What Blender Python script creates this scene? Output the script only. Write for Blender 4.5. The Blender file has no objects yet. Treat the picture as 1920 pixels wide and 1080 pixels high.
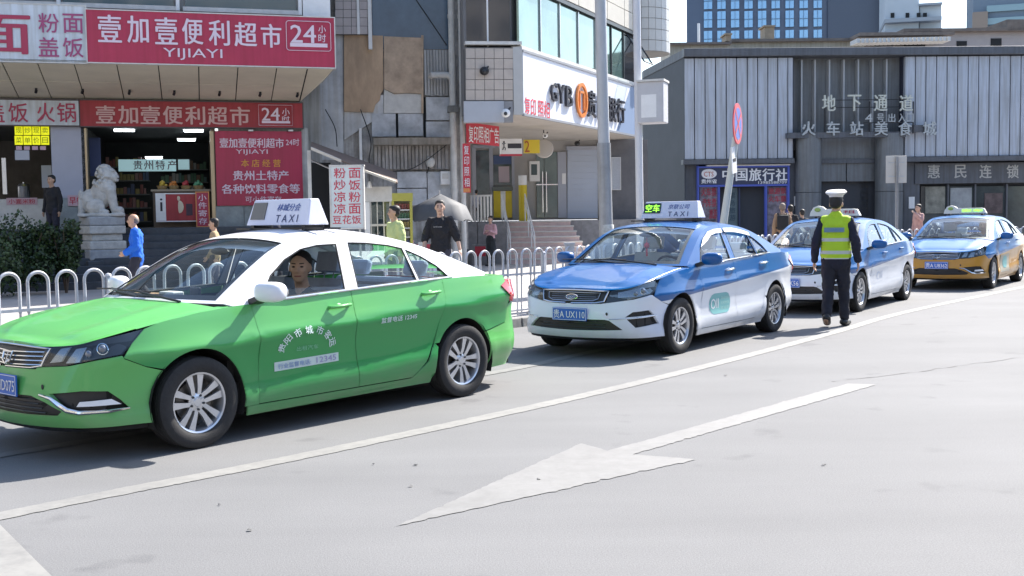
import bpy, bmesh, math, random
import numpy as np
from mathutils import Vector, Matrix, Quaternion
from mathutils.geometry import delaunay_2d_cdt
S = bpy.context.scene
COL = S.collection
R = math.radians
random.seed(7)

# ------------------------------------------------------------------ camera, sky, sun, exposure
CAM_F, CAM_PITCH, CAM_ROLL, CAM_H = 2069.6, 0.06305, -0.01464, 1.533
_cp, _sp = math.cos(CAM_PITCH), math.sin(CAM_PITCH)
CFW = Vector((0, _cp, -_sp)); _up = Vector((0, _sp, _cp)); _rt = Vector((1, 0, 0))
_c, _s = math.cos(CAM_ROLL), math.sin(CAM_ROLL)
CRT = _rt*_c + _up*_s; CUP = _up*_c - _rt*_s
cam_d = bpy.data.cameras.new('camera'); cam_d.sensor_width = 36; cam_d.lens = 36*CAM_F/1920
cam_d.clip_start = 0.1; cam_d.clip_end = 3000
cam = bpy.data.objects.new('camera', cam_d); COL.objects.link(cam)
m = Matrix((CRT, CUP, -CFW)).transposed().to_4x4(); m.translation = (0, 0, CAM_H); cam.matrix_world = m
S.camera = cam
SUN_AZ, SUN_EL = 46.5, 44.0        # azimuth measured from +X towards +Y
w = bpy.data.worlds.new('World'); S.world = w; w.use_nodes = True
nt = w.node_tree; nt.nodes.clear()
sky = nt.nodes.new('ShaderNodeTexSky'); sky.sky_type = 'NISHITA'; sky.sun_disc = False
sky.sun_elevation = R(SUN_EL); sky.sun_rotation = R(90-SUN_AZ)
sky.air_density = 1.0; sky.dust_density = 1.0; sky.ozone_density = 1.0
bg = nt.nodes.new('ShaderNodeBackground'); bg.inputs[1].default_value = 0.12
wo = nt.nodes.new('ShaderNodeOutputWorld')
nt.links.new(sky.outputs[0], bg.inputs[0]); nt.links.new(bg.outputs[0], wo.inputs[0])
sl = bpy.data.lights.new('sun', 'SUN'); sl.energy = 4.4; sl.angle = R(0.53); sl.color = (1, .94, .86)
so = bpy.data.objects.new('sun', sl); COL.objects.link(so)
sd = Vector((math.cos(R(SUN_AZ))*math.cos(R(SUN_EL)), math.sin(R(SUN_AZ))*math.cos(R(SUN_EL)), math.sin(R(SUN_EL))))
so.rotation_euler = sd.to_track_quat('Z', 'Y').to_euler(); so.location = (20, 20, 30)
S.view_settings.view_transform = 'Standard'; S.view_settings.look = 'None'
S.view_settings.exposure = 1.53; S.view_settings.gamma = 1.0; S.view_settings.use_curve_mapping = False
try:
    S.cycles.max_bounces = 8; S.cycles.transparent_max_bounces = 12
    S.cycles.caustics_reflective = False; S.cycles.caustics_refractive = False
except Exception: pass

# ------------------------------------------------------------------ pixel rays (used to measure the place)
def ray(px, py): return CFW + CRT*((px-960)/CAM_F) - CUP*((py-540)/CAM_F)
def G(px, py, z=0.0):
    r = ray(px, py); t = (z-CAM_H)/r.z; return Vector((0, 0, CAM_H)) + r*t
def at(px, py, Y):
    r = ray(px, py); return Vector((0, 0, CAM_H)) + r*(Y/r.y)

# ------------------------------------------------------------------ materials
MATS = {}
def mat(name, col, rough=.6, metal=0., var=0., scale=4., bump=0., coat=0., emit=None, stretch=None, col2=None, spec=.5, bscale=None, streak=0.):
    if name in MATS: return MATS[name]
    M = bpy.data.materials.new(name); M.use_nodes = True; N = M.node_tree; n = N.nodes; L = N.links
    b = n['Principled BSDF']
    c = (*col, 1) if len(col) == 3 else col
    b.inputs['Base Color'].default_value = c; b.inputs['Roughness'].default_value = rough
    b.inputs['Metallic'].default_value = metal; b.inputs['Coat Weight'].default_value = coat
    b.inputs['Coat Roughness'].default_value = .06; b.inputs['Specular IOR Level'].default_value = spec
    if emit: b.inputs['Emission Color'].default_value = (*emit[:3], 1); b.inputs['Emission Strength'].default_value = emit[3]
    if var or bump or col2 or streak:
        tc = n.new('ShaderNodeTexCoord'); mp = n.new('ShaderNodeMapping'); L.new(tc.outputs['Object'], mp.inputs[0])
        if stretch: mp.inputs['Scale'].default_value = stretch
        no = n.new('ShaderNodeTexNoise'); no.inputs['Scale'].default_value = scale; no.inputs['Detail'].default_value = 8; no.inputs['Roughness'].default_value = .65
        L.new(mp.outputs[0], no.inputs[0])
        if var or col2:
            rp = n.new('ShaderNodeValToRGB'); rp.color_ramp.elements[0].position = .3; rp.color_ramp.elements[1].position = .72
            k = 1-var; c2 = col2 or (min(1, col[0]*(1+var*.5)), min(1, col[1]*(1+var*.5)), min(1, col[2]*(1+var*.5)))
            rp.color_ramp.elements[0].color = (col[0]*k, col[1]*k, col[2]*k, 1); rp.color_ramp.elements[1].color = (*c2, 1)
            L.new(no.outputs[0], rp.inputs[0]); out = rp.outputs[0]
            if streak:
                m2 = n.new('ShaderNodeMapping'); m2.inputs['Scale'].default_value = (9, 9, .5); L.new(tc.outputs['Object'], m2.inputs[0])
                n2 = n.new('ShaderNodeTexNoise'); n2.inputs['Scale'].default_value = 1.2; n2.inputs['Detail'].default_value = 5; L.new(m2.outputs[0], n2.inputs[0])
                r2 = n.new('ShaderNodeValToRGB'); r2.color_ramp.elements[0].position = .35; r2.color_ramp.elements[1].position = .6
                v = 1-streak; r2.color_ramp.elements[0].color = (v, v*.97, v*.92, 1); r2.color_ramp.elements[1].color = (1, 1, 1, 1)
                L.new(n2.outputs[0], r2.inputs[0])
                mx = n.new('ShaderNodeMix'); mx.data_type = 'RGBA'; mx.blend_type = 'MULTIPLY'; mx.inputs[0].default_value = 1
                L.new(out, mx.inputs[6]); L.new(r2.outputs[0], mx.inputs[7]); out = mx.outputs[2]
            L.new(out, b.inputs['Base Color'])
        if bump:
            bn = n.new('ShaderNodeTexNoise'); bn.inputs['Scale'].default_value = bscale or scale*4; bn.inputs['Detail'].default_value = 6; L.new(mp.outputs[0], bn.inputs[0])
            bp = n.new('ShaderNodeBump'); bp.inputs['Strength'].default_value = bump; bp.inputs['Distance'].default_value = .02
            L.new(bn.outputs[0], bp.inputs['Height']); L.new(bp.outputs[0], b.inputs['Normal'])
    MATS[name] = M; return M

def glass_mat(name, tint, refl=1.0, rough=.0):
    if name in MATS: return MATS[name]
    M = bpy.data.materials.new(name); M.use_nodes = True; N = M.node_tree; n = N.nodes; L = N.links; n.clear()
    o = n.new('ShaderNodeOutputMaterial'); t = n.new('ShaderNodeBsdfTransparent'); t.inputs[0].default_value = (*tint, 1)
    g = n.new('ShaderNodeBsdfGlossy'); g.inputs['Roughness'].default_value = rough; g.inputs[0].default_value = (.95, .98, 1, 1)
    f = n.new('ShaderNodeLayerWeight'); f.inputs[0].default_value = .5
    pw = n.new('ShaderNodeMath'); pw.operation = 'POWER'; pw.inputs[1].default_value = 4.5; L.new(f.outputs['Facing'], pw.inputs[0])
    mu = n.new('ShaderNodeMath'); mu.operation = 'MULTIPLY_ADD'; mu.inputs[1].default_value = .92*refl; mu.inputs[2].default_value = .045*refl; mu.use_clamp = True
    L.new(pw.outputs[0], mu.inputs[0]); mx = n.new('ShaderNodeMixShader')
    L.new(mu.outputs[0], mx.inputs[0]); L.new(t.outputs[0], mx.inputs[1]); L.new(g.outputs[0], mx.inputs[2]); L.new(mx.outputs[0], o.inputs[0])
    MATS[name] = M; return M

# ------------------------------------------------------------------ objects
def link(o, parent=None):
    COL.objects.link(o)
    if parent is not None: o.parent = parent
    return o
def thing(name, label, cat, loc=(0, 0, 0), rz=0, group=None):
    o = bpy.data.objects.new(name, None); o.empty_display_size = .2; o.location = loc; o.rotation_euler = (0, 0, rz)
    link(o); return tag(o, label, cat, group)
def tag(o, label=None, cat=None, group=None, kind=None):
    if label: o['label'] = label
    if cat: o['category'] = cat
    if group: o['group'] = group
    if kind: o['kind'] = kind
    return o
def mesh_obj(name, V, F, m, parent=None, smooth=False, mi=None, angle=None):
    me = bpy.data.meshes.new(name); me.from_pydata([tuple(v) for v in V], [], F); me.update()
    for x in (m if isinstance(m, (list, tuple)) else [m]): me.materials.append(x)
    if mi: me.polygons.foreach_set('material_index', mi)
    if smooth: me.polygons.foreach_set('use_smooth', [True]*len(F))
    if angle: me.set_sharp_from_angle(angle=R(angle))
    return link(bpy.data.objects.new(name, me), parent)

class MB:
    """collects simple solids, then links them as one mesh object"""
    def __init__(s): s.V = []; s.F = []; s.I = []
    def add(s, V, F, mi=0):
        o = len(s.V); s.V += [Vector(v) for v in V]; s.F += [tuple(i+o for i in f) for f in F]; s.I += [mi]*len(F); return s
    def hexa(s, P, mi=0):   # 8 pts: bottom 4 ccw, top 4
        return s.add(P, [(3, 2, 1, 0), (4, 5, 6, 7), (0, 1, 5, 4), (1, 2, 6, 5), (2, 3, 7, 6), (3, 0, 4, 7)], mi)
    def box(s, x0, x1, y0, y1, z0, z1, mi=0, M=None):
        P = [Vector(p) for p in ((x0, y0, z0), (x1, y0, z0), (x1, y1, z0), (x0, y1, z0), (x0, y0, z1), (x1, y0, z1), (x1, y1, z1), (x0, y1, z1))]
        if M: P = [M @ p for p in P]
        return s.hexa(P, mi)
    def fbox(s, fr, u0, u1, z0, z1, o0, o1, mi=0):   # box in a facade frame
        P = [fr.P(u, z, o) for z in (z0, z1) for (u, o) in ((u0, o1), (u1, o1), (u1, o0), (u0, o0))]
        return s.hexa(P, mi)
    def tube(s, pts, r, n=8, mi=0, cap=True, r2=None):
        pts = [Vector(p) for p in pts]; V = []; F = []; k = len(pts); up = None
        for i, p in enumerate(pts):
            t = (pts[min(i+1, k-1)]-pts[max(i-1, 0)]).normalized()
            if up is None:
                up = Vector((0, 0, 1)) if abs(t.z) < .9 else Vector((1, 0, 0))
            a = t.cross(up).normalized(); b = a.cross(t).normalized(); up = b
            rr = r if r2 is None else r+(r2-r)*i/(k-1)
            if isinstance(r, (list, tuple)): rr = r[i]
            for j in range(n):
                th = 2*math.pi*j/n; V.append(p+a*math.cos(th)*rr+b*math.sin(th)*rr)
        for i in range(k-1):
            for j in range(n):
                j2 = (j+1) % n; F.append((i*n+j, i*n+j2, (i+1)*n+j2, (i+1)*n+j))
        if cap: F.append(tuple(range(n-1, -1, -1))); F.append(tuple(range((k-1)*n, k*n)))
        return s.add(V, F, mi)
    def lathe(s, prof, n=24, M=None, mi=0, cap=False):   # prof (r,z) about z
        V = []; F = []; k = len(prof)
        for (r, z) in prof:
            for j in range(n):
                th = 2*math.pi*j/n; v = Vector((r*math.cos(th), r*math.sin(th), z)); V.append(M @ v if M else v)
        for i in range(k-1):
            for j in range(n):
                j2 = (j+1) % n; F.append((i*n+j, i*n+j2, (i+1)*n+j2, (i+1)*n+j))
        if cap: F.append(tuple(range(n-1, -1, -1))); F.append(tuple(range((k-1)*n, k*n)))
        return s.add(V, F, mi)
    def ell(s, c, r, n=10, mi=0, M=None, pw=1.):
        V = []; F = []; k = n//2+1; c = Vector(c)
        for i in range(k+1):
            ph = math.pi*i/k
            for j in range(n):
                th = 2*math.pi*j/n
                pf = lambda q: math.copysign(abs(q)**pw, q)
                v = Vector((r[0]*pf(math.sin(ph))*pf(math.cos(th)), r[1]*pf(math.sin(ph))*pf(math.sin(th)), r[2]*pf(math.cos(ph))))
                V.append(c+(M @ v if M else v))
        for i in range(k):
            for j in range(n): F.append((i*n+j, (i+1)*n+j, (i+1)*n+(j+1) % n, i*n+(j+1) % n))
        return s.add(V, F, mi)
    def prism(s, poly, d0, d1, fr, mi=0):   # polygon in (u,z) of frame fr, extruded between outs
        n = len(poly); V = [fr.P(u, z, d1) for u, z in poly]+[fr.P(u, z, d0) for u, z in poly]
        F = [tuple(range(n)), tuple(range(2*n-1, n-1, -1))]+[(i, i+n, (i+1) % n+n, (i+1) % n) for i in range(n)]
        return s.add(V, F, mi)
    def make(s, name, m, parent=None, smooth=False, angle=None, bevel=0):
        if smooth and angle is None: angle = 40
        o = mesh_obj(name, s.V, s.F, m, parent, smooth, s.I if isinstance(m, (list, tuple)) else None, angle if smooth else None)
        if bevel:
            b = o.modifiers.new('bevel', 'BEVEL'); b.width = bevel; b.segments = 2; b.limit_method = 'ANGLE'; b.angle_limit = R(40)
        return o

class Frame:
    """vertical plane: origin, heading of its u axis (degrees from +X), out = towards the viewer"""
    def __init__(s, o, ang):
        s.o = Vector((o[0], o[1], 0)); a = R(ang); s.u = Vector((math.cos(a), math.sin(a), 0)); s.n = Vector((math.sin(a), -math.cos(a), 0)); s.ang = a
    def P(s, u, z, out=0): return s.o+s.u*u+s.n*out+Vector((0, 0, z))
    def uz(s, px, py, out=0):
        r = ray(px, py); O = Vector((0, 0, CAM_H)); t = (s.o+s.n*out-O).dot(s.n)/r.dot(s.n); p = O+r*t
        return (p-s.o).dot(s.u), p.z
    def rect(s, x0, y0, x1, y1, out=0):
        ym = (y0+y1)/2; xm = (x0+x1)/2
        return s.uz(x0, ym, out)[0], s.uz(x1, ym, out)[0], s.uz(xm, y1, out)[1], s.uz(xm, y0, out)[1]

def text(name, string, fr, u, z, w, h, m, parent=None, out=.02, bold=0., ext=0., shear=0., rot=0., mat4=None, sp=1.0, fit=True):
    """lettering centred at (u,z) in frame fr, fitted to w x h"""
    cu = bpy.data.curves.new(name, 'FONT'); cu.body = string; cu.size = 1;  cu.extrude = 0; cu.shear = shear
    cu.resolution_u = 2; cu.space_character = sp; cu.align_x = 'CENTER'
    o = bpy.data.objects.new(name, cu); COL.objects.link(o)
    dg = bpy.context.evaluated_depsgraph_get(); me = bpy.data.meshes.new_from_object(o.evaluated_get(dg)); bpy.data.objects.remove(o)
    n = len(me.vertices); co = np.empty(n*3); me.vertices.foreach_get('co', co); co = co.reshape(-1, 3)
    if n == 0: return None
    mn = co.min(0); mx = co.max(0); ce = (mn+mx)/2; sz = mx-mn
    k = np.array([w/max(sz[0], 1e-6), h/max(sz[1], 1e-6)]) if fit else np.array([h, h])
    xy = (co[:, :2]-ce[:2])*k
    if rot: c, s_ = math.cos(rot), math.sin(rot); xy = np.stack([xy[:, 0]*c-xy[:, 1]*s_, xy[:, 0]*s_+xy[:, 1]*c], 1)
    if mat4 is None:
        P = np.array(fr.P(u, z, out)); U = np.array(fr.u); Z = np.array((0, 0, 1.)); Nn = np.array(fr.n)
    else:
        P = np.array(mat4.translation); U = np.array(mat4.col[0][:3]); Z = np.array(mat4.col[1][:3]); Nn = np.array(mat4.col[2][:3])
    F0 = [tuple(p.vertices) for p in me.polygons]; F = []; Vs = []
    b_ = bold*.42*max(1e-6, min(w/max(1, len(string)), h) if fit else h); offs = [(0, 0)]
    if bold: offs = [(0, 0), (b_, 0), (-b_, 0), (0, b_), (0, -b_)] if bold < .025 else [(0, 0), (b_, 0), (-b_, 0), (0, b_*.8), (0, -b_*.8), (b_*1.9, 0), (-b_*1.9, 0)]
    for k_, (ox, oy) in enumerate(offs):
        Vs.append(P+(xy[:, :1]+ox)*U+(xy[:, 1:]+oy)*Z-Nn*(.0004*k_)); F += [tuple(i+k_*n for i in f) for f in F0]
    V = np.concatenate(Vs)
    if ext:
        bm = bmesh.new(); bm.from_mesh(me)
        be = [(e.verts[0].index, e.verts[1].index) for e in bm.edges if len(e.link_faces) == 1]; bm.free()
        q_ = len(V); V2 = V-Nn*ext; V = np.concatenate([V, V2])
        for k_ in range(len(offs)): F += [(a+k_*n, b+k_*n, b+q_+k_*n, a+q_+k_*n) for a, b in be]
    bpy.data.meshes.remove(me)
    return mesh_obj(name, V, F, m, parent)

def vtext(name, string, fr, u, z0, z1, w, m, parent=None, out=.02, bold=0., fill=.82, mat4=None):
    """vertical column of characters"""
    k = len(string); s = (z1-z0)/k
    for i, ch in enumerate(string):
        if ch != ' ': text('character', ch, fr, u, z1-(i+.5)*s, w, s*fill, m, parent, out, bold)

M_ = dict(
 white=mat('white_paint', (.78, .78, .77), .45, var=.08, scale=6),
 offwhite=mat('aged_white', (.62, .61, .58), .6, var=.18, scale=5, bump=.1),
 black=mat('black_plastic', (.015, .015, .017), .45),
 dark=mat('dark_void', (.02, .021, .023), .9),
 chrome=mat('chrome', (.75, .76, .78), .12, metal=1.),
 steel=mat('steel', (.55, .56, .58), .3, metal=1., var=.1, scale=20),
 rubber=mat('rubber', (.022, .022, .024), .8, var=.3, scale=30, bump=.15),
 red=mat('red_print', (.45, .03, .05), .5),
 redtx=mat('red_lettering', (.5, .03, .06), .5),
 whitetx=mat('white_lettering', (.82, .82, .84), .5),
 yellow=mat('yellow_print', (.75, .55, .02), .5),
 blackT=mat('dark_lettering', (.02, .02, .03), .5),
 bluetx=mat('blue_lettering', (.03, .09, .35), .5),
)
# ================================================================== the saloon car
def crom(P, n=12):
    P = [np.array(p, float) for p in P]; P = [2*P[0]-P[1]]+P+[2*P[-1]-P[-2]]; out = []
    for i in range(1, len(P)-2):
        for k in range(n):
            t = k/n; a, b, c, d = P[i-1:i+3]
            out.append(.5*((2*b)+(-a+c)*t+(2*a-5*b+4*c-d)*t*t+(-a+3*b-3*c+d)*t**3))
    out.append(P[-2]); return np.array(out)
PLAN = crom([(2.27, 0), (2.25, .28), (2.175, .56), (2.03, .745), (1.78, .835), (1.4, .872), (.6, .892), (-.4, .895), (-1.325, .883), (-1.85, .845), (-2.13, .76), (-2.29, .54), (-2.355, .27), (-2.37, 0)], 14)
_sg = np.r_[0, np.cumsum(np.linalg.norm(np.diff(PLAN, axis=0), axis=1))]
_tn = np.gradient(PLAN, axis=0); _tn /= np.linalg.norm(_tn, axis=1)[:, None]
_nm = np.stack([-_tn[:, 1], _tn[:, 0]], 1)*-1
_nm = np.where(((_nm*PLAN).sum(1) < 0)[:, None], -_nm, _nm); _nm[0] = (1, 0); _nm[-1] = (-1, 0)
AMAX = _sg[-1]
def A(x): return float(np.interp(-x, -PLAN[:, 0], _sg))
def sm(x, a, b):
    t = np.clip((x-a)/(b-a), 0, 1); return t*t*(3-2*t)
_Tx = [-2.37, -2.2, -1.95, -1.6, -1.1, -.5, 0, .5, .85, 1.05, 1.3, 1.55, 1.8, 2.0, 2.12, 2.2, 2.27]
_Tz = [.985, 1.0, 1.02, 1.035, 1.03, 1.01, .99, .968, .952, .945, .92, .885, .84, .80, .775, .762, .752]
def Tz(x): return np.interp(x, _Tx, _Tz)
_zt = np.arange(.05, 1.25, .004)
def _smooth(xs, ys, sg):
    v = np.interp(_zt, xs, ys); k = np.exp(-.5*(np.arange(-24, 25)*.004/sg)**2); k /= k.sum(); return np.convolve(np.pad(v, 24, mode='edge'), k, 'valid')
_dS = _smooth([.14, .2, .27, .34, .42, .52, .62, .70, .735, .76, .80, .86, .95, 1.1], [.075, .03, .008, .002, .020, .022, .014, -.002, -.014, -.004, .012, .028, .05, .10], .013)
_dF = _smooth([.16, .2, .26, .34, .42, .5, .56, .60, .66, .72, .76, .80, .86], [.12, .05, .015, .0, .002, .015, .028, .04, .055, .075, .105, .15, .24], .018)
_dR = _smooth([.16, .24, .32, .5, .60, .66, .8, .92, 1.0, 1.05], [.16, .05, 0, 0, .015, .05, .055, .07, .06, .09], .018)
def W(a, z, d=0.):
    """outer skin of the lower body: a = arc length from the nose round the left side (negative: right side)"""
    a = np.asarray(a, float); z = np.asarray(z, float); sg = np.where(a < 0, -1., 1.); aa = np.abs(a)
    px = np.interp(aa, _sg, PLAN[:, 0]); py = np.interp(aa, _sg, PLAN[:, 1]); nx = np.interp(aa, _sg, _nm[:, 0]); ny = np.interp(aa, _sg, _nm[:, 1])
    wf = 1-sm(aa, .55, 1.05); wr = sm(aa, AMAX-1.0, AMAX-.5); ws = 1-wf-wr
    zz = z-(-px+.3)*.045
    ds = np.interp(zz, _zt, _dS); df = np.interp(z, _zt, _dF); dr = np.interp(z, _zt, _dR)
    # wheel-arch flares
    fl = 0.
    for cx in (1.325, -1.325):
        rr = np.sqrt((px-cx)**2+(z-.32)**2); fl = fl+.010*np.exp(-((rr-.37)/.09)**2)*ws
    dd = wf*df+ws*ds+wr*dr-fl+d
    return np.stack([px-nx*dd, sg*(py-ny*dd), z+0*px], -1)
def Yg(x, z): # greenhouse side surface
    h = z-Tz(x); return .842-.50*h-.02*np.clip(h, 0, 1)**2-.05*sm(-x, .7, 1.8)-.03*sm(x, .5, 1.1)
def GS(x, z, d=0., s=1):
    return np.stack([x, s*(Yg(x, z)-d), z-.4*d], -1)
_RX = crom([(1.06, .965), (.86, 1.085), (.66, 1.205), (.46, 1.31), (.25, 1.38), (0, 1.412), (-.3, 1.418), (-.6, 1.395), (-.9, 1.335), (-1.2, 1.245), (-1.5, 1.14), (-1.72, 1.055)], 8)
_rs = np.r_[0, np.cumsum(np.linalg.norm(np.diff(_RX, axis=0), axis=1))]; RMAX = _rs[-1]
def RA(x): return float(np.interp(-x, -_RX[:, 0], _rs))
def TS(r, v, d=0.): # top shell: r along the rail, v across
    r = np.asarray(r, float); v = np.asarray(v, float)
    x = np.interp(r, _rs, _RX[:, 0]); z = np.interp(r, _rs, _RX[:, 1]); y = Yg(x, z)
    q = 1-np.abs(v)**2.3
    bow = .20*sm(x, .1, 1.0)-.17*sm(-x, .7, 1.6); cr = .058-.045*sm(x, .2, 1.05)-.04*sm(-x, .8, 1.7)
    P = np.stack([x+bow*q, v*(y-.0*d), z+cr*q], -1)
    sl_x = .55*sm(x, .1, .7)-.4*sm(-x, .7, 1.2); nn = np.stack([sl_x, .35*v, 1+0*x], -1); nn /= np.linalg.norm(nn, axis=-1)[..., None]
    return P-nn*d
def DK(a, v, d=0.): # bonnet / boot deck between the two shoulder lines
    a = np.asarray(a, float); v = np.asarray(v, float); x0 = np.interp(a, _sg, PLAN[:, 0]); E = W(a, Tz(x0))
    cr = np.where(x0 > 0, .012+.05*sm(-x0, -2.25, -1.1), .02)
    ridge = .010*np.exp(-((np.abs(v)-.62)/.10)**2)*sm(x0, 1.0, 1.5)*(1-sm(x0, 2.0, 2.25))
    return np.stack([E[..., 0], v*E[..., 1], E[..., 2]+cr*(1-np.abs(v)**2.2)+ridge-d], -1)

def inpoly(P, poly):
    x, y = P[:, 0], P[:, 1]; r = np.zeros(len(P), bool); n = len(poly)
    for i in range(n):
        x1, y1 = poly[i]; x2, y2 = poly[(i+1) % n]
        if y1 == y2: continue
        c = ((y1 > y) != (y2 > y)) & (x < (x2-x1)*(y-y1)/(y2-y1)+x1); r ^= c
    return r
def resample(poly, st):
    out = []
    for i in range(len(poly)):
        a = np.array(poly[i], float); b = np.array(poly[(i+1) % len(poly)], float); k = max(1, int(math.ceil(np.linalg.norm(b-a)/st)))
        out += [a+(b-a)*j/k for j in range(k)]
    return np.array(out)
def patch(poly, f, step=.05, holes=(), rim=.014, d=0.):
    """cut polygon out of a parametric skin -> (V,F); rim gives the sheet its folded edge"""
    loops = [resample(poly, step)]+[resample(h, step) for h in holes]
    pts = np.concatenate(loops); edges = []; o = 0
    for l in loops:
        n = len(l); edges += [(o+i, o+(i+1) % n) for i in range(n)]; o += n
    mn = loops[0].min(0); mx = loops[0].max(0)
    gx, gy = np.meshgrid(np.arange(mn[0]+step*.5, mx[0], step), np.arange(mn[1]+step*.5, mx[1], step)); g = np.stack([gx.ravel(), gy.ravel()], 1)
    if len(g):
        k = inpoly(g, loops[0])
        for h in loops[1:]: k &= ~inpoly(g, h)
        g = g[k]
        if len(g):
            dm = np.min(np.linalg.norm(g[:, None]-pts[None], axis=2), axis=1); g = g[dm > step*.45]
    al = np.concatenate([pts, g]) if len(g) else pts
    res = delaunay_2d_cdt([Vector(p) for p in al], edges, [], 0, 1e-6)
    V2 = np.array([tuple(v) for v in res[0]]); F = [tuple(t) for t in res[2]]
    cen = np.array([V2[list(t)].mean(0) for t in F]); k = inpoly(cen, loops[0])
    for h in loops[1:]: k &= ~inpoly(cen, h)
    F = [t for t, q in zip(F, k) if q]
    V = f(V2[:, 0], V2[:, 1], d)
    # orient outward using the depth direction
    Vi = f(V2[:, 0], V2[:, 1], d+max(rim, .004)); out = V-Vi
    F3 = []
    for t in F:
        n = np.cross(V[t[1]]-V[t[0]], V[t[2]]-V[t[0]]); F3.append(t if n@out[t[0]] > 0 else t[::-1])
    e_ = 1e-2
    U1 = f(V2[:, 0]+e_, V2[:, 1], d)-f(V2[:, 0]-e_, V2[:, 1], d); U2 = f(V2[:, 0], V2[:, 1]+e_, d)-f(V2[:, 0], V2[:, 1]-e_, d)
    NN = np.cross(U1, U2); ln = np.linalg.norm(NN, axis=1); ok = ln > 1e-12; NN[ok] /= ln[ok][:, None]; NN[~ok] = out[~ok]/np.maximum(np.linalg.norm(out[~ok], axis=1), 1e-9)[:, None]
    NN *= np.where((NN*out).sum(1) < 0, -1., 1.)[:, None]; NN = list(NN)
    V = list(V)
    if rim:
        cnt = {}
        for t in F3:
            for i in range(len(t)):
                a, b = t[i], t[(i+1) % len(t)]; cnt[(a, b)] = 1
        be = [(a, b) for (a, b) in cnt if (b, a) not in cnt]
        for a, b in be:
            o = len(V); V += [V[a], V[b], Vi[b], Vi[a]]; NN += [NN[a], NN[b], NN[b], NN[a]]; F3.append((o+1, o, o+3, o+2))
    return np.array(V), F3, np.array(NN)
class PB: # joins patches
    def __init__(s): s.V = []; s.F = []; s.I = []; s.N = []; s.n = 0
    def add(s, VF, mi=0, mirror=False):
        V, F, Nn = VF
        if mirror: V = V*np.array([1, -1, 1]); Nn = Nn*np.array([1, -1, 1]); F = [t[::-1] for t in F]
        s.V.append(V); s.N.append(Nn); s.F += [tuple(i+s.n for i in t) for t in F]; s.I += [mi]*len(F); s.n += len(V); return s
    def make(s, name, m, parent, merge=True, angle=32):
        o = mesh_obj(name, np.concatenate(s.V), s.F, m, parent, True, s.I if isinstance(m, (list, tuple)) else None)
        o.data.normals_split_custom_set_from_vertices([tuple(v) for v in np.concatenate(s.N)]); return o
def arc(cx, cz, r, a0, a1, n=18): return [(cx+r*math.cos(R(a0+(a1-a0)*i/n)), cz+r*math.sin(R(a0+(a1-a0)*i/n))) for i in range(n+1)]
def sideA(poly): return [(A(x), z) for x, z in poly]
ARCH = .365

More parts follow.
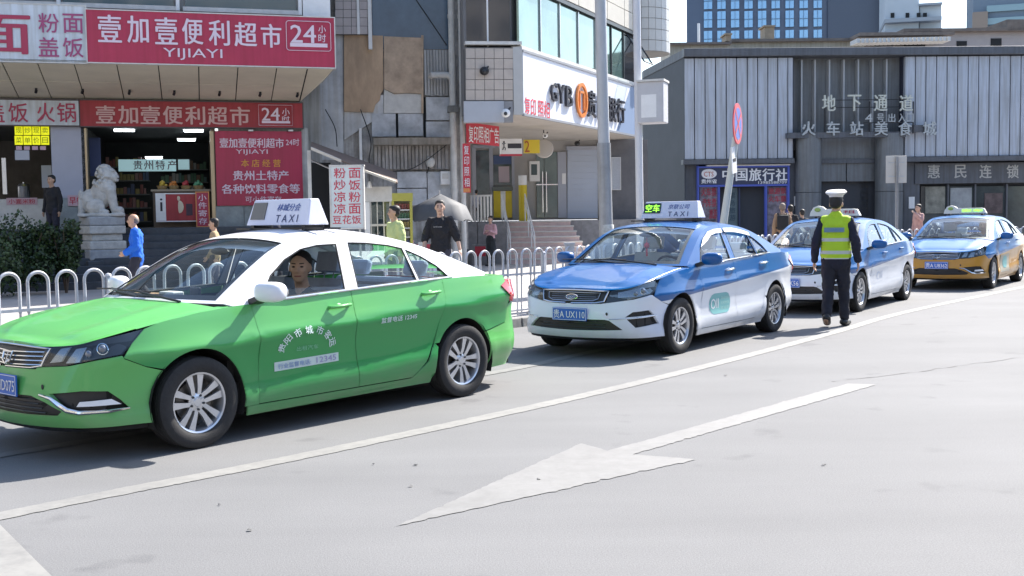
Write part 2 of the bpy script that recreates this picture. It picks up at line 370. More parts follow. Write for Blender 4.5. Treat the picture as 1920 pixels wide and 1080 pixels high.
def paint(name, top, bot=None, c=0., mm=0., hue=0., band=None):
    """car paint; below the line z = c + m x it takes the second colour"""
    if name in MATS: return MATS[name]
    M = bpy.data.materials.new(name); M.use_nodes = True; N = M.node_tree; n = N.nodes; L = N.links; b = n['Principled BSDF']
    b.inputs['Roughness'].default_value = .34; b.inputs['Coat Weight'].default_value = .48; b.inputs['Coat Roughness'].default_value = .05; b.inputs['Metallic'].default_value = .0; b.inputs['Specular IOR Level'].default_value = .3
    tc = n.new('ShaderNodeTexCoord'); no = n.new('ShaderNodeTexNoise'); no.inputs['Scale'].default_value = 1.7; no.inputs['Detail'].default_value = 2
    L.new(tc.outputs['Object'], no.inputs[0]); out = None
    rp = n.new('ShaderNodeValToRGB'); rp.color_ramp.elements[0].position = .35; rp.color_ramp.elements[1].position = .65
    k = hue or .05
    rp.color_ramp.elements[0].color = (top[0]*(1-k), top[1]*(1-k*.4), top[2]*(1+k), 1); rp.color_ramp.elements[1].color = (*top, 1); L.new(no.outputs[0], rp.inputs[0]); out = rp.outputs[0]
    sx = n.new('ShaderNodeSeparateXYZ'); L.new(tc.outputs['Object'], sx.inputs[0])
    def line(c, mm, src, col, soft=.004):
        mu = n.new('ShaderNodeMath'); mu.operation = 'MULTIPLY_ADD'; mu.inputs[1].default_value = -mm; mu.inputs[2].default_value = -c; L.new(sx.outputs[0], mu.inputs[0])
        ad = n.new('ShaderNodeMath'); ad.operation = 'ADD'; L.new(sx.outputs[2], ad.inputs[0]); L.new(mu.outputs[0], ad.inputs[1])
        mr = n.new('ShaderNodeMapRange'); mr.inputs[1].default_value = -soft; mr.inputs[2].default_value = soft; L.new(ad.outputs[0], mr.inputs[0])
        mx = n.new('ShaderNodeMix'); mx.data_type = 'RGBA'; L.new(mr.outputs[0], mx.inputs[0]); mx.inputs[6].default_value = (*col, 1); L.new(src, mx.inputs[7]); return mx.outputs[2]
    if band: out = line(band[0], band[1], out, band[2], .05)
    if bot: out = line(c, mm, out, bot)
    # road dust low on the body
    dn = n.new('ShaderNodeTexNoise'); dn.inputs['Scale'].default_value = 5; dn.inputs['Detail'].default_value = 3; L.new(tc.outputs['Object'], dn.inputs[0])
    mr = n.new('ShaderNodeMapRange'); mr.inputs[1].default_value = .5; mr.inputs[2].default_value = .18; mr.inputs[3].default_value = 0; mr.inputs[4].default_value = .55; L.new(sx.outputs[2], mr.inputs[0])
    mu = n.new('ShaderNodeMath'); mu.operation = 'MULTIPLY'; L.new(mr.outputs[0], mu.inputs[0]); L.new(dn.outputs[0], mu.inputs[1])
    mx = n.new('ShaderNodeMix'); mx.data_type = 'RGBA'; L.new(mu.outputs[0], mx.inputs[0]); L.new(out, mx.inputs[6]); mx.inputs[7].default_value = (.2, .19, .17, 1)
    L.new(mx.outputs[2], b.inputs['Base Color'])
    r2 = n.new('ShaderNodeMapRange'); r2.inputs[1].default_value = .3; r2.inputs[2].default_value = .7; r2.inputs[3].default_value = .30; r2.inputs[4].default_value = .38
    L.new(dn.outputs[0], r2.inputs[0]); L.new(r2.outputs[0], b.inputs['Roughness'])
    MATS[name] = M; return M

GL_SIDE = glass_mat('side_glass', (.82, .92, .92), 1.1)
GL_WS = glass_mat('windscreen_glass', (.90, .95, .93), .9)
GL_LAMP = glass_mat('lamp_lens', (.85, .9, .92), 1.2)
M_.update(cabin=mat('cabin_grey', (.06, .06, .065), .8), seat=mat('seat_cover', (.32, .36, .45), .85, var=.15, scale=12), dash=mat('dashboard', (.03, .03, .033), .55),
          seatw=mat('pale_seat_cover', (.6, .63, .66), .85, var=.1, scale=12), lampbowl=mat('lamp_bowl', (.35, .36, .38), .25, metal=.8), lampdark=mat('lamp_black', (.03, .032, .036), .35),
          projector=mat('projector_glass', (.10, .12, .16), .08, coat=1, spec=1.), lamplight=mat('lamp_white', (.8, .82, .85), .2), redlens=mat('red_lens', (.45, .02, .03), .2, coat=1), amber=mat('amber_lens', (.6, .2, .02), .3),
          plate=mat('plate_blue', (.02, .12, .5), .4), disc=mat('brake_disc', (.16, .15, .14), .4, metal=.7, var=.3, scale=20),
          alloy=mat('alloy_rim', (.62, .63, .66), .3, metal=.75, var=.12, scale=14), under=mat('underbody', (.012, .012, .012), .9), mudwell=mat('wheel_well', (.02, .02, .02), .9, var=.3, scale=10))

def face_frame(P, X, Z): # matrix for text on a surface point: X right, Z up
    X = Vector(X).normalized(); Z = Vector(Z); Nn = X.cross(Z).normalized(); Z = Nn.cross(X).normalized()
    m = Matrix((X, Z, Nn)).transposed().to_4x4(); m.translation = Vector(P); return m
def skin_frame(x, z, d=-.004): # on the left side, text reading towards the tail (viewer on the left)
    a = A(x); P = W(a, z, d); Q = W(a+.02, z, d); T = W(a, z+.02, d)
    return face_frame(P, Q-P, T-P)

def decal_text(name, string, cx, cz, w, h, m, parent, bold=.0, rot=0., d=-.004):
    return text(name, string, None, 0, 0, w, h, m, parent, mat4=skin_frame(cx, cz, d), bold=bold, rot=rot)

def wheel_meshes():
    out = {}
    Mx = Matrix.Rotation(R(-90), 4, 'X')   # local z -> +y (outer face to +y)
    t = MB(); rr = [(.205, -.085), (.225, -.1), (.285, -.103), (.308, -.09), (.3145, -.06), (.3145, -.052), (.308, -.05), (.308, -.045), (.3145, -.043), (.3145, -.008), (.308, -.006), (.308, .001), (.3145, .003), (.3145, .043), (.308, .045), (.308, .05), (.3145, .052), (.3145, .06), (.308, .09), (.29, .1), (.262, .104), (.235, .1), (.21, .088), (.203, .08)]
    t.lathe(rr, 56, Mx); out['tyre'] = (t, M_['rubber'], 30)
    r = MB(); r.lathe([(.185, -.08), (.185, .055), (.196, .083), (.207, .088), (.211, .082), (.207, .076)], 48, Mx)
    # paired spokes
    for k in range(5):
        for s in (-1, 1):
            th = R(72*k+90); dx, dz = math.cos(th), math.sin(th); px, pz = -dz, dx
            def q(rad, off, y): return Vector((dx*rad+px*off*s, y, dz*rad+pz*off*s))
            P = [q(.030, .006, .054), q(.045, .036, .056), q(.10, .045, .066), q(.194, .072, .068), q(.198, .020, .068), q(.10, .013, .066)]
            V = P+[p-Vector((0, .022, 0)) for p in P]; n = 6
            F = [tuple(range(n)), tuple(range(2*n-1, n-1, -1))]+[(i, i+n, (i+1) % n+n, (i+1) % n) for i in range(n)]
            r.add(V, F)
    r.lathe([(.001, .064), (.026, .064), (.030, .060), (.056, .057), (.064, .05), (.06, .03)], 24, Mx)
    out['rim'] = (r, M_['alloy'], 35)
    c = MB()
    for k in range(5):
        th = R(72*k+54); c.lathe([(.001, .066), (.008, .066), (.0095, .05)], 8, Matrix.Translation((math.cos(th)*.05, 0, math.sin(th)*.05)) @ Mx)
    out['wheel_nuts'] = (c, M_['lampdark'], 30)
    d = MB(); d.lathe([(.001, .01), (.14, .01), (.14, -.01), (.001, -.01)], 28, Mx); d.lathe([(.001, -.03), (.185, -.03), (.185, -.04), (.001, -.04)], 28, Mx, 0)
    out['brake_disc'] = (d, M_['disc'], 30)
    return out
_WM = {}
def add_wheel(parent, x, y, steer=0.):
    s = 1 if y > 0 else -1
    w_ = bpy.data.objects.new('wheel', None); link(w_, parent); w_.location = (x, y, .3145); w_.rotation_euler = (0, R(random.uniform(0, 70)), (0 if s > 0 else math.pi)+steer)
    w_.empty_display_size = .1
    for nm, (mb, m, ang) in (wheel_meshes() if not _WM else {}).items():
        o = mb.make(nm, m, None, True, ang); _WM[nm] = o.data; bpy.data.objects.remove(o)
    for nm, me in _WM.items(): link(bpy.data.objects.new(nm, me), w_)
    return w_

def seat_mb(m, x, y, z=.42, hd=True):
    m.box(x-.22, x+.27, y-.24, y+.24, z, z+.14)
    Mb = Matrix.Translation((x-.22, y, z+.1)) @ Matrix.Rotation(R(-14), 4, 'Y')
    m.box(-.08, .05, -.23, .23, 0, .56, M=Mb)
    if hd:
        m.box(-.05, .04, -.13, .13, .62, .78, M=Mb); m.box(-.01, 0, -.06, -.05, .55, .63, M=Mb); m.box(-.01, 0, .05, .06, .55, .63, M=Mb)

def make_car(label, group, loc, heading, style, col_top, col_bot, roofcol, pname, livery, plate, sign, seatm='seat', bumpcol=None, details=None, visor=False, mirror_m=None):
    root = thing('taxi', label, 'taxi', loc, heading, group)
    pb = paint(pname+'_paint', col_top, col_bot, livery[0], livery[1], livery[2], livery[3])
    pr = paint(pname+'_roof_paint', roofcol); pu = paint(pname+'_bumper_paint', bumpcol or (col_bot or col_top), None)
    ph = paint(pname+'_bonnet_paint', col_top, hue=.08)
    g = .004
    # ---- inner shell (dark, closes the gaps), floor, wheel wells
    pbx = PB(); hull = []
    for a0, a1 in ((A(2.2), A(1.70)), (A(.95), A(-.95)), (A(-1.70), A(-2.3))):
        pbx.add(patch([(a0, .2), (a1, .2), (a1, .93), (a0, .93) if a0 > .2 else (a0, .75)] if a0 > 1 else [(0, .2), (a1, .2), (a1, .78), (0, .70)], W, .12, rim=0, d=.03))
        pbx.add(patch([(a0, .2), (a1, .2), (a1, .93), (a0, .93)] if a0 > 1 else [(0, .2), (a1, .2), (a1, .78), (0, .70)], W, .12, rim=0, d=.03), mirror=True)
    o = pbx.make('inner_shell', M_['under'], root, False)
    mb = MB()
    mb.box(-2.2, 2.0, -.62, .62, .19, .24); mb.box(-.95, .95, -.8, .8, .19, .25); mb.box(-1.05, 1.0, -.8, .8, .25, .4)
    mb.box(1.0, 1.05, -.8, .8, .25, .86); mb.box(-1.35, -1.3, -.6, .6, .25, .95)
    for x in (1.325, -1.325):
        mb.box(x-.02, x+.02, -.66, .66, .29, .34)
        mb.box(x-.4, x+.4, -.52, -.48, .2, .85); mb.box(x-.4, x+.4, .48, .52, .2, .85)
    mb.make('floor', M_['under'], root)
    for x in (1.325, -1.325):
        for s in (-1, 1):
            mb = MB(); n = 16; V = []; F = []
            for i in range(n+1):
                t = math.pi*(-.12+1.24*i/n)
                for yy in (.5, .865): V.append((x+.375*math.cos(t), s*yy, .32+.375*math.sin(t)))
            for i in range(n): F.append((2*i, 2*i+1, 2*i+3, 2*i+2))
            mb.add(V, F); mb.make('wheel_well', M_['mudwell'], root)
    # ---- panels: left and right
    hl_out_top, hl_out_bot = (1.76, .835), (1.86, .70)
    if style == 'new': HL = [(.47, .735), (.72, .775), (A(1.93), .805), (A(1.74), .845), (A(1.80), .745), (A(1.88), .70), (.70, .645), (.42, .612)]
    else: HL = [(.40, .742), (.66, .768), (A(1.93), .80), (A(1.70), .842), (A(1.79), .76), (A(1.86), .695), (A(2.0), .675), (.62, .635), (.36, .618)]
    hb = HL[-1]
    for s, mir in ((1, False), (-1, True)):
        # wing
        fend = [(A(1.70)+g, .845), (A(1.60), Tz(1.60)), (A(1.4), Tz(1.4)), (A(1.2), Tz(1.2)), (A(1.04), Tz(1.04)), (A(.86), Tz(.86)), (A(.86), .93), (A(.83), .70), (A(.85), .24), (A(.97), .24)]
        fend += [(A(x), z) for x, z in arc(1.325, .32, ARCH, 192, 44, 22)] + [(A(1.71), .605), (A(1.852), .672), (A(1.79)+g, .76)]
        P = PB().add(patch(fend, W, .05), mirror=mir)
        P.add(patch([(A(1.75), .0), (A(1.04), .0), (A(1.04), 1), (A(1.75), 1)], lambda a, v, d=0: DK(a, (.93+.07*v) + (1-(.93+.07*v))*0, d), .05, rim=0), mirror=mir)
        P.make('front_wing', pb, root)
        # doors
        bx = -.075; bt = lambda z: bx
        fd = [(A(.86)+g, Tz(.86)), (A(.5), Tz(.5)), (A(bx)-g, Tz(bx)), (A(bx)-g, .6), (A(bx-.03)-g, .245), (A(.85)+g, .245), (A(.83)+g, .70), (A(.86)+g, .93)]
        P = PB().add(patch(fd, W, .05), mirror=mir); d1 = P.make('front_door', pb, root)
        rd = [(A(bx)+g, Tz(bx)), (A(-.6), Tz(-.6)), (A(-1.10)-g, Tz(-1.1)), (A(-1.10), .88), (A(-1.02), .70), (A(-.93), .5), (A(-.84), .36), (A(-.70), .245), (A(bx-.03)+g, .245), (A(bx)+g, .6)]
        P = PB().add(patch(rd, W, .05), mirror=mir); d2 = P.make('rear_door', pb, root)
        # sill
        P = PB().add(patch([(A(.94), .17), (A(.95), .237), (A(-.70), .237), (A(-.87), .36), (A(-.955), .50)]+[(A(x), z) for x, z in arc(-1.325, .32, ARCH, 24, -12, 6)]+[(A(-.94), .17)], W, .05), mirror=mir); P.make('sill', pb, root)
        # rear wing
        rf = [(A(-1.10)+g, Tz(-1.1)), (A(-1.5), Tz(-1.5)), (A(-1.95), Tz(-1.95)), (A(-2.0), .90), (A(-1.98), .74), (A(-1.95), .60), (A(-1.70), .56)]
        rf += [(A(x), z) for x, z in arc(-1.325, .32, ARCH, 35, 155, 18)][::-1][0:0]
        rf += [(A(x), z) for x, z in arc(-1.325, .32, ARCH, 141, 30, 16)]+[(A(-.945)+g, .5), (A(-1.02)+g, .70), (A(-1.10)+g, .88)]
        P = PB().add(patch(rf, W, .05), mirror=mir)
        P.add(patch([(A(-1.72), 0), (A(-1.98), 0), (A(-1.98), 1), (A(-1.72), 1)], lambda a, v, d=0: DK(a, .9+.1*v, d), .05, rim=0), mirror=mir)
        P.make('rear_wing', pb, root)
        # headlight
        P = PB().add(patch(HL, W, .03, rim=.03, d=.002), mirror=mir); hl = P.make('headlight', GL_LAMP, root)
        P = PB().add(patch(HL, W, .05, rim=.0, d=.035), mirror=mir); P.make('lamp_housing', mat('lamp_silver', (.22, .23, .24), .3, metal=.5) if style == 'new' else M_['lampdark'], hl)
        P = PB()
        if style == 'new':
            P.add(patch([(.56, .665), (.56, .72), (.78, .755), (A(1.95), .77), (A(1.9), .715), (.80, .675)], W, .03, rim=.02, d=.014), mirror=mir)
        else:
            for (q0, q1) in ((.46, .56), (.60, .71)):
                P.add(patch([(q0, .645), (q1, .655), (q1+.05, .745), (q0+.07, .735)], W, .03, rim=.02, d=.014), mirror=mir)
        P.make('reflector', M_['lampbowl'], hl)
        mb = MB(); c = W(A(1.97), .735, .012); mb.ell((c[0], s*c[1], c[2]), (.026, .026, .03), 12); c = W(A(1.84), .745, .01)
        mb.make('projector', M_['projector'], hl, True); mb = MB(); mb.tube([W(s*(A(1.97)+.036*math.cos(t)), .735+.034*math.sin(t), .012) for t in np.linspace(0, 2*math.pi, 15)], .005, 5); mb.make('lamp_ring', M_['chrome'], hl, True); mb = MB(); c = W(.78, .705, .012); mb.ell((c[0], s*c[1], c[2]), (.02, .026, .026), 12)
        mb.make('projector', M_['projector'], hl, True)
        # tail lamp
        TL = [(A(-1.88), .93), (A(-2.02), .985), (AMAX-.42, .96), (AMAX-.42, .80), (A(-2.05), .78)]
        P = PB().add(patch(TL, W, .04, rim=.03, d=-.012), mirror=mir); P.make('tail_light', M_['redlens'], root)
        # mirror
        mb = MB(); Mm = Matrix.Rotation(R(s*14), 4, 'Z'); mb.ell((.81, s*.995, 1.04), (.078, .120, .072), 18, M=Mm, pw=.68)
        mr = mb.make('wing_mirror', mirror_m or pr, root, True, 60)
        mb = MB(); mb.hexa([Vector((x, s*y, z)) for x, y, z in ((.87, .82, .945), (.75, .82, .945), (.76, .92, .985), (.86, .92, .985), (.87, .81, .985), (.75, .81, .985), (.76, .92, 1.02), (.86, .92, 1.02))])
        mb.make('mirror_stalk', M_['black'], mr)
        mb = MB(); mb.ell((.755, s*.995, 1.04), (.02, .105, .060), 12, M=Mm); mb.make('mirror_glass', M_['chrome'], mr, True)
        # handles
        for dr_, hx, hz in ((d1, .07, .885), (d2, -.93, .925)):
            c0 = W(A(hx+.10), hz-.004, -.02); c1 = W(A(hx), hz, -.035); c2 = W(A(hx-.10), hz+.005, -.02); sc = np.array([1, s, 1])
            mb = MB(); mb.tube([W(A(hx+.10), hz-.004, .01)*sc, c0*sc, c1*sc, c2*sc, W(A(hx-.10), hz+.005, .01)*sc], .013, 8); mb.make('handle', M_['chrome'] if visor else pb, dr_, True, 60)
            mb = MB(); c = W(A(hx), hz-.005, .012)*sc; mb.ell(c, (.045, .016, .028), 12); mb.make('handle_cup', pb, dr_, True, 60)
        # side glass and frames
        bw = lambda x, o=.018: float(Tz(x))+o
        Wf = [(.76, bw(.76)), (.4, bw(.4)), (-.02, bw(-.02)), (-.09, 1.352), (.10, 1.348), (.27, 1.322), (.45, 1.25), (.62, 1.14)]
        Wr = [(-.155, bw(0)), (-.5, bw(-.5)), (-.80, bw(-.8)), (-.765, 1.298), (-.62, 1.328), (-.4, 1.352), (-.215, 1.360)]
        Wq = [(-.835, bw(-.8)), (-1.0, bw(-1.)), (-1.20, bw(-1.2)), (-1.10, 1.14), (-.95, 1.225), (-.80, 1.285)]
        rail = [(float(x), float(z)) for x, z in _RX]
        gs = (lambda x, z, d=0, s=s: GS(x, z, d, s))
        fx = -.115
        rl_f = [q for q in rail if q[0] > fx]; rl_r = [q for q in rail if q[0] < fx]
        zr = float(np.interp(fx, _RX[::-1, 0], _RX[::-1, 1]))
        lowf = [(x, float(Tz(x))) for x in (fx+.004, .1, .3, .5, .7, .86, 1.0)]
        P = PB().add(patch(lowf+rl_f+[(fx+.004, zr)], gs, .045, holes=[Wf], rim=.012)); P.make('window_frame', pr, d1)
        lowr = [(x, float(Tz(x))) for x in (-1.68, -1.4, -1.1, -.8, -.5, -.3, fx-.004)]
        P = PB().add(patch(lowr+[(fx-.004, zr)]+rl_r, gs, .045, holes=[Wr, Wq], rim=.012)); P.make('window_frame', pr, d2)
        for wd, pp in ((Wf, d1), (Wr, d2), (Wq, d2)):
            mb = MB(); lp_ = [gs(np.array(q[0]), np.array(q[1]), .004) for q in resample(wd, .09)]; mb.tube([Vector(q) for q in lp_]+[Vector(lp_[0])], .0075, 5, cap=False); mb.make('window_seal', M_['rubber'], pp, True)
            if wd is Wf and details == 'open_window' and s == 1: wd = [(.76, bw(.76)), (.4, bw(.4)), (-.02, bw(-.02)), (-.022, 1.03), (.30, 1.045), (.60, 1.04)]
            P = PB().add(patch([((x-np.mean([q[0] for q in wd]))*1.02+np.mean([q[0] for q in wd]), z) for x, z in wd], gs, .08, rim=0, d=.011)); P.make('window', GL_SIDE, pp)
        # belt moulding / rubber
        mb = MB()
        pts = [GS(np.array(x), Tz(x)+.008, -.004, s) for x in (.80, .5, .2, -.1, -.5, -.9, -1.24)]
        mb.tube(pts, .009, 6); mb.make('belt_moulding', M_['chrome'], root, True)
        if visor:
            vf = [(.60, 1.165), (.45, 1.262), (.27, 1.335), (.1, 1.36), (-.09, 1.366), (-.09, 1.318), (.1, 1.31), (.25, 1.288), (.40, 1.225)]
            P = PB().add(patch(vf, gs, .05, rim=.008, d=-.022)); P.make('wind_deflector', M_['white'], d1)
            vr = [(-.16, 1.37), (-.4, 1.368), (-.62, 1.342), (-.80, 1.306), (-.80, 1.262), (-.62, 1.292), (-.4, 1.316), (-.16, 1.322)]
            P = PB().add(patch(vr, gs, .05, rim=.008, d=-.022)); P.make('wind_deflector', M_['white'], d2)
        # quarter panel join strip: greenhouse base to deck (C pillar foot)
    # ---- roof shell with windscreen and rear window openings
    rw0, rw1 = RA(1.03), RA(.34); rb0, rb1 = RA(-.78), RA(-1.62)
    ws = [(rw0, -.90), (rw0, -.45), (rw0, 0), (rw0, .45), (rw0, .90), (rw1, .86), (rw1, .4), (rw1, 0), (rw1, -.4), (rw1, -.86)]
    rg = [(rb0, -.80), (rb0, 0), (rb0, .80), (rb1, .86), (rb1, 0), (rb1, -.86)]
    P = PB().add(patch([(0, -1), (RMAX, -1), (RMAX, 1), (0, 1)], TS, .055, holes=[ws, rg], rim=.0)); P.make('roof', pr, root)
    P = PB().add(patch(ws, TS, .09, rim=0, d=.006)); wsc = P.make('windscreen', GL_WS, root)
    P = PB().add(patch(rg, TS, .09, rim=0, d=.006)); P.make('rear_window', GL_SIDE, root)
    # black ceramic border of the windscreen
    bi = [(rw0+.075, -.84), (rw0+.06, 0), (rw0+.075, .84), (rw1-.03, .81), (rw1-.03, 0), (rw1-.03, -.81)]
    P = PB().add(patch(ws, TS, .06, holes=[bi], rim=0, d=.010)); P.make('glass_border', M_['black'], wsc)
    # headliner
    P = PB().add(patch([(RA(.42), -.93), (RA(-.9), -.93), (RA(-.9), .93), (RA(.42), .93)], TS, .12, rim=0, d=.05)); P.make('headliner', M_['seatw'], root)
    # ---- bonnet
    vl = lambda a: 1-.072*sm(a, .62, A(1.8))
    hf = lambda a, v, d=0.: DK(a, v*vl(a), d)
    hood = [(0.02, -1), (A(1.13), -1), (A(1.21), -.6), (A(1.25), 0), (A(1.21), .6), (A(1.13), 1), (0.02, 1)]
    hood = [(max(0.02, a), v) for a, v in hood]
    P = PB().add(patch(hood, hf, .06, rim=.015, d=-.002)); P.make('bonnet', ph, root)
    P = PB().add(patch([(A(1.30), -1), (A(1.0), -1), (A(1.0), 1), (A(1.30), 1)], DK, .1, rim=0, d=.012)); cw = P.make('cowl', M_['black'], root)
    for (y0, y1) in ((.52, -.12), (-.05, -.62)):
        mb = MB(); c = DK(A(1.22), y0/.85); b = TS(RA(.99), y1/.75)
        mid = (Vector(c)+Vector(b))/2+Vector((.03, 0, .02))
        mb.tube([Vector(c)+Vector((0, 0, .01)), mid, Vector(b)+Vector((.01, 0, .022))], .009, 6); mb.tube([Vector(b)+Vector((.01, .22, .014)), Vector(b)+Vector((.012, 0, .02)), Vector(b)+Vector((.01, -.22, .014))], .007, 5)
        mb.make('wiper', M_['black'], root, True)
    # boot
    bl = lambda a, v, d=0.: DK(a, v*.9, d)
    P = PB().add(patch([(A(-1.60), -1), (AMAX-.02, -1), (AMAX-.02, 1), (A(-1.60), 1)], bl, .08, rim=0)).add(patch([(AMAX-.40, .985), (AMAX, .985), (AMAX, .62), (AMAX-.40, .62)], W, .06)).add(patch([(AMAX-.40, .985), (AMAX, .985), (AMAX, .62), (AMAX-.40, .62)], W, .06), mirror=True); P.make('boot_lid', pb, root)
    rbm = [(AMAX, .20), (AMAX, .61), (AMAX-.42, .61), (AMAX-.42, .79), (A(-2.06), .77), (A(-1.96), .73), (A(-1.94), .59), (A(-1.71), .55)]+[(A(x), z) for x, z in arc(-1.325, .32, ARCH, 143, 190, 8)]+[(A(-1.75), .20)]
    P = PB().add(patch(rbm, W, .06)).add(patch(rbm, W, .06), mirror=True); P.make('rear_bumper', pu, root)
    # ---- front bumper
    top = [(0, .597), (.35, .600), (hb[0], hb[1]-g)]
    low = {'new': [(.62, .632), (.74, .645), (A(1.88), .69), (A(1.85), .665)], 'old': [(.62, .627), (A(2.0), .665), (A(1.86), .685), (A(1.85), .665)]}[style]
    half = top+low+[(A(x), z) for x, z in arc(1.325, .32, ARCH, 66, -12, 14)]
    half = top+low+[(A(1.71), .60)]+[(A(x), z) for x, z in arc(1.325, .32, ARCH, 42, -14, 10)]+[(A(1.74), .235), (.5, .235), (0, .23)]
    full = half+[(-a, z) for a, z in half[::-1] if a > 0]
    if style == 'old':
        intake = [(0, .435), (.34, .435), (.47, .40), (.60, .345), (.56, .312), (.3, .305), (0, .30)]
        sides = [[(.50, .455), (.74, .475), (A(1.95), .465), (A(1.87), .40), (A(1.82), .345), (.70, .335), (.60, .375)]]
    else:
        intake = [(0, .435), (.42, .435), (.47, .425), (.62, .325), (.3, .315), (0, .31)]
        sides = [[(.64, .46), (.73, .515), (.95, .53), (1.02, .475)], [(.66, .44), (1.03, .458), (1.10, .375), (.76, .345)]]
    ifull = intake+[(-a, z) for a, z in intake[::-1] if a > 0]
    P = PB().add(patch(full, W, .05, holes=[ifull]+sides+[[(-a, z) for a, z in q][::-1] for q in sides], rim=.03)); bp = P.make('front_bumper', pu, root)
    P = PB().add(patch(ifull, W, .06, rim=0, d=.03)); P.make('air_intake', M_['black'], bp)
    for q in sides:
        for sg1 in (1, -1): P = PB().add(patch([(sg1*a, z) for a, z in q], W, .06, rim=0, d=.03)); P.make('side_intake', M_['black'], bp)
    mb = MB()
    for k in range(4):
        zz = .325+k*.028; mb.tube([W(a, zz, .022) for a in np.linspace(-.45+.03*k, .45-.03*k, 9)], .005, 5)
    mb.make('intake_bars', M_['lampdark'], bp)
    for s in (1, -1):
        mb = MB()
        if style == 'old':
            mb.tube([W(s*a, z, -.004) for a, z in ((.42, .445), (.52, .425), (.58, .388), (.64, .352), (.72, .336), (A(1.95), .336), (A(1.82), .345))], [.008, .012, .016, .017, .015, .012, .005], 8)
        else:
            mb.tube([W(s*a, z, -.006) for a, z in ((.47, .44), (.60, .445), (.78, .452), (.98, .468), (1.05, .468))], [.004, .006, .006, .006, .003], 8)
        mb.make('bumper_trim', M_['chrome'], bp, True)
    if style == 'old':
        for s in (1, -1):
            q = [(.70, .375), (.72, .405), (A(1.93), .412), (A(1.87), .375)]
            P = PB().add(patch([(s*a, z) for a, z in q], W, .04, rim=.01, d=.0)); P.make('fog_light', M_['lamplight'], bp)
    mb = MB(); c = W(.44, .495, -.001)
    mb.ell(c, (.004, .016, .018), 10); mb.make('tow_eye_cover', M_['black'], bp)
    P = PB().add(patch([(-.74, .21), (-.5, .24), (.5, .24), (.74, .21), (.6, .20), (-.6, .20)], W, .08, rim=0, d=.02)); P.make('lip', M_['black'], bp)
    # ---- grille
    gp = [(0, .604), (.30, .61), (.40, .625), (.445, .735), (.2, .742), (0, .745)]; gfull = gp+[(-a, z) for a, z in gp[::-1] if a > 0]
    P = PB().add(patch(gfull, W, .06, rim=0, d=.02)); gr = P.make('grille', M_['black'], root)
    mb = MB(); lo = [(a, z) for a, z in gfull]
    mb.tube([W(a, z, -.002) for a, z in resample(gfull+[], .08)], .009 if style == 'new' else .006, 6, cap=False)
    mb.make('grille_surround', M_['chrome'], gr, True)
    mb = MB()
    if style == 'old':
        for k in range(4):
            z0 = .63+k*.027; mb.tube([W(a, z0-.012*(1-abs(a)/.4), .004) for a in np.linspace(-.40, .40, 13)], .0055, 5)
        hx = [(0, .628), (.05, .645), (.062, .70), (0, .71)]
    else:
        inr = [(0, .628), (.27, .633), (.33, .655), (.35, .715), (0, .72)]; inf = inr+[(-a, z) for a, z in inr[::-1] if a > 0]
        mb.tube([W(a, z, .002) for a, z in resample(inf, .08)]+[W(*inf[0], .002)], .005, 5)
        for k in range(3): mb.tube([W(a, .65+k*.022, .012) for a in np.linspace(-.3, .3, 9)], .0025, 4)
        hx = None
    mb.make('grille_bars', M_['chrome'] if style == 'old' else M_['steel'], gr, True)
    mb = MB()
    if style == 'old':
        ring = [(-.062, .70), (.062, .70), (.055, .65), (0, .622), (-.055, .65), (-.062, .70)]
        mb.tube([W(a, z, -.012) for a, z in ring], .007, 6); mb.tube([W(0, .63, -.008), W(0, .70, -.008)], .004, 5); mb.tube([W(-.055, .675, -.008), W(.055, .675, -.008)], .004, 5)
    else:
        mb.tube([W(.075*math.cos(t), .672+.028*math.sin(t), -.01) for t in np.linspace(0, 2*math.pi, 17)], .005, 6)
        for a_ in (-.035, 0, .035): mb.tube([W(a_+.014*math.cos(t), .672+.013*math.sin(t), -.012) for t in np.linspace(0, 2*math.pi, 9)], .003, 5)
    mb.make('emblem', M_['chrome'], gr, True)
    # ---- plate
    pz = .485 if style == 'new' else .49
    P0 = W(0., pz, -.018); m4 = face_frame(P0, (0, 1, 0), (-.0, 0, 1))
    mb = MB(); mb.box(P0[0]-.012, P0[0], -.22, .22, pz-.07, pz+.07); pl = mb.make('licence_plate', M_['plate'], root, bevel=.004)
    m4.translation = Vector((P0[0]+.003, 0, pz)); text('plate_lettering', plate, None, 0, 0, .40, .095, M_['whitetx'], pl, mat4=m4, bold=.015)
    mb = MB()
    for a_, b_ in (((-.21, pz-.062), (.21, pz-.062)), ((-.21, pz+.062), (.21, pz+.062)), ((-.212, pz-.062), (-.212, pz+.062)), ((.212, pz-.062), (.212, pz+.062))):
        mb.box(P0[0]+.0005, P0[0]+.002, min(a_[0], b_[0])-.002, max(a_[0], b_[0])+.002, min(a_[1], b_[1])-.002, max(a_[1], b_[1])+.002)
    mb.make('plate_border', M_['whitetx'], pl)
    # ---- wheels
    for x, y in ((1.325, .775), (1.325, -.775), (-1.325, .775), (-1.325, -.775)): add_wheel(root, x, y)
    # ---- cabin
    for x, y in ((.1, .36), (.1, -.36)): mb = MB(); seat_mb(mb, x, y); mb.make('seat', M_[seatm], root, bevel=.035)
    mb = MB()
    mb.box(-1.05, -.62, -.62, .62, .42, .56); Mb = Matrix.Translation((-1.03, 0, .5)) @ Matrix.Rotation(R(-20), 4, 'Y'); mb.box(-.1, .04, -.62, .62, 0, .56, M=Mb)
    for y in (.36, -.36): mb.box(-.05, .03, y-.13, y+.13, .58, .72, M=Mb)
    mb.make('rear_seat', M_[seatm], root, bevel=.035)
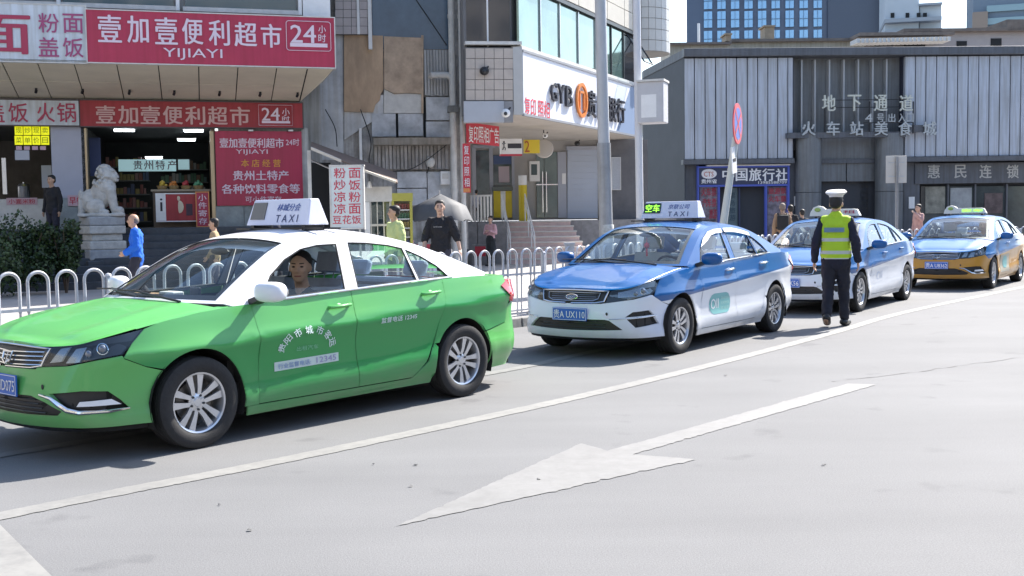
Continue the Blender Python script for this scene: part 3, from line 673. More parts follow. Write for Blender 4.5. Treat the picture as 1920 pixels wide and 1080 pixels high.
    mb = MB(); mb.hexa([Vector(p) for p in ((.72, -.76, .6), (.72, .76, .6), (1.05, .74, .6), (1.05, -.74, .6), (.78, -.76, .93), (.78, .76, .93), (1.12, .70, .945), (1.12, -.70, .945))])
    mb.box(-1.55, -1.15, -.6, .6, .95, .985); mb.make('dashboard', M_['dash'], root, bevel=.02)
    mb = MB(); c = Vector((.60, .36, .90)); nx_ = Vector((-.85, 0, .5)).normalized(); ux = Vector((0, 1, 0)); uz_ = nx_.cross(ux)
    mb.tube([c+ux*.185*math.cos(t)+uz_*.185*math.sin(t) for t in np.linspace(0, 2*math.pi, 21)], .014, 7); mb.tube([c-ux*.18, c+ux*.18], .016, 5); mb.tube([c, c-nx_*.2], .025, 6)
    mb.make('steering_wheel', M_['black'], root, True)
    mb = MB(); mb.ell((.52, 0, 1.31), (.02, .12, .03), 10); mb.make('rear_view_mirror', M_['black'], root, True)
    # ---- roof sign
    if sign[0] == 'box':
        sg_ = bpy.data.objects.new('roof_sign', None); link(sg_, root)
        X0 = -.14; mb = MB()
        P = [Vector(p) for p in ((X0+.11, -.40, 1.505), (X0-.11, -.40, 1.505), (X0-.11, .40, 1.505), (X0+.11, .40, 1.505), (X0+.045, -.36, 1.715), (X0-.045, -.36, 1.715), (X0-.045, .36, 1.715), (X0+.045, .36, 1.715))]
        mb.hexa([P[3], P[2], P[1], P[0], P[7], P[6], P[5], P[4]]); bx_ = mb.make('sign_box', mat('sign_box_white', (.66, .68, .80), .35, var=.05), sg_, bevel=.008)
        up_ = (P[4]-P[0]); up_.y = 0; m4 = face_frame((0, 0, 0), (0, 1, 0), up_)
        def onface(y, t): q = P[0].lerp(P[4], t); q.y = y; return q+m4.col[2].to_3d()*.004
        def txt(nm, st, y, t, w_, h_, mt, b=.0, sh=0.):
            m5 = m4.copy(); m5.translation = onface(y, t); text(nm, st, None, 0, 0, w_, h_, mt, sg_, mat4=m5, bold=b, shear=sh)
        txt('sign_lettering', sign[1], .12, .68, .30, .062, M_['bluetx'], .01, .25)
        txt('sign_lettering', 'T A X I', .12, .25, .28, .062, mat('taxi_navy', (.02, .04, .14), .5), .012)
        # display
        q0, q1, q2, q3 = onface(-.355, .22), onface(-.17, .22), onface(-.17, .88), onface(-.345, .88)
        if sign[2]: q0, q1, q2, q3 = onface(-.37, .3), onface(-.13, .3), onface(-.13, .9), onface(-.36, .9)
        nf = m4.col[2].to_3d(); mb = MB(); mb.hexa([q0-nf*.003, q1-nf*.003, q1+nf*.003, q0+nf*.003, q3-nf*.003, q2-nf*.003, q2+nf*.003, q3+nf*.003])
        mb.make('display', mat('led_board', (.02, .05, .03), .3) if sign[2] else mat('display_grey', (.12, .125, .13), .3), sg_)
        if sign[2]:
            m5 = m4.copy(); m5.translation = onface(-.245, .6)+nf*.004; text('display_lettering', sign[2], None, 0, 0, .2, .10, mat('led_green', (.1, .6, .05), .5, emit=(.35, 1, .05, .9)), sg_, mat4=m5, bold=.012)
        mb = MB()
        for y in (-.33, .33): mb.box(X0-.1, X0+.1, y-.02, y+.02, 1.45, 1.506); mb.tube([(X0+.08, y, 1.47), (X0+.1, y*1.1, 1.455)], .02, 6)
        mb.box(X0-.10, X0-.08, -.55, .55, 1.468, 1.482); mb.box(X0+.08, X0+.10, -.55, .55, 1.468, 1.482); mb.make('sign_rack', M_['black'], sg_)
    else:
        sg_ = bpy.data.objects.new('roof_sign', None); link(sg_, root); X0 = -.10
        ivory = mat('sign_ivory', (.72, .69, .60), .35)
        mb = MB(); n = 16; V = []; F = []
        pr_ = [(-.44, 1.49), (-.43, 1.57), (-.38, 1.64), (-.30, 1.67), (-.22, 1.65), (-.17, 1.61), (.0, 1.61), (.3, 1.612), (.37, 1.60), (.42, 1.49)]
        for xo in (.07, -.07):
            for y, z in pr_: V.append((X0+xo*(1 if z < 1.5 else .55), y, z))
        n = len(pr_); F = [tuple(range(n)), tuple(range(2*n-1, n-1, -1))]+[(i, i+n, (i+1) % n+n, (i+1) % n) for i in range(n)]
        mb.add(V, F); mb.make('sign_box', ivory, sg_, True, 50, bevel=.01)
        m4 = face_frame((X0+.062, .14, 1.56), (0, 1, 0), (-.3, 0, 1))
        text('sign_lettering', sign[1], None, 0, 0, .42, .055, mat('sign_red', (.5, .08, .06), .5) if sign[2] == 'r' else mat('led_green', (.1, .6, .05), .5, emit=(.35, 1, .05, .9)), sg_, mat4=m4, bold=.02)
        m4 = face_frame((X0+.056, -.3, 1.60), (0, 1, 0), (-.3, 0, 1)); mb = MB()
        ctr = m4.translation; mb.ell(ctr, (.012, .055, .035), 12); mb.make('badge', mat('badge_olive', (.35, .45, .10), .5), sg_, True)
        mb = MB()
        for y in (-.33, .33): mb.box(X0-.06, X0+.06, y-.02, y+.02, 1.455, 1.492)
        mb.make('sign_rack', M_['black'], sg_)
    return root, d1, d2
# ================================================================== people
def capsule(mb, p0, p1, r0, r1, flat=1., side=(0, 1, 0), n=12):
    p0 = Vector(p0); p1 = Vector(p1); t = (p1-p0); L = t.length; t = t.normalized() if L > 1e-6 else Vector((0, 0, 1))
    a = Vector(side); a = (a-t*a.dot(t))
    if a.length < 1e-3: a = Vector((1, 0, 0))-t*t.x
    a.normalize(); b = t.cross(a); V = []; F = []; rings = []
    for k in range(1, 4): ph = math.pi/2*k/4; rings.append((p0-t*r0*math.cos(ph)*min(1, flat+.2), r0*math.sin(ph)))
    for k in range(0, 5): q = k/4; rings.append((p0.lerp(p1, q), r0+(r1-r0)*q))
    for k in range(3, 0, -1): ph = math.pi/2*k/4; rings.append((p1+t*r1*math.cos(ph)*min(1, flat+.2), r1*math.sin(ph)))
    for c, r in rings:
        for j in range(n): th = 2*math.pi*j/n; V.append(c+a*math.cos(th)*r+b*math.sin(th)*r*flat)
    m_ = len(rings)
    for i in range(m_-1):
        for j in range(n): j2 = (j+1) % n; F.append((i*n+j, i*n+j2, (i+1)*n+j2, (i+1)*n+j))
    F.append(tuple(range(n-1, -1, -1))); F.append(tuple(range((m_-1)*n, m_*n))); mb.add(V, F)
def fuse(mb, name, m, parent, voxel, smooth=6, disp=0.):
    """melt overlapping solids into one continuous skin"""
    me = bpy.data.meshes.new(name); me.from_pydata([tuple(v) for v in mb.V], [], mb.F); me.update()
    bm = bmesh.new(); bm.from_mesh(me); bmesh.ops.recalc_face_normals(bm, faces=bm.faces); bm.to_mesh(me); bm.free()
    o = bpy.data.objects.new(name, me); COL.objects.link(o)
    r = o.modifiers.new('r', 'REMESH'); r.mode = 'VOXEL'; r.voxel_size = voxel; r.adaptivity = 0
    if smooth: s_ = o.modifiers.new('s', 'SMOOTH'); s_.factor = .5; s_.iterations = smooth
    if disp:
        tx = bpy.data.textures.new('folds', 'CLOUDS'); tx.noise_scale = .095
        d = o.modifiers.new('d', 'DISPLACE'); d.texture = tx; d.strength = disp; d.mid_level = .5
    dg = bpy.context.evaluated_depsgraph_get(); me2 = bpy.data.meshes.new_from_object(o.evaluated_get(dg)); bpy.data.objects.remove(o)
    me2.name = name
    for x in (m if isinstance(m, (list, tuple)) else [m]): me2.materials.append(x)
    me2.polygons.foreach_set('use_smooth', [True]*len(me2.polygons))
    return link(bpy.data.objects.new(name, me2), parent)

def base_pose(): # facing +X, left is +Y, metres for a 1.75 m figure
    J = dict(pel=(0, 0, .95), waist=(0, 0, 1.09), chest=(.0, 0, 1.29), neck=(-.01, 0, 1.46), head=(.015, 0, 1.62))
    for s, k in ((1, 'L'), (-1, 'R')):
        J['sh'+k] = (-.005, s*.165, 1.395); J['el'+k] = (-.03, s*.225, 1.13); J['wr'+k] = (.03, s*.24, .88)
        J['hip'+k] = (0, s*.085, .90); J['kn'+k] = (.015, s*.095, .50); J['an'+k] = (-.02, s*.10, .085)
    return {k: Vector(v) for k, v in J.items()}
SKIN = mat('skin', (.50, .31, .21), .55, var=.08, scale=30); SKIN2 = mat('skin_pale', (.55, .35, .26), .55, var=.06, scale=30)
HAIR = mat('hair_black', (.012, .010, .010), .6, var=.3, scale=80); HAIRG = mat('hair_grey', (.16, .14, .13), .7, var=.4, scale=80)
SHOE = mat('shoe_black', (.015, .015, .017), .4)
def cloth(name, col, var=.12): return mat('cloth_'+name, col, .85, var=var, scale=7, bump=.25, bscale=25)

def person(label, loc, heading, height, J, shirt, trousers, skin=None, hair='short', hairm=None, shoe=None, voxel=.011, group=None, look=0., tilt=0., extra=None, sleeve=1., skirt=None, loose=1., arms_up=False, hat=None, cat='person', scale_xy=1.):
    root = thing('person', label, cat, loc, heading, group); k = height/1.75; root.scale = (k*scale_xy, k*scale_xy, k)
    skin = skin or SKIN; hairm = hairm or HAIR
    b = MB()
    tor = [('pel', 'waist', .155, .14), ('waist', 'chest', .138, .158), ('chest', 'neck', .158, .065)]
    for a, c, r0, r1 in tor: capsule(b, J[a], J[c], r0, r1, .66)
    for s, q in ((1, 'L'), (-1, 'R')):
        capsule(b, J['neck']-Vector((0, 0, .06)), J['sh'+q], .062, .052, .9)
        capsule(b, J['sh'+q], J['el'+q], .056, .043); capsule(b, J['el'+q], J['wr'+q], .042, .028)
        capsule(b, J['hip'+q], J['kn'+q], .088, .06); capsule(b, J['kn'+q], J['an'+q], .056, .04)
        f = J.get('toe'+q, J['an'+q]+Vector((.15, s*.02, -.05))); capsule(b, J['an'+q]-Vector((.03, 0, .03)), f, .042, .034)
        # hand: palm, four fingers of unequal length, thumb from its side
        w0 = J['wr'+q]; d = (w0-J['el'+q]).normalized(); hd = J.get('hd'+q, d).normalized()
        sd_ = Vector((1, 0, 0)); sd_ = (sd_-hd*sd_.dot(hd)); sd_ = sd_.normalized() if sd_.length > .2 else Vector((0, 0, 1)).cross(hd).normalized()
        nrm = hd.cross(sd_)
        if nrm.y*s > 0: nrm = -nrm      # the palm side curls inwards
        pc = w0+hd*.05; capsule(b, w0+hd*.01, w0+hd*.075, .026, .036, .5, sd_)
        for i, (off, ln) in enumerate(((.028, .066), (.010, .076), (-.009, .070), (-.027, .054))):
            p = w0+hd*.082+sd_*off; p2 = p+hd*ln*.5+nrm*ln*.10; p3 = p2+hd*ln*.40+nrm*ln*.34
            capsule(b, p-hd*.02, p2, .0105, .0095, n=8); capsule(b, p2, p3, .0095, .0085, n=8)
        tb = w0+hd*.03+sd_*.028; t2 = tb+hd*.035+sd_*.028+nrm*.008; capsule(b, tb, t2, .013, .011, n=8); capsule(b, t2, t2+hd*.03+sd_*.006+nrm*.012, .011, .009, n=8)
    h = J['head']; Mh = Matrix.Rotation(look, 3, 'Z') @ Matrix.Rotation(tilt, 3, 'Y')
    def hp(x, y, z): return h+Mh @ Vector((x, y, z))
    capsule(b, J['neck']-Vector((0, 0, .04)), h-Vector((.0, 0, .07)), .06, .052)
    M3 = Mh.to_4x4()
    b.ell(hp(-.008, 0, .022), (.098, .077, .098), 16, M=Mh); b.ell(hp(.018, 0, -.045), (.072, .06, .072), 14, M=Mh); b.ell(hp(.045, 0, -.085), (.04, .04, .03), 10, M=Mh)
    capsule(b, hp(.085, 0, .012), hp(.104, 0, -.022), .010, .014, 1, n=8)
    for s in (1, -1): b.ell(hp(-.005, s*.08, -.005), (.020, .010, .032), 10, M=Mh); b.ell(hp(.07, s*.035, -.02), (.02, .022, .02), 8, M=Mh)
    body = fuse(b, 'body', skin, root, voxel, 3)
    # face
    for s in (1, -1):
        e = MB(); e.ell(hp(.082, s*.031, .012), (.010, .015, .0065), 8, M=Mh); e.make('eye', mat('eye_dark', (.03, .02, .015), .2), root, True)
        e = MB(); capsule(e, hp(.086, s*.018, .035), hp(.078, s*.046, .037), .0045, .0035, n=6); e.make('eyebrow', hairm, root, True)
    e = MB(); capsule(e, hp(.085, -.022, -.058), hp(.085, .022, -.058), .0055, .0055, n=6); e.make('mouth', mat('lip', (.28, .10, .08), .5), root, True)
    # hair
    hb = MB()
    if hair != 'none':
        zc = .05 if hair != 'receding' else .045
        hb.ell(hp(-.026, 0, zc+.004), (.099, .086, .084), 16, M=Mh); hb.ell(hp(-.045, 0, .0), (.072, .082, .082), 14, M=Mh)
        if hair == 'long': hb.ell(hp(-.045, 0, -.06), (.07, .088, .11), 14, M=Mh); hb.ell(hp(.02, 0, .082), (.07, .07, .035), 12, M=Mh)
        elif hair == 'bun': hb.ell(hp(-.10, 0, .07), (.045, .045, .045), 12, M=Mh); hb.ell(hp(.03, 0, .080), (.06, .07, .03), 12, M=Mh)
        elif hair == 'short': hb.ell(hp(.026, 0, .100), (.055, .060, .026), 12, M=Mh)
        elif hair == 'receding': hb = MB(); hb.ell(hp(-.045, 0, .005), (.068, .083, .07), 14, M=Mh)
        elif hair == 'crop': hb = MB(); hb.ell(hp(-.028, 0, .052), (.097, .087, .088), 16, M=Mh); hb.ell(hp(-.06, 0, .0), (.055, .078, .06), 12, M=Mh)
        fuse(hb, 'hair', hairm, root, max(voxel, .01), 2, .006)
    # shirt
    g = .016*loose; t = MB()
    for a, c, r0, r1 in tor: capsule(t, J[a], J[c], r0+g, (r1+g) if c != 'neck' else r1*.9, .70)
    capsule(t, J['pel']-Vector((0, 0, .06)), J['pel'], .155+g, .155+g, .70)
    for q in 'LR':
        capsule(t, J['neck']-Vector((0, 0, .055)), J['sh'+q], .062+g*.5, .052+g*.8, .95); 
        e1 = J['sh'+q].lerp(J['el'+q], min(1, sleeve*2)); capsule(t, J['sh'+q], e1, .054+g*.8, .048+g*.9)
        if sleeve > .5: capsule(t, J['el'+q], J['el'+q].lerp(J['wr'+q], (sleeve-.5)*2*.97), .046+g, .034+g*.9)
    sh = fuse(t, 'shirt', shirt, root, voxel*1.1, 4, .034*min(loose, 1.5))
    # trousers
    t = MB(); capsule(t, J['pel']-Vector((0, 0, .02)), J['pel']+Vector((0, 0, .08)), .158, .145, .70)
    for s, q in ((1, 'L'), (-1, 'R')):
        capsule(t, J['hip'+q], J['kn'+q], .105, .078); capsule(t, J['kn'+q], J['kn'+q].lerp(J['an'+q], .90), .076, .064)
    if skirt: capsule(t, J['pel']+Vector((0, 0, .05)), Vector((J['pel'].x, 0, skirt)), .16, .20, .8)
    fuse(t, 'trousers', trousers, root, voxel*1.1, 4, .032)
    for s, q in ((1, 'L'), (-1, 'R')):
        t = MB(); a = J['an'+q]; f = J.get('toe'+q, a+Vector((.15, s*.02, -.05)))
        capsule(t, a+(f-a)*-.22+Vector((0, 0, -.042)), f+Vector((.012, 0, .004)), .056, .050, .84); capsule(t, a+Vector((0, 0, .01)), a-Vector((0, 0, .03)), .047, .052)
        fuse(t, 'shoe', shoe or SHOE, root, .011, 2)
    return root, sh, hp, Mh
def walk(J, st=.16, lift=True): # left leg forward
    J['knL'] += Vector((.10*st/.16, 0, .01)); J['anL'] += Vector((st, 0, 0)); J['knR'] += Vector((.0, 0, 0)); J['anR'] += Vector((-st, 0, .05 if lift else 0))
    J['toeR'] = J['anR']+Vector((.13, -.02, -.09 if lift else -.05)); J['elL'] += Vector((-.07, 0, .0)); J['wrL'] += Vector((-.10, 0, .02)); J['elR'] += Vector((.06, 0, 0)); J['wrR'] += Vector((.16, 0, .03))
    return J
def peaked_cap(root, hp, Mh, front=(1, 0, 0), top=(.75, .75, .76), band=(.03, .03, .05), badge=True):
    M4 = Matrix.Translation(hp(-.01, 0, .085)) @ Mh.to_4x4()
    c = bpy.data.objects.new('cap', None); link(c, root)
    mb = MB(); n = 28
    prof = [(.088, 0., 0), (.096, .0, .035), (.135, .0, .065), (.140, .0, .078), (.12, .0, .098), (.06, .0, .106), (.001, .0, .108)]
    V = []; F = []
    for r, _, z in prof:
        for j in range(n):
            th = 2*math.pi*j/n; V.append(M4 @ Vector((r*1.08*math.cos(th), r*.95*math.sin(th), z+.018*math.cos(th)*(r > .1))))
    for i in range(len(prof)-1):
        for j in range(n): j2 = (j+1) % n; F.append((i*n+j, i*n+j2, (i+1)*n+j2, (i+1)*n+j))
    mb.add(V, F); mb.make('crown', cloth('cap_top', top, .04), c, True, 60)
    mb = MB(); mb.lathe([(.089, -.012), (.0915, .034), (.090, .036)], 28, M4 @ Matrix.Diagonal((1.08, .95, 1, 1))); mb.make('band', cloth('cap_band', band, .04), c, True)
    mb = MB(); V = []; F = []
    for i in range(9):
        th = R(-65+130*i/8); V += [M4 @ Vector((.095*math.cos(th), .086*math.sin(th), -.006)), M4 @ Vector((.095*math.cos(th)+.065*math.cos(th), .092*math.sin(th), -.030)), M4 @ Vector((.095*math.cos(th)+.065*math.cos(th), .092*math.sin(th), -.035)), M4 @ Vector((.095*math.cos(th), .086*math.sin(th), -.012))]
    for i in range(8):
        o = i*4; F += [(o, o+1, o+5, o+4), (o+1, o+2, o+6, o+5), (o+2, o+3, o+7, o+6), (o+3, o, o+4, o+7)]
    F += [(0, 3, 2, 1), (32, 33, 34, 35)]; mb.add(V, F); mb.make('peak', M_['black'], c, True)
    if badge:
        mb = MB(); mb.ell(M4 @ Vector((.112, 0, .045)), (.010, .016, .022), 8, M=Mh); mb.make('badge', mat('gold_badge', (.7, .5, .12), .3, metal=.8), c, True)
    return c
# ================================================================== road, markings, pavement
def road_mat():
    M = bpy.data.materials.new('asphalt'); M.use_nodes = True; N = M.node_tree; n = N.nodes; L = N.links; b = n['Principled BSDF']; b.inputs['Roughness'].default_value = .88
    tc = n.new('ShaderNodeTexCoord')
    def noise(sc, det=6, r=.6, st=None):
        q = n.new('ShaderNodeTexNoise'); q.inputs['Scale'].default_value = sc; q.inputs['Detail'].default_value = det; q.inputs['Roughness'].default_value = r
        if st:
            mp = n.new('ShaderNodeMapping'); mp.inputs['Rotation'].default_value = (0, 0, R(-52)); mp.inputs['Scale'].default_value = st; L.new(tc.outputs['Object'], mp.inputs[0]); L.new(mp.outputs[0], q.inputs[0])
        else: L.new(tc.outputs['Object'], q.inputs[0])
        return q
    def ramp(src, p0, c0, p1, c1):
        r = n.new('ShaderNodeValToRGB'); e = r.color_ramp.elements; e[0].position = p0; e[0].color = (*c0, 1); e[1].position = p1; e[1].color = (*c1, 1); L.new(src, r.inputs[0]); return r.outputs[0]
    def mul(a, b_):
        x = n.new('ShaderNodeMix'); x.data_type = 'RGBA'; x.blend_type = 'MULTIPLY'; x.inputs[0].default_value = 1; L.new(a, x.inputs[6]); L.new(b_, x.inputs[7]); return x.outputs[2]
    base = ramp(noise(.35, 5).outputs[0], .28, (.140, .141, .142), .72, (.170, .171, .172))
    wear = ramp(noise(.6, 5, .6, (.12, 1.4, 1)).outputs[0], .34, (.90, .90, .905), .66, (1.05, 1.05, 1.05))
    grit = ramp(noise(110, 3, .8).outputs[0], .25, (.66, .66, .67), .75, (1.3, 1.3, 1.3))
    stain = ramp(noise(1.9, 3, .5).outputs[0], .28, (.78, .78, .79), .36, (1, 1, 1))
    L.new(mul(mul(mul(base, wear), grit), stain), b.inputs['Base Color'])
    bp = n.new('ShaderNodeBump'); bp.inputs['Strength'].default_value = .35; bp.inputs['Distance'].default_value = .01; L.new(noise(130, 4, .7).outputs[0], bp.inputs['Height']); L.new(bp.outputs[0], b.inputs['Normal'])
    return M
def worn_paint(name, col, wear=.5):
    M = bpy.data.materials.new(name); M.use_nodes = True; N = M.node_tree; n = N.nodes; L = N.links; b = n['Principled BSDF']; b.inputs['Roughness'].default_value = .7
    tc = n.new('ShaderNodeTexCoord'); a = n.new('ShaderNodeTexNoise'); a.inputs['Scale'].default_value = 9; a.inputs['Detail'].default_value = 12; a.inputs['Roughness'].default_value = .75; L.new(tc.outputs['Object'], a.inputs[0])
    c = n.new('ShaderNodeTexNoise'); c.inputs['Scale'].default_value = 1.5; c.inputs['Detail'].default_value = 3; L.new(tc.outputs['Object'], c.inputs[0])
    ad = n.new('ShaderNodeMath'); ad.operation = 'MULTIPLY_ADD'; ad.inputs[1].default_value = .5; L.new(c.outputs[0], ad.inputs[0]); L.new(a.outputs[0], ad.inputs[2])
    r = n.new('ShaderNodeValToRGB'); e = r.color_ramp.elements; e[0].position = wear-.02; e[0].color = (.158, .156, .152, 1); e[1].position = wear+.34; e[1].color = (*col, 1); L.new(ad.outputs[0], r.inputs[0]); L.new(r.outputs[0], b.inputs['Base Color'])
    return M
ROAD = road_mat()
def ragged(pts, st=.035, am=.007, seed=1):
    rs = random.Random(seed); out = []
    for i, p in enumerate(pts):
        a = Vector(p[:2]); b = Vector(pts[(i+1) % len(pts)][:2]); k = max(1, int((b-a).length/st)); t = (b-a).normalized(); nn = Vector((t.y, -t.x))
        for j in range(k):
            q = a+(b-a)*(j/k)+nn*(rs.uniform(-am, am)+(rs.random() < .06)*rs.uniform(-am, am)*3); out.append((q.x, q.y))
    return out
def sheet(name, pts, z, m, kind='structure'):
    o = mesh_obj(name, [(p[0], p[1], z) for p in pts], [tuple(range(len(pts)))], m); o['kind'] = kind; return o
sheet('road', [(-400, -400), (400, -400), (400, 900), (-400, 900)], 0, ROAD)
FEN = [Vector(p) for p in ((-9.2, 5.1), (-7, 7.6), (-4.52, 10.4), (.3, 15.9), (.98, 16.7), (5.5, 23.8), (10.3, 28.8), (14.2, 31), (20, 33.5), (40, 40))]
pav = mat('pavement_stone', (.37, .35, .335), .85, var=.15, scale=2, bump=.15, bscale=60)
V = [(p.x, p.y, .12) for p in FEN]+[(60, 90, .12), (-60, 90, .12), (-60, -40, .12)]
n_ = len(FEN); V2 = [(p.x, p.y, 0) for p in FEN]
# pavement sheet
o = mesh_obj('pavement', V, [tuple(range(len(V)))[::-1]], pav); o['kind'] = 'structure'
# kerb stones along the railing
def off_poly(pts, d):
    out = []
    for i, p in enumerate(pts):
        t = (pts[min(i+1, len(pts)-1)]-pts[max(i-1, 0)]).normalized(); out.append(p+Vector((t.y, -t.x))*d)
    return out
kerbm = mat('kerb_concrete', (.22, .215, .205), .85, var=.3, scale=5, bump=.2)
kb = thing('kerb', 'low worn concrete kerb along the foot of the white hooped railing', 'kerb')
L_ = 0; ptsd = []
def along(pts, d):
    for a, b in zip(pts, pts[1:]):
        l = (b-a).length
        if d <= l: return a+(b-a)*(d/l), (b-a).normalized()
        d -= l
    return pts[-1], (pts[-1]-pts[-2]).normalized()
tot = sum((b-a).length for a, b in zip(FEN, FEN[1:]))
d = 0; me_k = None
while d < 38:
    p, t = along(FEN, d+.5); nn = Vector((t.y, -t.x)); mb = MB()
    if me_k is None:
        mb.hexa([Vector(q) for q in ((-.494, -.0, -.02), (.494, -.0, -.02), (.494, .15, -.02), (-.494, .15, -.02), (-.494, .02, .13), (.494, .02, .13), (.494, .15, .13), (-.494, .15, .13))])
        o = mb.make('kerb_stone', kerbm, kb, bevel=.012); me_k = o
    else:
        o = me_k.copy(); link(o, kb)
    q = p+nn*.13; o.location = (q.x, q.y, random.uniform(-.004, .004)); o.rotation_euler = (0, 0, math.atan2(t.y, t.x)+random.uniform(-.006, .006)); d += 1.0
# painted lines
def strip(name, cl, wd, z, m):
    P = [Vector(p) for p in cl]; a = off_poly(P, wd/2); b = off_poly(P, -wd/2); V = []; F = []
    rs = random.Random(9)
    for p, q, t0 in zip(a, b, P): V += [(p.x+rs.uniform(-.006, .006), p.y+rs.uniform(-.006, .006), z), (q.x+rs.uniform(-.006, .006), q.y+rs.uniform(-.006, .006), z)]
    F = [(2*i, 2*i+2, 2*i+3, 2*i+1) for i in range(len(P)-1)]
    o = mesh_obj(name, V, F, m); o['kind'] = 'structure'; return o
lp = worn_paint('road_paint', (.232, .228, .215), .52); lp2 = worn_paint('road_paint_faded', (.202, .200, .195), .56)
def cr(P, n=6): return [tuple(q) for q in crom(P, n)]
strip('lane_line', cr([(-8, -.4), (-5.4, 2.7), (-2.72, 5.75), (-1.35, 7.17), (.63, 9.45), (2.4, 11.75), (4.09, 14.1), (5.78, 16.57), (8.2, 19.6), (11.6, 23.6), (16.5, 28), (24, 33)], 60), .16, .004, lp)
strip('parking_line', cr([(-5.5, 4.9), (-3.2, 7.55), (-.3, 10.78), (.83, 12.4), (2.9, 15.4), (5.4, 19.2), (9, 23.6), (13.5, 27.6)], 50), .14, .005, lp2)
ar = [G(742, 988), G(1306, 862), G(1186, 853), G(1642, 722), G(1590, 720), G(1140, 846), G(1090, 832)]
sheet('arrow_marking', ragged([(p.x, p.y) for p in ar]), .004, lp2)
c1, c2 = G(0, 985), G(95, 1080); dd = (c2-c1)
sheet('crossing_bar', [(c1.x-dd.x*.3, c1.y-dd.y*.3), (c2.x+dd.x*3, c2.y+dd.y*3), (c2.x+dd.x*3-1.2, c2.y+dd.y*3-1.0), (c1.x-dd.x*.3-1.2, c1.y-dd.y*.3-1.0)], .005, lp)
# bits of litter and a crack on the carriageway
random.seed(3)
lit = MB()
for (px, py) in ((412, 948), (468, 996), (770, 913), (700, 872), (1545, 873), (1360, 705), (1010, 900), (780, 873)):
    p = G(px, py); s = random.uniform(.006, .014); a = random.uniform(0, 3)
    lit.add([(p.x+s*1.5*math.cos(a+k*1.256)*random.uniform(.6, 1), p.y+s*math.sin(a+k*1.256), .005+.006*(k % 2)) for k in range(5)], [(0, 1, 2, 3, 4)])
o = lit.make('road_litter', mat('litter', (.07, .07, .07), .8, var=.5)); o['kind'] = 'stuff'
o['label'] = 'small dark scraps and spots scattered on the grey road'

ckm = mat('crack_fill', (.115, .114, .112), .85, var=.2, scale=9)
def crack(pts, seed):
    rs = random.Random(seed); P = [G(*p) for p in pts]; Q = []
    for a, b in zip(P, P[1:]):
        k = int((b-a).length/.12)+1
        for j in range(k): q = a+(b-a)*(j/k); Q.append((q.x+rs.uniform(-.02, .02), q.y+rs.uniform(-.02, .02)))
    strip('road_crack', Q, .009, .003, ckm)
crack([(1560, 716), (1700, 700), (1990, 660)], 5)
# ================================================================== hooped railing
railm = mat('railing_white', (.52, .53, .57), .4, var=.3, scale=7)
FG = 'white hooped railing sections between taxis and pavement'
def hoop_mesh():
    mb = MB(); r = .10; pts = [(-r, 0, .70)]+[(r*math.cos(t), 0, .985+r*math.sin(t)) for t in np.linspace(math.pi, 0, 13)]+[(r, 0, .70)]; mb.tube(pts, .0165, 8)
    mb.tube([(-r, 0, .10), (-r, 0, .70)], .011, 6); mb.tube([(r, 0, .10), (r, 0, .70)], .011, 6); return mb
HM = None; RM = {}
secs = []
def fence_section(p0, p1, label, nh, posts=True):
    global HM
    t = (p1-p0); Ls = t.length; t.normalize(); q = p0-Vector((t.y, -t.x))*.0
    root = thing('railing', label, 'railing', (p0.x, p0.y, .0), math.atan2(t.y, t.x), FG)
    nh = int(Ls/.285); st = Ls/nh
    for i in range(nh):
        if HM is None: o = hoop_mesh().make('hoop', railm, root, True, 60); HM = o.data
        else: o = link(bpy.data.objects.new('hoop', HM), root)
        o.location = ((i+.5)*st+random.uniform(-.004, .004), random.uniform(-.004, .004), 0); o.rotation_euler = (R(random.uniform(-.8, .8)), R(random.uniform(-.6, .6)), R(random.uniform(-2, 2)))
    for z, h in ((.715, .028), (.20, .02)):
        mb = MB(); mb.box(.02, Ls-.02, -.014, .014, z, z+h); mb.make('rail', railm, root)
    mb = MB(); mb.box(-.03, .03, -.03, .03, .12, 1.0); mb.ell((0, 0, 1.01), (.035, .035, .035), 8); mb.box(-.09, .09, -.09, .09, .12, .135); mb.make('post', railm, root)
    return root
wh = ['beside the shrubs at the left edge', 'behind the green taxi bonnet', 'behind the green taxi windscreen', 'behind the green taxi doors', 'behind the green taxi boot', 'between the green taxi and the first blue taxi', 'behind the first blue taxi bonnet', 'behind the first blue taxi cabin', 'behind the gap of the first and second blue taxi', 'behind the second blue taxi bonnet', 'behind the second blue taxi cabin', 'under the blank sign back', 'behind the orange and blue taxi bonnet', 'behind the orange and blue taxi cabin', 'at the right edge beyond the last taxi', 'at the far right end']
# sections of about 2.3 m
dlist = []; d = 1.0
i = 0
while d < 36.5:
    L2 = 2.3; a, _ = along(FEN, d); b, _ = along(FEN, d+L2)
    t = (b-a).normalized(); nn = Vector((-t.y, t.x)); a2 = a+nn*.12; b2 = b+nn*.12
    fence_section(a2, b2, 'white hooped railing section '+wh[min(i, len(wh)-1)], 8); d += L2; i += 1
# gate post visible beside the first blue taxi
p = at(1068, 480, 16.9); mb = MB(); mb.box(p.x-.07, p.x+.07, p.y-.05, p.y+.05, .12, 1.12); mb.box(p.x-.085, p.x+.085, p.y-.065, p.y+.065, 1.12, 1.15)
o = mb.make('railing_post', railm); tag(o, 'wide square white post ending the railing behind the blue taxi mirror', 'post')

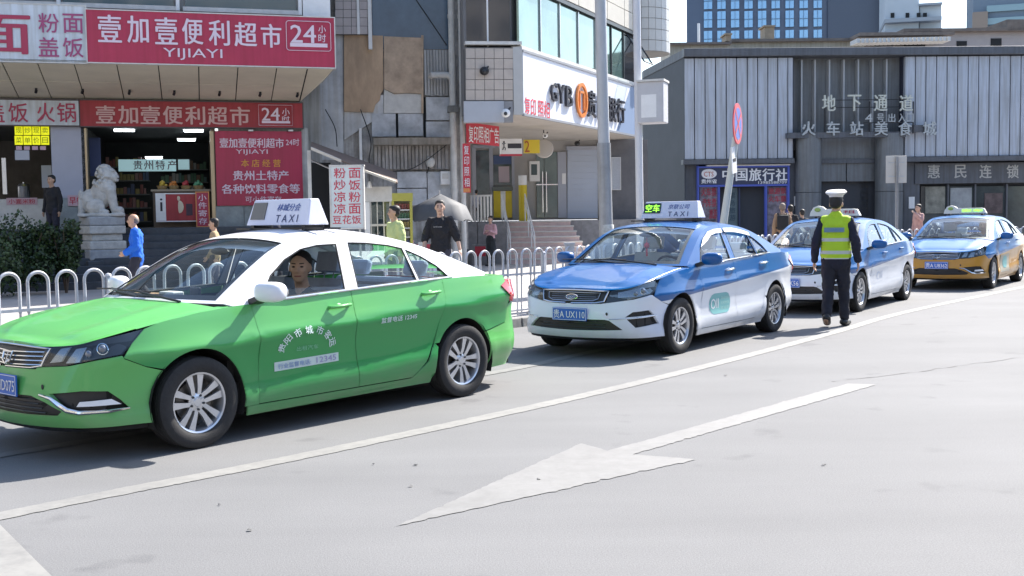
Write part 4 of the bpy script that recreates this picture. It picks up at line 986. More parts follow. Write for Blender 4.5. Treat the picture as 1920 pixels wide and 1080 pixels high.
# ================================================================== the rest of the square, beside and behind the viewer
def city_block(label, x, y, wx, wy, h, col, seed, name='street_building'):
    t = thing(name, label, 'building', (x, y, 0)); mb = MB(); mb.box(-wx/2, wx/2, -wy/2, wy/2, 0, h); mb.make('wall', mat('city_wall_%d' % seed, col, .8, var=.12, scale=.3), t)
    mb = MB(); rs = random.Random(seed)
    for z in range(int((h-4)/3.2)):
        zz = 4.5+z*3.2
        for k in range(int(wx/3.2)):
            u = -wx/2+1.6+k*3.2; mb.box(u-1, u+1, -wy/2-.06, -wy/2-.01, zz, zz+1.8); mb.box(u-1, u+1, wy/2+.01, wy/2+.06, zz, zz+1.8)
        for k in range(int(wy/3.2)):
            u = -wy/2+1.6+k*3.2; mb.box(-wx/2-.06, -wx/2-.01, u-1, u+1, zz, zz+1.8)
    o = mb.make('windows', mat('city_window', (.03, .04, .05), .1, spec=1.), t); o['kind'] = 'stuff'
    mb = MB(); mb.box(-wx/2-.3, wx/2+.3, -wy/2-.3, wy/2+.3, 3.2, 3.9); mb.make('canopy', mat('city_canopy', (.10, .10, .11), .7), t)
city_block('beige office block across the road behind the viewpoint', -22, -42, 30, 14, 19, (.40, .36, .30), 21)
city_block('grey brick block across the road behind the viewpoint, in the middle', 14, -46, 34, 14, 24, (.30, .28, .26), 22)
city_block('brown block behind the viewpoint towards the right', 50, -38, 30, 16, 17, (.24, .18, .14), 23)
city_block('long shaded station hall right of the square', 74, 6, 20, 60, 17, (.16, .17, .18), 24)
city_block('tall shaded block right of the square beyond the station hall', 82, 62, 24, 40, 16, (.14, .14, .15), 25)
city_block('pale block left of the square behind the shrubs', -46, 4, 20, 50, 18, (.34, .32, .29), 26)
# ================================================================== convenience store building (left)
def BX(fr, r, o0, o1, name, m, parent=None, bevel=0, mo=None):
    u0, u1, z0, z1 = fr.rect(*r, out=o1 if mo is None else mo)
    mb = MB(); mb.fbox(fr, u0, u1, z0, z1, o0, o1); return mb.make(name, m, parent, bevel=bevel)
def TX(fr, r, st, m, parent, out, bold=0., name='lettering', shear=0.):
    u0, u1, z0, z1 = fr.rect(*r, out=out); return text(name, st, fr, (u0+u1)/2, (z0+z1)/2, u1-u0, z1-z0, m, parent, out, bold, shear=shear)
def UB(fr, u0, u1, z0, z1, o0, o1, name, m, parent=None, bevel=0):
    mb = MB(); mb.fbox(fr, u0, u1, z0, z1, o0, o1); return mb.make(name, m, parent, bevel=bevel)
_t = at(400, 300, 27.8); FS = Frame((_t.x, _t.y), 15.8)
store = thing('shop_building', 'cream panelled shop building with red supermarket signs behind the stone lion', 'building', (_t.x, _t.y, .12))
store.location = (0, 0, 0)
cream = mat('cream_panel', (.72, .66, .53), .6, var=.18, scale=1.3, stretch=(.4, .4, 3)); conc = mat('facade_concrete', (.33, .33, .32), .8, var=.2, scale=1.2, bump=.1, streak=.25)
marble = mat('grey_marble', (.28, .32, .33), .35, var=.45, scale=2.2); slate = mat('dark_slate', (.055, .065, .08), .55, var=.3, scale=6)
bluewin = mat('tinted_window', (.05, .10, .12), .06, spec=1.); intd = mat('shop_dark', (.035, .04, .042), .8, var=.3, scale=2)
lampm = mat('tube_light', (.9, .95, 1), .5, emit=(.85, .93, 1, 4.)); tan = mat('tan_frame', (.30, .25, .18), .5)
FLOOR = 1.43
# walls around the openings
for (u0, u1, z0, z1) in ((-9.5, 2.32, 3.99, 4.64), (.14, 2.32, .12, 3.985)): UB(FS, u0, u1, z0, z1, -.4, -.01, 'wall', conc, store)
UB(FS, 2.16, 2.75, .12, 5.1, -6, -.42, 'wall', conc, store)
UB(FS, -9.5, 2.8, 5.12, 5.22, -.4, 2.3, 'slab', conc, store); UB(FS, -9.5, 2.78, 6.36, 16, -6, 1.9, 'upper_wall', conc, store)
# second-floor glazing just above the signs
gl = thing('window_band', 'blue grey window band with white mullions above the red supermarket sign', 'window')
for (a, b) in ((-9.4, -6.5), (-6.45, -3.3), (-3.22, -.75), (-.60, 2.02)):
    pn = UB(FS, a+.05, b-.05, 6.5, 8.3, 1.9, 1.94, 'pane', bluewin, gl); UB(FS, a, b, 6.40, 6.5, 1.9, 2.0, 'window_sill', M_['offwhite'], gl); UB(FS, b, b+.08, 6.4, 8.3, 1.9, 2.02, 'mullion', M_['white'], gl)
UB(FS, 2.12, 2.76, 6.30, 9, 1.88, 2.05, 'white_pier', M_['white'], store)
# soffit of the canopy: sloping cream panels with dark open joints
ue = 2.74; u = -9.4; SL = []
js = [FS.uz(x, 150, 1.3)[0] for x in (-500, -420, -340, -258, -178, -100, -56, 18, 82, 148, 225, 300, 373, 444, 514)]
js = [q for q in js if q > -9.5]+[2.16]
def sofP(u, o): return FS.P(u, 4.57+(5.12-4.57)*(o/2.38), o)
for a, b in zip(js, js[1:]):
    for (oa, ob) in ((0.02, 1.14), (1.16, 2.36)):
        mb = MB(); e = .012
        P = [sofP(a+e, oa), sofP(b-e, oa), sofP(b-e, ob), sofP(a+e, ob)]
        mb.hexa([P[3], P[2], P[1], P[0]]+[q+Vector((0, 0, .03)) for q in (P[3], P[2], P[1], P[0])]); mb.make('soffit_panel', cream, store)
mb = MB(); a0, b0, c0, d0 = sofP(2.18, .02), FS.P(2.78, 5.11, .02), FS.P(2.78, 5.12, 2.36), sofP(2.18, 2.36)
mb.add([a0, d0, c0, b0], [(0, 1, 2, 3)]); mb.make('soffit_panel', cream, store)
mb = MB(); mb.add([sofP(-9.5, 0)+Vector((0, 0, .04)), sofP(2.2, 0)+Vector((0, 0, .04)), sofP(2.2, 2.38)+Vector((0, 0, .04)), sofP(-9.5, 2.38)+Vector((0, 0, .04))], [(0, 1, 2, 3)]); mb.make('soffit_backing', M_['dark'], store)
for x in (68, 155, 243, 327, 412, 488, 558): # small spot lamps under the canopy
    u, z = FS.uz(x, 171, .7); mb = MB(); p = sofP(u, .7); mb.tube([p, p-Vector((0, 0, .05))], .03, 8); mb.tube([p-Vector((0, 0, .05)), p-Vector((.03, -.04, .10))], .035, 8); o = mb.make('spot_lamp', M_['black'], store, True)
# signs
def sign(label, fr, r, m, out, th=.12, name='shop_sign', frame=None):
    t = thing(name, label, 'sign'); BX(fr, r, out-th, out, 'board', m, t)
    if frame:
        u0, u1, z0, z1 = fr.rect(*r, out=out); w_ = .025
        for q in ((u0-w_, u1+w_, z0-w_, z0), (u0-w_, u1+w_, z1, z1+w_), (u0-w_, u0, z0, z1), (u1, u1+w_, z0, z1)): UB(fr, *q, out-th, out+.015, 'frame', frame, t)
    return t
redb = mat('sign_red', (.46, .035, .085), .45, var=.14, scale=.8, streak=.12); redb2 = mat('sign_red_worn', (.38, .03, .04), .5, var=.16, scale=1, streak=.2); whb = mat('sign_white', (.62, .68, .74), .45, var=.12, scale=2, streak=.2)
pinktx = mat('pale_pink_letter', (.74, .62, .70), .5); dimtx = mat('dim_pink_letter', (.62, .40, .38), .5); mauve = mat('mauve_letter', (.36, .07, .18), .5)
s = sign('large red supermarket sign with white characters above the cream canopy', FS, (163, 26, 627, 121.5), redb, 2.4, .18, frame=M_['offwhite'])
for ch, (x0, y0, x1, y1) in zip('壹加壹便利超市', ((183, 26, 228, 82), (238, 28, 279, 83), (290, 31, 333, 86), (341, 33, 381, 86), (391, 36, 431, 88), (439, 40, 482, 90), (489, 43, 528, 92))): TX(FS, (x0+1, y0+2, x1-1, y1-3), ch, pinktx, s, 2.42, .028)
TX(FS, (306, 91, 417, 113), 'YIJIAYI', pinktx, s, 2.42, 0)
TX(FS, (545, 47, 592, 80), '24', pinktx, s, 2.42, .03); TX(FS, (597, 48, 611, 62), '小', pinktx, s, 2.42, .02); TX(FS, (597, 64, 611, 79), '时', pinktx, s, 2.42, .02); BX(FS, (544, 81, 614, 88), 2.40, 2.42, 'underline', pinktx, s)
u0, u1, z0, z1 = FS.rect(537, 40, 620, 95, 2.42); mb = MB(); r_ = .06
pts = []
for cx, cz, a0 in ((u1-r_, z1-r_, 0), (u0+r_, z1-r_, 90), (u0+r_, z0+r_, 180), (u1-r_, z0+r_, 270)): pts += [FS.P(cx+r_*math.cos(R(a0+k*30)), cz+r_*math.sin(R(a0+k*30)), 2.42) for k in range(4)]
mb.tube(pts+[pts[0]], .008, 4); mb.make('border_line', pinktx, s)
s = sign('red supermarket fascia sign over the open shop doorway', FS, (150, 191, 567, 238), redb2, .14, .14, frame=mat('sign_trim_dark', (.08, .06, .06), .5))
for k, ch in enumerate('壹加壹便利超市'): TX(FS, (180+k*42.0, 198+k*.4, 216+k*42.0, 231+k*.6), ch, dimtx, s, .16, .028)
TX(FS, (491, 202, 524, 226), '24', pinktx, s, .16, .03); TX(FS, (529, 203, 543, 217), '小', pinktx, s, .16, .02); TX(FS, (529, 218, 543, 227), '时', pinktx, s, .16, .02); BX(FS, (491, 227, 544, 231), .14, .16, 'underline', pinktx, s)
u0, u1, z0, z1 = FS.rect(485, 197, 548, 235, .16); mb = MB(); mb.tube([FS.P(*q, .16) for q in ((u0, z0), (u1, z0), (u1, z1), (u0, z1), (u0, z0))], .006, 4); mb.make('border_line', pinktx, s)
s = sign('white noodle sign with dull red characters at the upper left edge', FS, (-160, 6, 161, 114), whb, 2.36, .16, frame=M_['offwhite'])
TX(FS, (-55, 28, 56, 100), '面', mat('noodle_red', (.40, .04, .09), .5), s, 2.38, .03)
for ch, x, y in (('粉', 72, 25), ('面', 118, 26), ('盖', 72, 70), ('饭', 118, 71)): TX(FS, (x, y, x+38, y+36), ch, mauve, s, 2.38, .02)
s = sign('white rice and hotpot fascia sign with red characters left of the doorway', FS, (-150, 187, 148, 234), whb, .14, .14, frame=mat('sign_trim_dark', (.08, .06, .06), .5))
for ch, x0, x1 in (('盖', -26, 8), ('饭', 16, 52), ('火', 69, 102), ('锅', 107, 142)): TX(FS, (x0, 193, x1, 229), ch, mat('noodle_red', (.5, .03, .07), .5), s, .16, .02)
# big red poster wall and the marble dado under it
s = sign('tall red wall poster listing goods right of the shop doorway', FS, (405, 246, 567, 385), redb, .06, .08, name='wall_poster')
TX(FS, (412, 259, 532, 277), '壹加壹便利超市', pinktx, s, .065, .03); TX(FS, (536, 260, 561, 273), '24时', pinktx, s, .065, .02); TX(FS, (442, 280, 502, 291), 'YIJIAYI', pinktx, s, .065)
TX(FS, (452, 299, 526, 313), '本 店 经 营', mat('poster_orange', (.70, .33, .04), .5), s, .065, .03); TX(FS, (437, 320, 541, 338), '贵州土特产', pinktx, s, .065, .03); TX(FS, (416, 345, 562, 363), '各种饮料零食等', pinktx, s, .065, .03); TX(FS, (460, 368, 528, 379), '可小件寄存', pinktx, s, .065, .01)
for x0, x1 in ((405, 458), (459, 513), (514, 567)):
    BX(FS, (x0, 386.5, x1, 470), -.05, .03, 'marble_slab', marble, store)
for x in (470, 545): u, z = FS.uz(x, 245, .14); mb = MB(); mb.fbox(FS, u-.06, u+.06, z-.02, z+.02, 0, .22); o = mb.make('sign_bracket', M_['steel'], store)
BX(FS, (567, 240, 580, 440), -.4, .02, 'corner_pier', mat('pier_white', (.45, .46, .45), .7, var=.25, scale=3, streak=.3), store)
# shop interior (a real room behind the doorway)
u0, _ = FS.uz(163, 330); u1, _ = FS.uz(398, 330); zt = 3.92
room = thing('shop_interior', 'dim shop interior with shelves seen through the doorway behind the lion', 'interior')
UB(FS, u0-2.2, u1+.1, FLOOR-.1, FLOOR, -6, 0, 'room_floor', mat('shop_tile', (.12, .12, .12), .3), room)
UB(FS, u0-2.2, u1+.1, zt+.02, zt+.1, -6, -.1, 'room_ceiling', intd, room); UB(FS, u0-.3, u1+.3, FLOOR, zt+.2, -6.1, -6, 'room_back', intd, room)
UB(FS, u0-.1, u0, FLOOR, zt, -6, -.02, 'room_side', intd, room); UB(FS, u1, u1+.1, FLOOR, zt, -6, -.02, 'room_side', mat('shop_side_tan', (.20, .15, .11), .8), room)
for x0, y0, x1, o in ((214, 241, 252, -1.0), (345, 242, 381, -1.0), (333, 259, 366, -2.5), (273, 293, 304, -4.5)):
    ua, z = FS.uz(x0, y0, o); ub, _ = FS.uz(x1, y0, o); l = thing('tube_lamp', {214: 'lit ceiling tube nearest the white pillar', 345: 'lit ceiling tube at the right of the doorway', 333: 'lit ceiling tube second in from the right', 273: 'short lit tube over the cyan banner'}[x0]+' inside the shop', 'lamp')
    UB(FS, ua, ub, z-.07, z-.02, o-.06, o+.06, 'tube', lampm, l); UB(FS, ua-.02, ub+.02, z-.02, z+.01, o-.08, o+.08, 'batten', M_['white'], l)
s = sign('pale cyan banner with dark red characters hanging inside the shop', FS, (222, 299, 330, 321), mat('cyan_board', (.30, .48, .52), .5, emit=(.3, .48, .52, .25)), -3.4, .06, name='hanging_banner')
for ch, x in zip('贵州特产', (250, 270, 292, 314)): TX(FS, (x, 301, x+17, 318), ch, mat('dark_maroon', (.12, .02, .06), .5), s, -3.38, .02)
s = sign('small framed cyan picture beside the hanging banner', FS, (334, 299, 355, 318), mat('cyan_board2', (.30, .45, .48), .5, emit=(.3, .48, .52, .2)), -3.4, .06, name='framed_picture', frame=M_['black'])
# dark blue door curtain / banner left of the lion's head
s = sign('tall dark blue sheet hanging inside the doorway left side', FS, (168, 258, 189, 330), mat('navy_sheet', (.05, .07, .16), .7), -.6, .03, name='banner')
# shelves with bottles
random.seed(11)
cols = [(.20, .05, .04), (.05, .13, .07), (.25, .19, .06), (.25, .25, .23), (.06, .08, .16), (.16, .09, .05), (.25, .12, .11), (.08, .16, .15)]
shm = mat('shelf_grey', (.12, .12, .12), .6)
goods = []
for k, (ua, ub, oo) in enumerate(((u0+.1, u0+1.3, -3.9), (u0+1.5, u0+2.9, -5.6))):
    t = thing('shelf', ['dark shelf rack of goods behind the lion', 'back shelf rack of goods deep in the shop'][k], 'shelf')
    for r_ in range(5):
        z = FLOOR+.15+r_*.38; UB(FS, ua, ub, z, z+.03, oo-.35, oo, 'shelf_board', shm, t); mb = [MB() for _ in range(4)]; uu = ua+.05
        while uu < ub-.1:
            w_ = random.uniform(.07, .13); h_ = random.uniform(.14, .28); i_ = random.randrange(4); mb[i_].fbox(FS, uu, uu+w_*.85, z+.03, z+.03+h_, oo-.25, oo-.06); uu += w_
        for i_, q in enumerate(mb):
            if q.V: o = q.make('goods', mat('goods_%d' % ((i_*2+k) % 8), cols[(i_*2+k) % 8], .5), t); o['kind'] = 'stuff'
# counter with fruit baskets at the doorway
cu0, _ = FS.uz(286, 360, -.2); cu1, _ = FS.uz(392, 360, -.2)
ct = thing('counter', 'low wooden display counter in the right half of the shop doorway', 'counter'); UB(FS, cu0, cu1, FLOOR, FLOOR+.9, -.9, -.25, 'cabinet', mat('counter_wood', (.16, .12, .09), .6, var=.2), ct); UB(FS, cu0-.04, cu1+.04, FLOOR+.9, FLOOR+.95, -.95, -.2, 'countertop', tan, ct)
fruits = [('fruit basket heaped with yellow bananas at the left of the counter', (.60, .42, .05), 304), ('basket of orange fruit in the middle of the counter', (.55, .20, .04), 326), ('basket of red apples at the right of the middle', (.45, .04, .05), 349), ('basket of green fruit at the right end of the counter', (.10, .32, .18), 372)]
for lab, c, x in fruits:
    u, _ = FS.uz(x, 350, -.5); b = thing('fruit_basket', lab, 'basket', group='fruit baskets on the shop counter'); z = FLOOR+.95
    mb = MB(); Mx = Matrix.Translation(FS.P(u, z, -.5)); mb.lathe([(.10, 0), (.14, .10), (.13, .10), (.09, .01)], 14, Mx); mb.make('basket', mat('wicker', (.35, .24, .11), .8, var=.3, scale=40), b, True)
    random.seed(int(x)); fm = mat('fruit_%d' % x, c, .4, var=.2, scale=20); tpl = None
    for k in range(12):
        a = random.uniform(0, 6.28); r_ = random.uniform(0, .10); zz = z+.10+random.uniform(0, .14)*(1-r_/.12)
        p = FS.P(u+r_*math.cos(a), zz, -.5+r_*math.sin(a))
        if tpl is None: m1 = MB(); m1.ell((0, 0, 0), (.045, .045, .042), 8); o = m1.make('fruit', fm, b, True, 80); tpl = o
        else: o = tpl.copy(); link(o, b)
        o.location = p
# posters at the counter front
s = sign('framed red and white poster leaning on the counter front', FS, (294, 364, 367, 414), redb2, .02, .04, name='poster', frame=M_['white'])
BX(FS, (294, 364, 311, 414), .02, .024, 'white_strip', M_['white'], s); TX(FS, (300, 372, 305, 396), 'i', M_['blackT'], s, .027)
mb = MB(); u, z = FS.uz(336, 384, .03); 
for du, dz, ru, rz in ((0, -.05, .11, .16), (-.02, .16, .05, .06)): mb.ell(FS.P(u+du, z+dz, .02), (ru, .008, rz), 14)
mb.make('printed_figure', mat('print_cream', (.62, .55, .42), .6), s, True); BX(FS, (349, 382, 361, 404), .02, .028, 'printed_block', mat('print_dark', (.06, .03, .05), .6), s)
s = sign('narrow vertical red left-luggage sign edged in orange', FS, (369, 361, 391, 424), redb, .12, .04, name='vertical_sign', frame=mat('orange_trim', (.65, .25, .08), .5))
u0_, u1_, z0_, z1_ = FS.rect(371, 363, 389, 422, .125); vtext('lettering', '小件寄存', FS, (u0_+u1_)/2, z0_, z1_, .2, pinktx, s, .125, .02)
# white pier between the shops and gold jambs
BX(FS, (97, 238, 161, 372), -.5, -.02, 'pier', mat('pier_lavender', (.42, .44, .53), .5, var=.08, scale=2), store); BX(FS, (97, 371, 161, 470), -.5, -.02, 'pier_base', marble, store)
jb = mat('brass_jamb', (.45, .36, .24), .3, metal=.6)
for r_ in ((160, 240, 164, 372), (396, 246, 403, 430)): BX(FS, r_, -.3, .03, 'door_jamb', jb, store)
# left shop
lu0 = -9.2; lu1, _ = FS.uz(96, 300)
rm2 = thing('noodle_shop_interior', 'dark noodle shop opening at the left edge', 'interior')
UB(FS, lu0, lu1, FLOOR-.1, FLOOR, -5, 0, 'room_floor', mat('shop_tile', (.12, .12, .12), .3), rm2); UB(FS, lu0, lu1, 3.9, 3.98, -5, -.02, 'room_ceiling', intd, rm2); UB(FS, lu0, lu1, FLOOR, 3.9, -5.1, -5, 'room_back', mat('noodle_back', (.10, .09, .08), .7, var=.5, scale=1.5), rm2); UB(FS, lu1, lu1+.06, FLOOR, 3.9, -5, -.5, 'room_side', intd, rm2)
BX(FS, (4, 296, 12, 364), -.1, 0, 'window_post', M_['steel'], rm2)
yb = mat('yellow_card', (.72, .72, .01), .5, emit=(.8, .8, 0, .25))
yy = thing('menu_cards', 'two rows of bright yellow menu cards hung in the noodle shop window', 'sign')
for r_ in range(2):
    for c_, ch in enumerate(('现炒现卖', '菜单价目')[r_]):
        x = 27.5+c_*16.5; y = 236+r_*18.5; BX(FS, (x, y, x+15, y+17), -.02, 0, 'card', yb, yy); TX(FS, (x+2, y+3, x+13, y+14), ch, mat('card_green', (.35, .42, 0), .6), yy, .004, .02)
for c_ in range(4): BX(FS, (30+c_*15, 274, 41+c_*15, 281), -.02, 0, 'pink_tag', mat('pink_tag', (.6, .40, .5), .6), yy)
s = sign('white paper notice below the yellow cards', FS, (28, 282, 55, 300), mat('paper', (.45, .48, .55), .7), 0, .01, name='paper_notice')
s = sign('pale hanging sheet in the noodle shop beside the pillar', FS, (78, 310, 97, 352), mat('paper', (.45, .48, .55), .7), -.8, .01, name='paper_notice')
u, z = FS.uz(45, 362, -1); pt = thing('steamer_pot', 'tall steel steamer pot on the noodle shop counter', 'pot'); mb = MB(); Mx = Matrix.Translation(FS.P(u, z-.12, -1)); mb.lathe([(.13, 0), (.14, .02), (.14, .28), (.145, .29)], 20, Mx); mb.make('pot_body', M_['steel'], pt, True); mb = MB(); mb.lathe([(.148, .29), (.12, .34), (.02, .36), (.02, .39), (.001, .39)], 20, Mx); mb.make('lid', M_['steel'], pt, True)
c_ = thing('noodle_counter', 'noodle shop counter faced with red and white lettering boards', 'counter'); ua, _ = FS.uz(-60, 380, -.6); ub, _ = FS.uz(92, 380, -.6); UB(FS, ua, ub, FLOOR, FLOOR+.75, -1.2, -.6, 'counter_box', M_['offwhite'], c_); BX(FS, (12, 371, 70, 384), -.6, -.58, 'board', mat('pinkish_board', (.55, .38, .42), .6), c_); TX(FS, (16, 373, 66, 382), '小面米粉', M_['redtx'], c_, -.57, .02)
s = sign('red and white notice at the pillar foot behind the lion tail', FS, (127, 366, 158, 386), mat('pinkish_board', (.55, .38, .42), .6), .02, .03, name='paper_notice'); TX(FS, (130, 369, 156, 383), '早餐', M_['redtx'], s, .025, .03)
# ------------------------------------------------------------------ steps
stp = thing('front_steps', 'dark slate steps rising to the shop doorway', 'steps')
n = 8; h = (FLOOR-.12)/n
for k in range(n):
    z = .12+h*k; o1 = .9+.3*(n-k); 
    UB(FS, -9.5, 2.25, z-.02 if k == 0 else z-.01, z+h, -.3 if k == n-1 else .6+.3*(n-k)-.35, o1, 'step', slate, stp, bevel=.012)
UB(FS, -9.5, 2.25, .1, FLOOR-.02, -.3, .9, 'landing_base', slate, stp)
# ------------------------------------------------------------------ stone lion on its pedestal
LZ = 25.3; lp_ = at(192, 440, LZ)
stone = mat('white_stone', (.50, .49, .46), .75, var=.28, scale=7, bump=.5, bscale=30); stone2 = mat('pedestal_stone', (.36, .37, .38), .7, var=.3, scale=5, bump=.35, bscale=22)
ped = thing('pedestal', 'carved grey stone pedestal on the steps carrying the lion', 'pedestal', (lp_.x, lp_.y, 0), R(38))
zt_ = at(192, 406, LZ).z; zb_ = at(192, 487, LZ).z
H_ = zt_-zb_
mb = MB(); mb.box(-.50, .50, -.5, .5, .12, zb_); mb.make('plinth', slate, ped, bevel=.02)
for (w_, z0, z1, m, nm) in ((.425, 0, .24, stone2, 'base'), (.41, .24, .44, stone, 'base_moulding'), (.35, .44, .60, stone, 'waist'), (.41, .60, .79, stone, 'upper_moulding'), (.40, .79, 1.0, stone2, 'cap')):
    mb = MB(); mb.box(-w_, w_, -w_, w_, zb_+z0*H_, zb_+z1*H_-.002); o = mb.make(nm, m, ped, bevel=.03)
lion = thing('stone_lion', 'seated white stone guardian lion on the carved pedestal', 'statue', (lp_.x, lp_.y, zt_), R(14+4))
mb = MB(); q = 1.0
def E_(x, y, z, a, b, c): mb.ell((x, y, z), (a, b, c), 14)
# faces right/front: local +x to the viewer's right, -y to the viewer
mb.box(-.50, .50, -.34, .34, 0, .07)
E_(-.20, .08, .34, .27, .24, .30); E_(.02, 0, .50, .25, .23, .32); E_(.10, -.04, .66, .24, .22, .24)      # haunch, trunk, chest
for s in (-1, 1): # fore legs with paws, hind legs
    capsule(mb, (.20, s*.15, .60), (.29, s*.17, .14), .12, .085); mb.ell((.36, s*.17, .11), (.12, .085, .065), 12)
    mb.ell((-.12, s*.20, .22), (.21, .10, .18), 12); mb.ell((.04, s*.23, .11), (.13, .08, .065), 12)
    for t in (-.04, 0, .04): mb.ell((.45, s*.17+t, .09), (.035, .022, .035), 8)
E_(.16, -.03, .95, .20, .19, .19); E_(.29, -.05, .89, .12, .13, .10); E_(.33, -.05, .97, .05, .10, .04)  # head, muzzle, nose
E_(.31, -.05, .82, .09, .11, .04)  # jaw
for s in (-1, 1): E_(.28, -.04+s*.10, 1.03, .05, .055, .035); E_(.02, s*.19, 1.02, .05, .04, .08)
random.seed(5)
for k in range(70): # curls of the mane
    th = random.uniform(0, 2*math.pi); ph = random.uniform(-.5, 1.45); x = -.0+.20*math.cos(ph)*math.cos(th)*.9; y = .215*math.cos(ph)*math.sin(th); z = .95+.21*math.sin(ph)
    if x > .12 and ph < .9: continue
    mb.ell((x+.10, y, z), (.045, .045, .042), 7)
for k in range(26): th = random.uniform(-2.6, 2.6); mb.ell((.03+.2*math.cos(th), .22*math.sin(th), random.uniform(.68, .82)), (.045, .045, .05), 7)
capsule(mb, (-.42, .0, .10), (-.44, 0, .40), .08, .05); mb.ell((-.42, 0, .48), (.07, .08, .13), 10)
mb.ell((.40, -.22, .13), (.10, .10, .10), 12)  # ball under the paw
fuse(mb, 'lion_body', stone, lion, .011, 1, .016)
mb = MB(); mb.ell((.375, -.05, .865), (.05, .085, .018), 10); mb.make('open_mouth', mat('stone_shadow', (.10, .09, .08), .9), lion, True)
# ------------------------------------------------------------------ shrubs at the left
leafm = [mat('leaf_a', (.035, .07, .015), .55, var=.3, scale=8), mat('leaf_b', (.014, .034, .010), .55, var=.3, scale=8)]
def shrub(label, c, r, n, seed, name='shrub', group='shrubs beside the shop steps'):
    rs = np.random.default_rng(seed); t = thing(name, label, 'shrub', (c[0], c[1], .12), group=group)
    mb = MB()
    for k in range(5): a = rs.uniform(0, 6.28); mb.tube([(0, 0, 0), (.1*math.cos(a), .1*math.sin(a), r[2]*.7), (r[0]*.6*math.cos(a), r[1]*.6*math.sin(a), r[2]*1.5)], [.025, .015, .006], 6)
    mb.make('stem', mat('bark', (.10, .07, .05), .9, var=.3), t)
    V = []; F = []; I = []
    cl = [(rs.uniform(-.7, .7)*r[0], rs.uniform(-.7, .7)*r[1], r[2]*(.5+rs.uniform(0, 1.1)), rs.uniform(.22, .42)) for _ in range(16)]
    for i in range(n):
        cx, cy, cz, cr_ = cl[i % len(cl)]; d = rs.normal(size=3); d /= np.linalg.norm(d); p = np.array([cx, cy, cz])+d*cr_*r[0]*rs.uniform(.6, 1.05)*1.4
        if p[2] < 0.02: continue
        a = rs.normal(size=3); a /= np.linalg.norm(a); b = np.cross(a, d); b /= max(np.linalg.norm(b), 1e-6); L = rs.uniform(.045, .09); w_ = L*.42; o = len(V)
        V += [p, p+a*L*.5+b*w_, p+a*L+d*.01, p+a*L*.5-b*w_]; F.append((o, o+1, o+2, o+3)); I.append(int(rs.random() < .5))
    o = mesh_obj('foliage', V, F, leafm, t, False, I); return t
shrub('dense dark green shrub at the left edge by the steps', at(50, 470, 22.6), (.66, .6, .84), 4300, 1)
shrub('smaller green shrub close to the lion pedestal', at(122, 480, 22.9), (.36, .45, .86), 3000, 2)
shrub('low dark shrub behind the railing at the far left', at(-40, 480, 21.5), (.8, .6, .68), 4200, 3)
# ================================================================== patched alley wall between the shops
_t = at(720, 300, 30.5); FB = Frame((_t.x, _t.y), 8)
aw = thing('patched_wall', 'grey patched alley wall with plywood and sheet metal between the two shop buildings', 'wall')
gw = mat('alley_wall', (.46, .45, .44), .85, var=.5, scale=3.2, bump=.2, streak=.35); gsh = mat('grey_sheet', (.58, .59, .60), .7, var=.3, scale=1.6, streak=.12)
BX(FB, (560, -260, 872, 470), -.5, 0, 'backing_wall', gw, aw)
pk = mat('pink_tile', (.48, .43, .42), .45, var=.12, scale=3)
for i in range(4):
    for j in range(-6, 4): # tiled pier
        x0 = 628+i*15.4; y0 = 2+j*15.6; BX(FB, (x0+.5, y0+.5, x0+14.9, y0+15.1), 0, .30, 'tile', pk, aw)
BX(FB, (627, -110, 690, 64.5), 0, .285, 'tile_bed', mat('grout', (.15, .15, .15), .9), aw)
BX(FB, (668, -110, 673, 64), .3, .34, 'conduit', M_['white'], aw); BX(FB, (689, -110, 696, 92), 0, .34, 'window_frame', M_['white'], aw)
gp_ = thing('dusty_window', 'large dusty blue window pane above the plywood sheets', 'window')
dw = mat('dusty_glass', (.08, .13, .19), .25, var=.25, scale=2, spec=.8)
BX(FB, (697, -110, 842, 92), .02, .10, 'pane', dw, gp_)
a = FB.P(*FB.uz(740, -60, .12), .12); b = FB.P(*FB.uz(838, 85, .12), .12); mb = MB(); mb.tube([a, b], .012, 5); mb.make('cable', M_['black'], gp_)
# sheet panels
def PNL(poly, o0, o1, name, m, parent):
    mb = MB(); mb.prism([FB.uz(x, y, o1) for x, y in poly], o0, o1, FB); return mb.make(name, m, parent)
PNL([(576, 66), (644, 66), (644, 300), (576, 300)], 0, .10, 'sheet_panel', gsh, aw)
PNL([(645.5, 178), (719, 178), (719, 214), (645.5, 262)], 0, .10, 'sheet_panel', gsh, aw)
PNL([(576, 301), (644, 264), (636, 320), (576, 330)], 0, .08, 'sheet_panel', gw, aw)
ply = mat('plywood', (.50, .355, .235), .75, var=.34, scale=2.5, stretch=(1, 1, .4), bump=.1); ply2 = mat('plywood_grey', (.53, .40, .29), .75, var=.36, scale=2.8, bump=.1)
p1 = [(645, 65), (718, 67), (719, 168), (714, 176), (712, 188), (704, 196), (700, 210), (645, 209)]
PNL(p1, .10, .16, 'plywood_sheet', ply, aw); PNL([(720, 68), (791, 71), (793, 176), (762, 174), (740, 176), (724, 168), (720, 166)], .10, .16, 'plywood_sheet', ply2, aw)
PNL([(720, 167), (740, 177), (762, 175), (793, 177), (793, 212), (720, 212)], .05, .12, 'cloth_sheet', M_['offwhite'], aw)
PNL([(790, 66), (794, 66), (794, 212), (790, 212)], .1, .18, 'timber_batten', ply2, aw)
# ribbed metal strip
rb = mat('ribbed_metal', (.50, .50, .50), .5, var=.2, scale=4, streak=.3)
for i in range(9): x0 = 796+i*5.6; BX(FB, (x0, 93, x0+3.4, 178+(i % 3)), .02, .13, 'rib', rb, aw)
BX(FB, (795, 93, 846, 180), 0, .06, 'rib_backing', rb, aw)
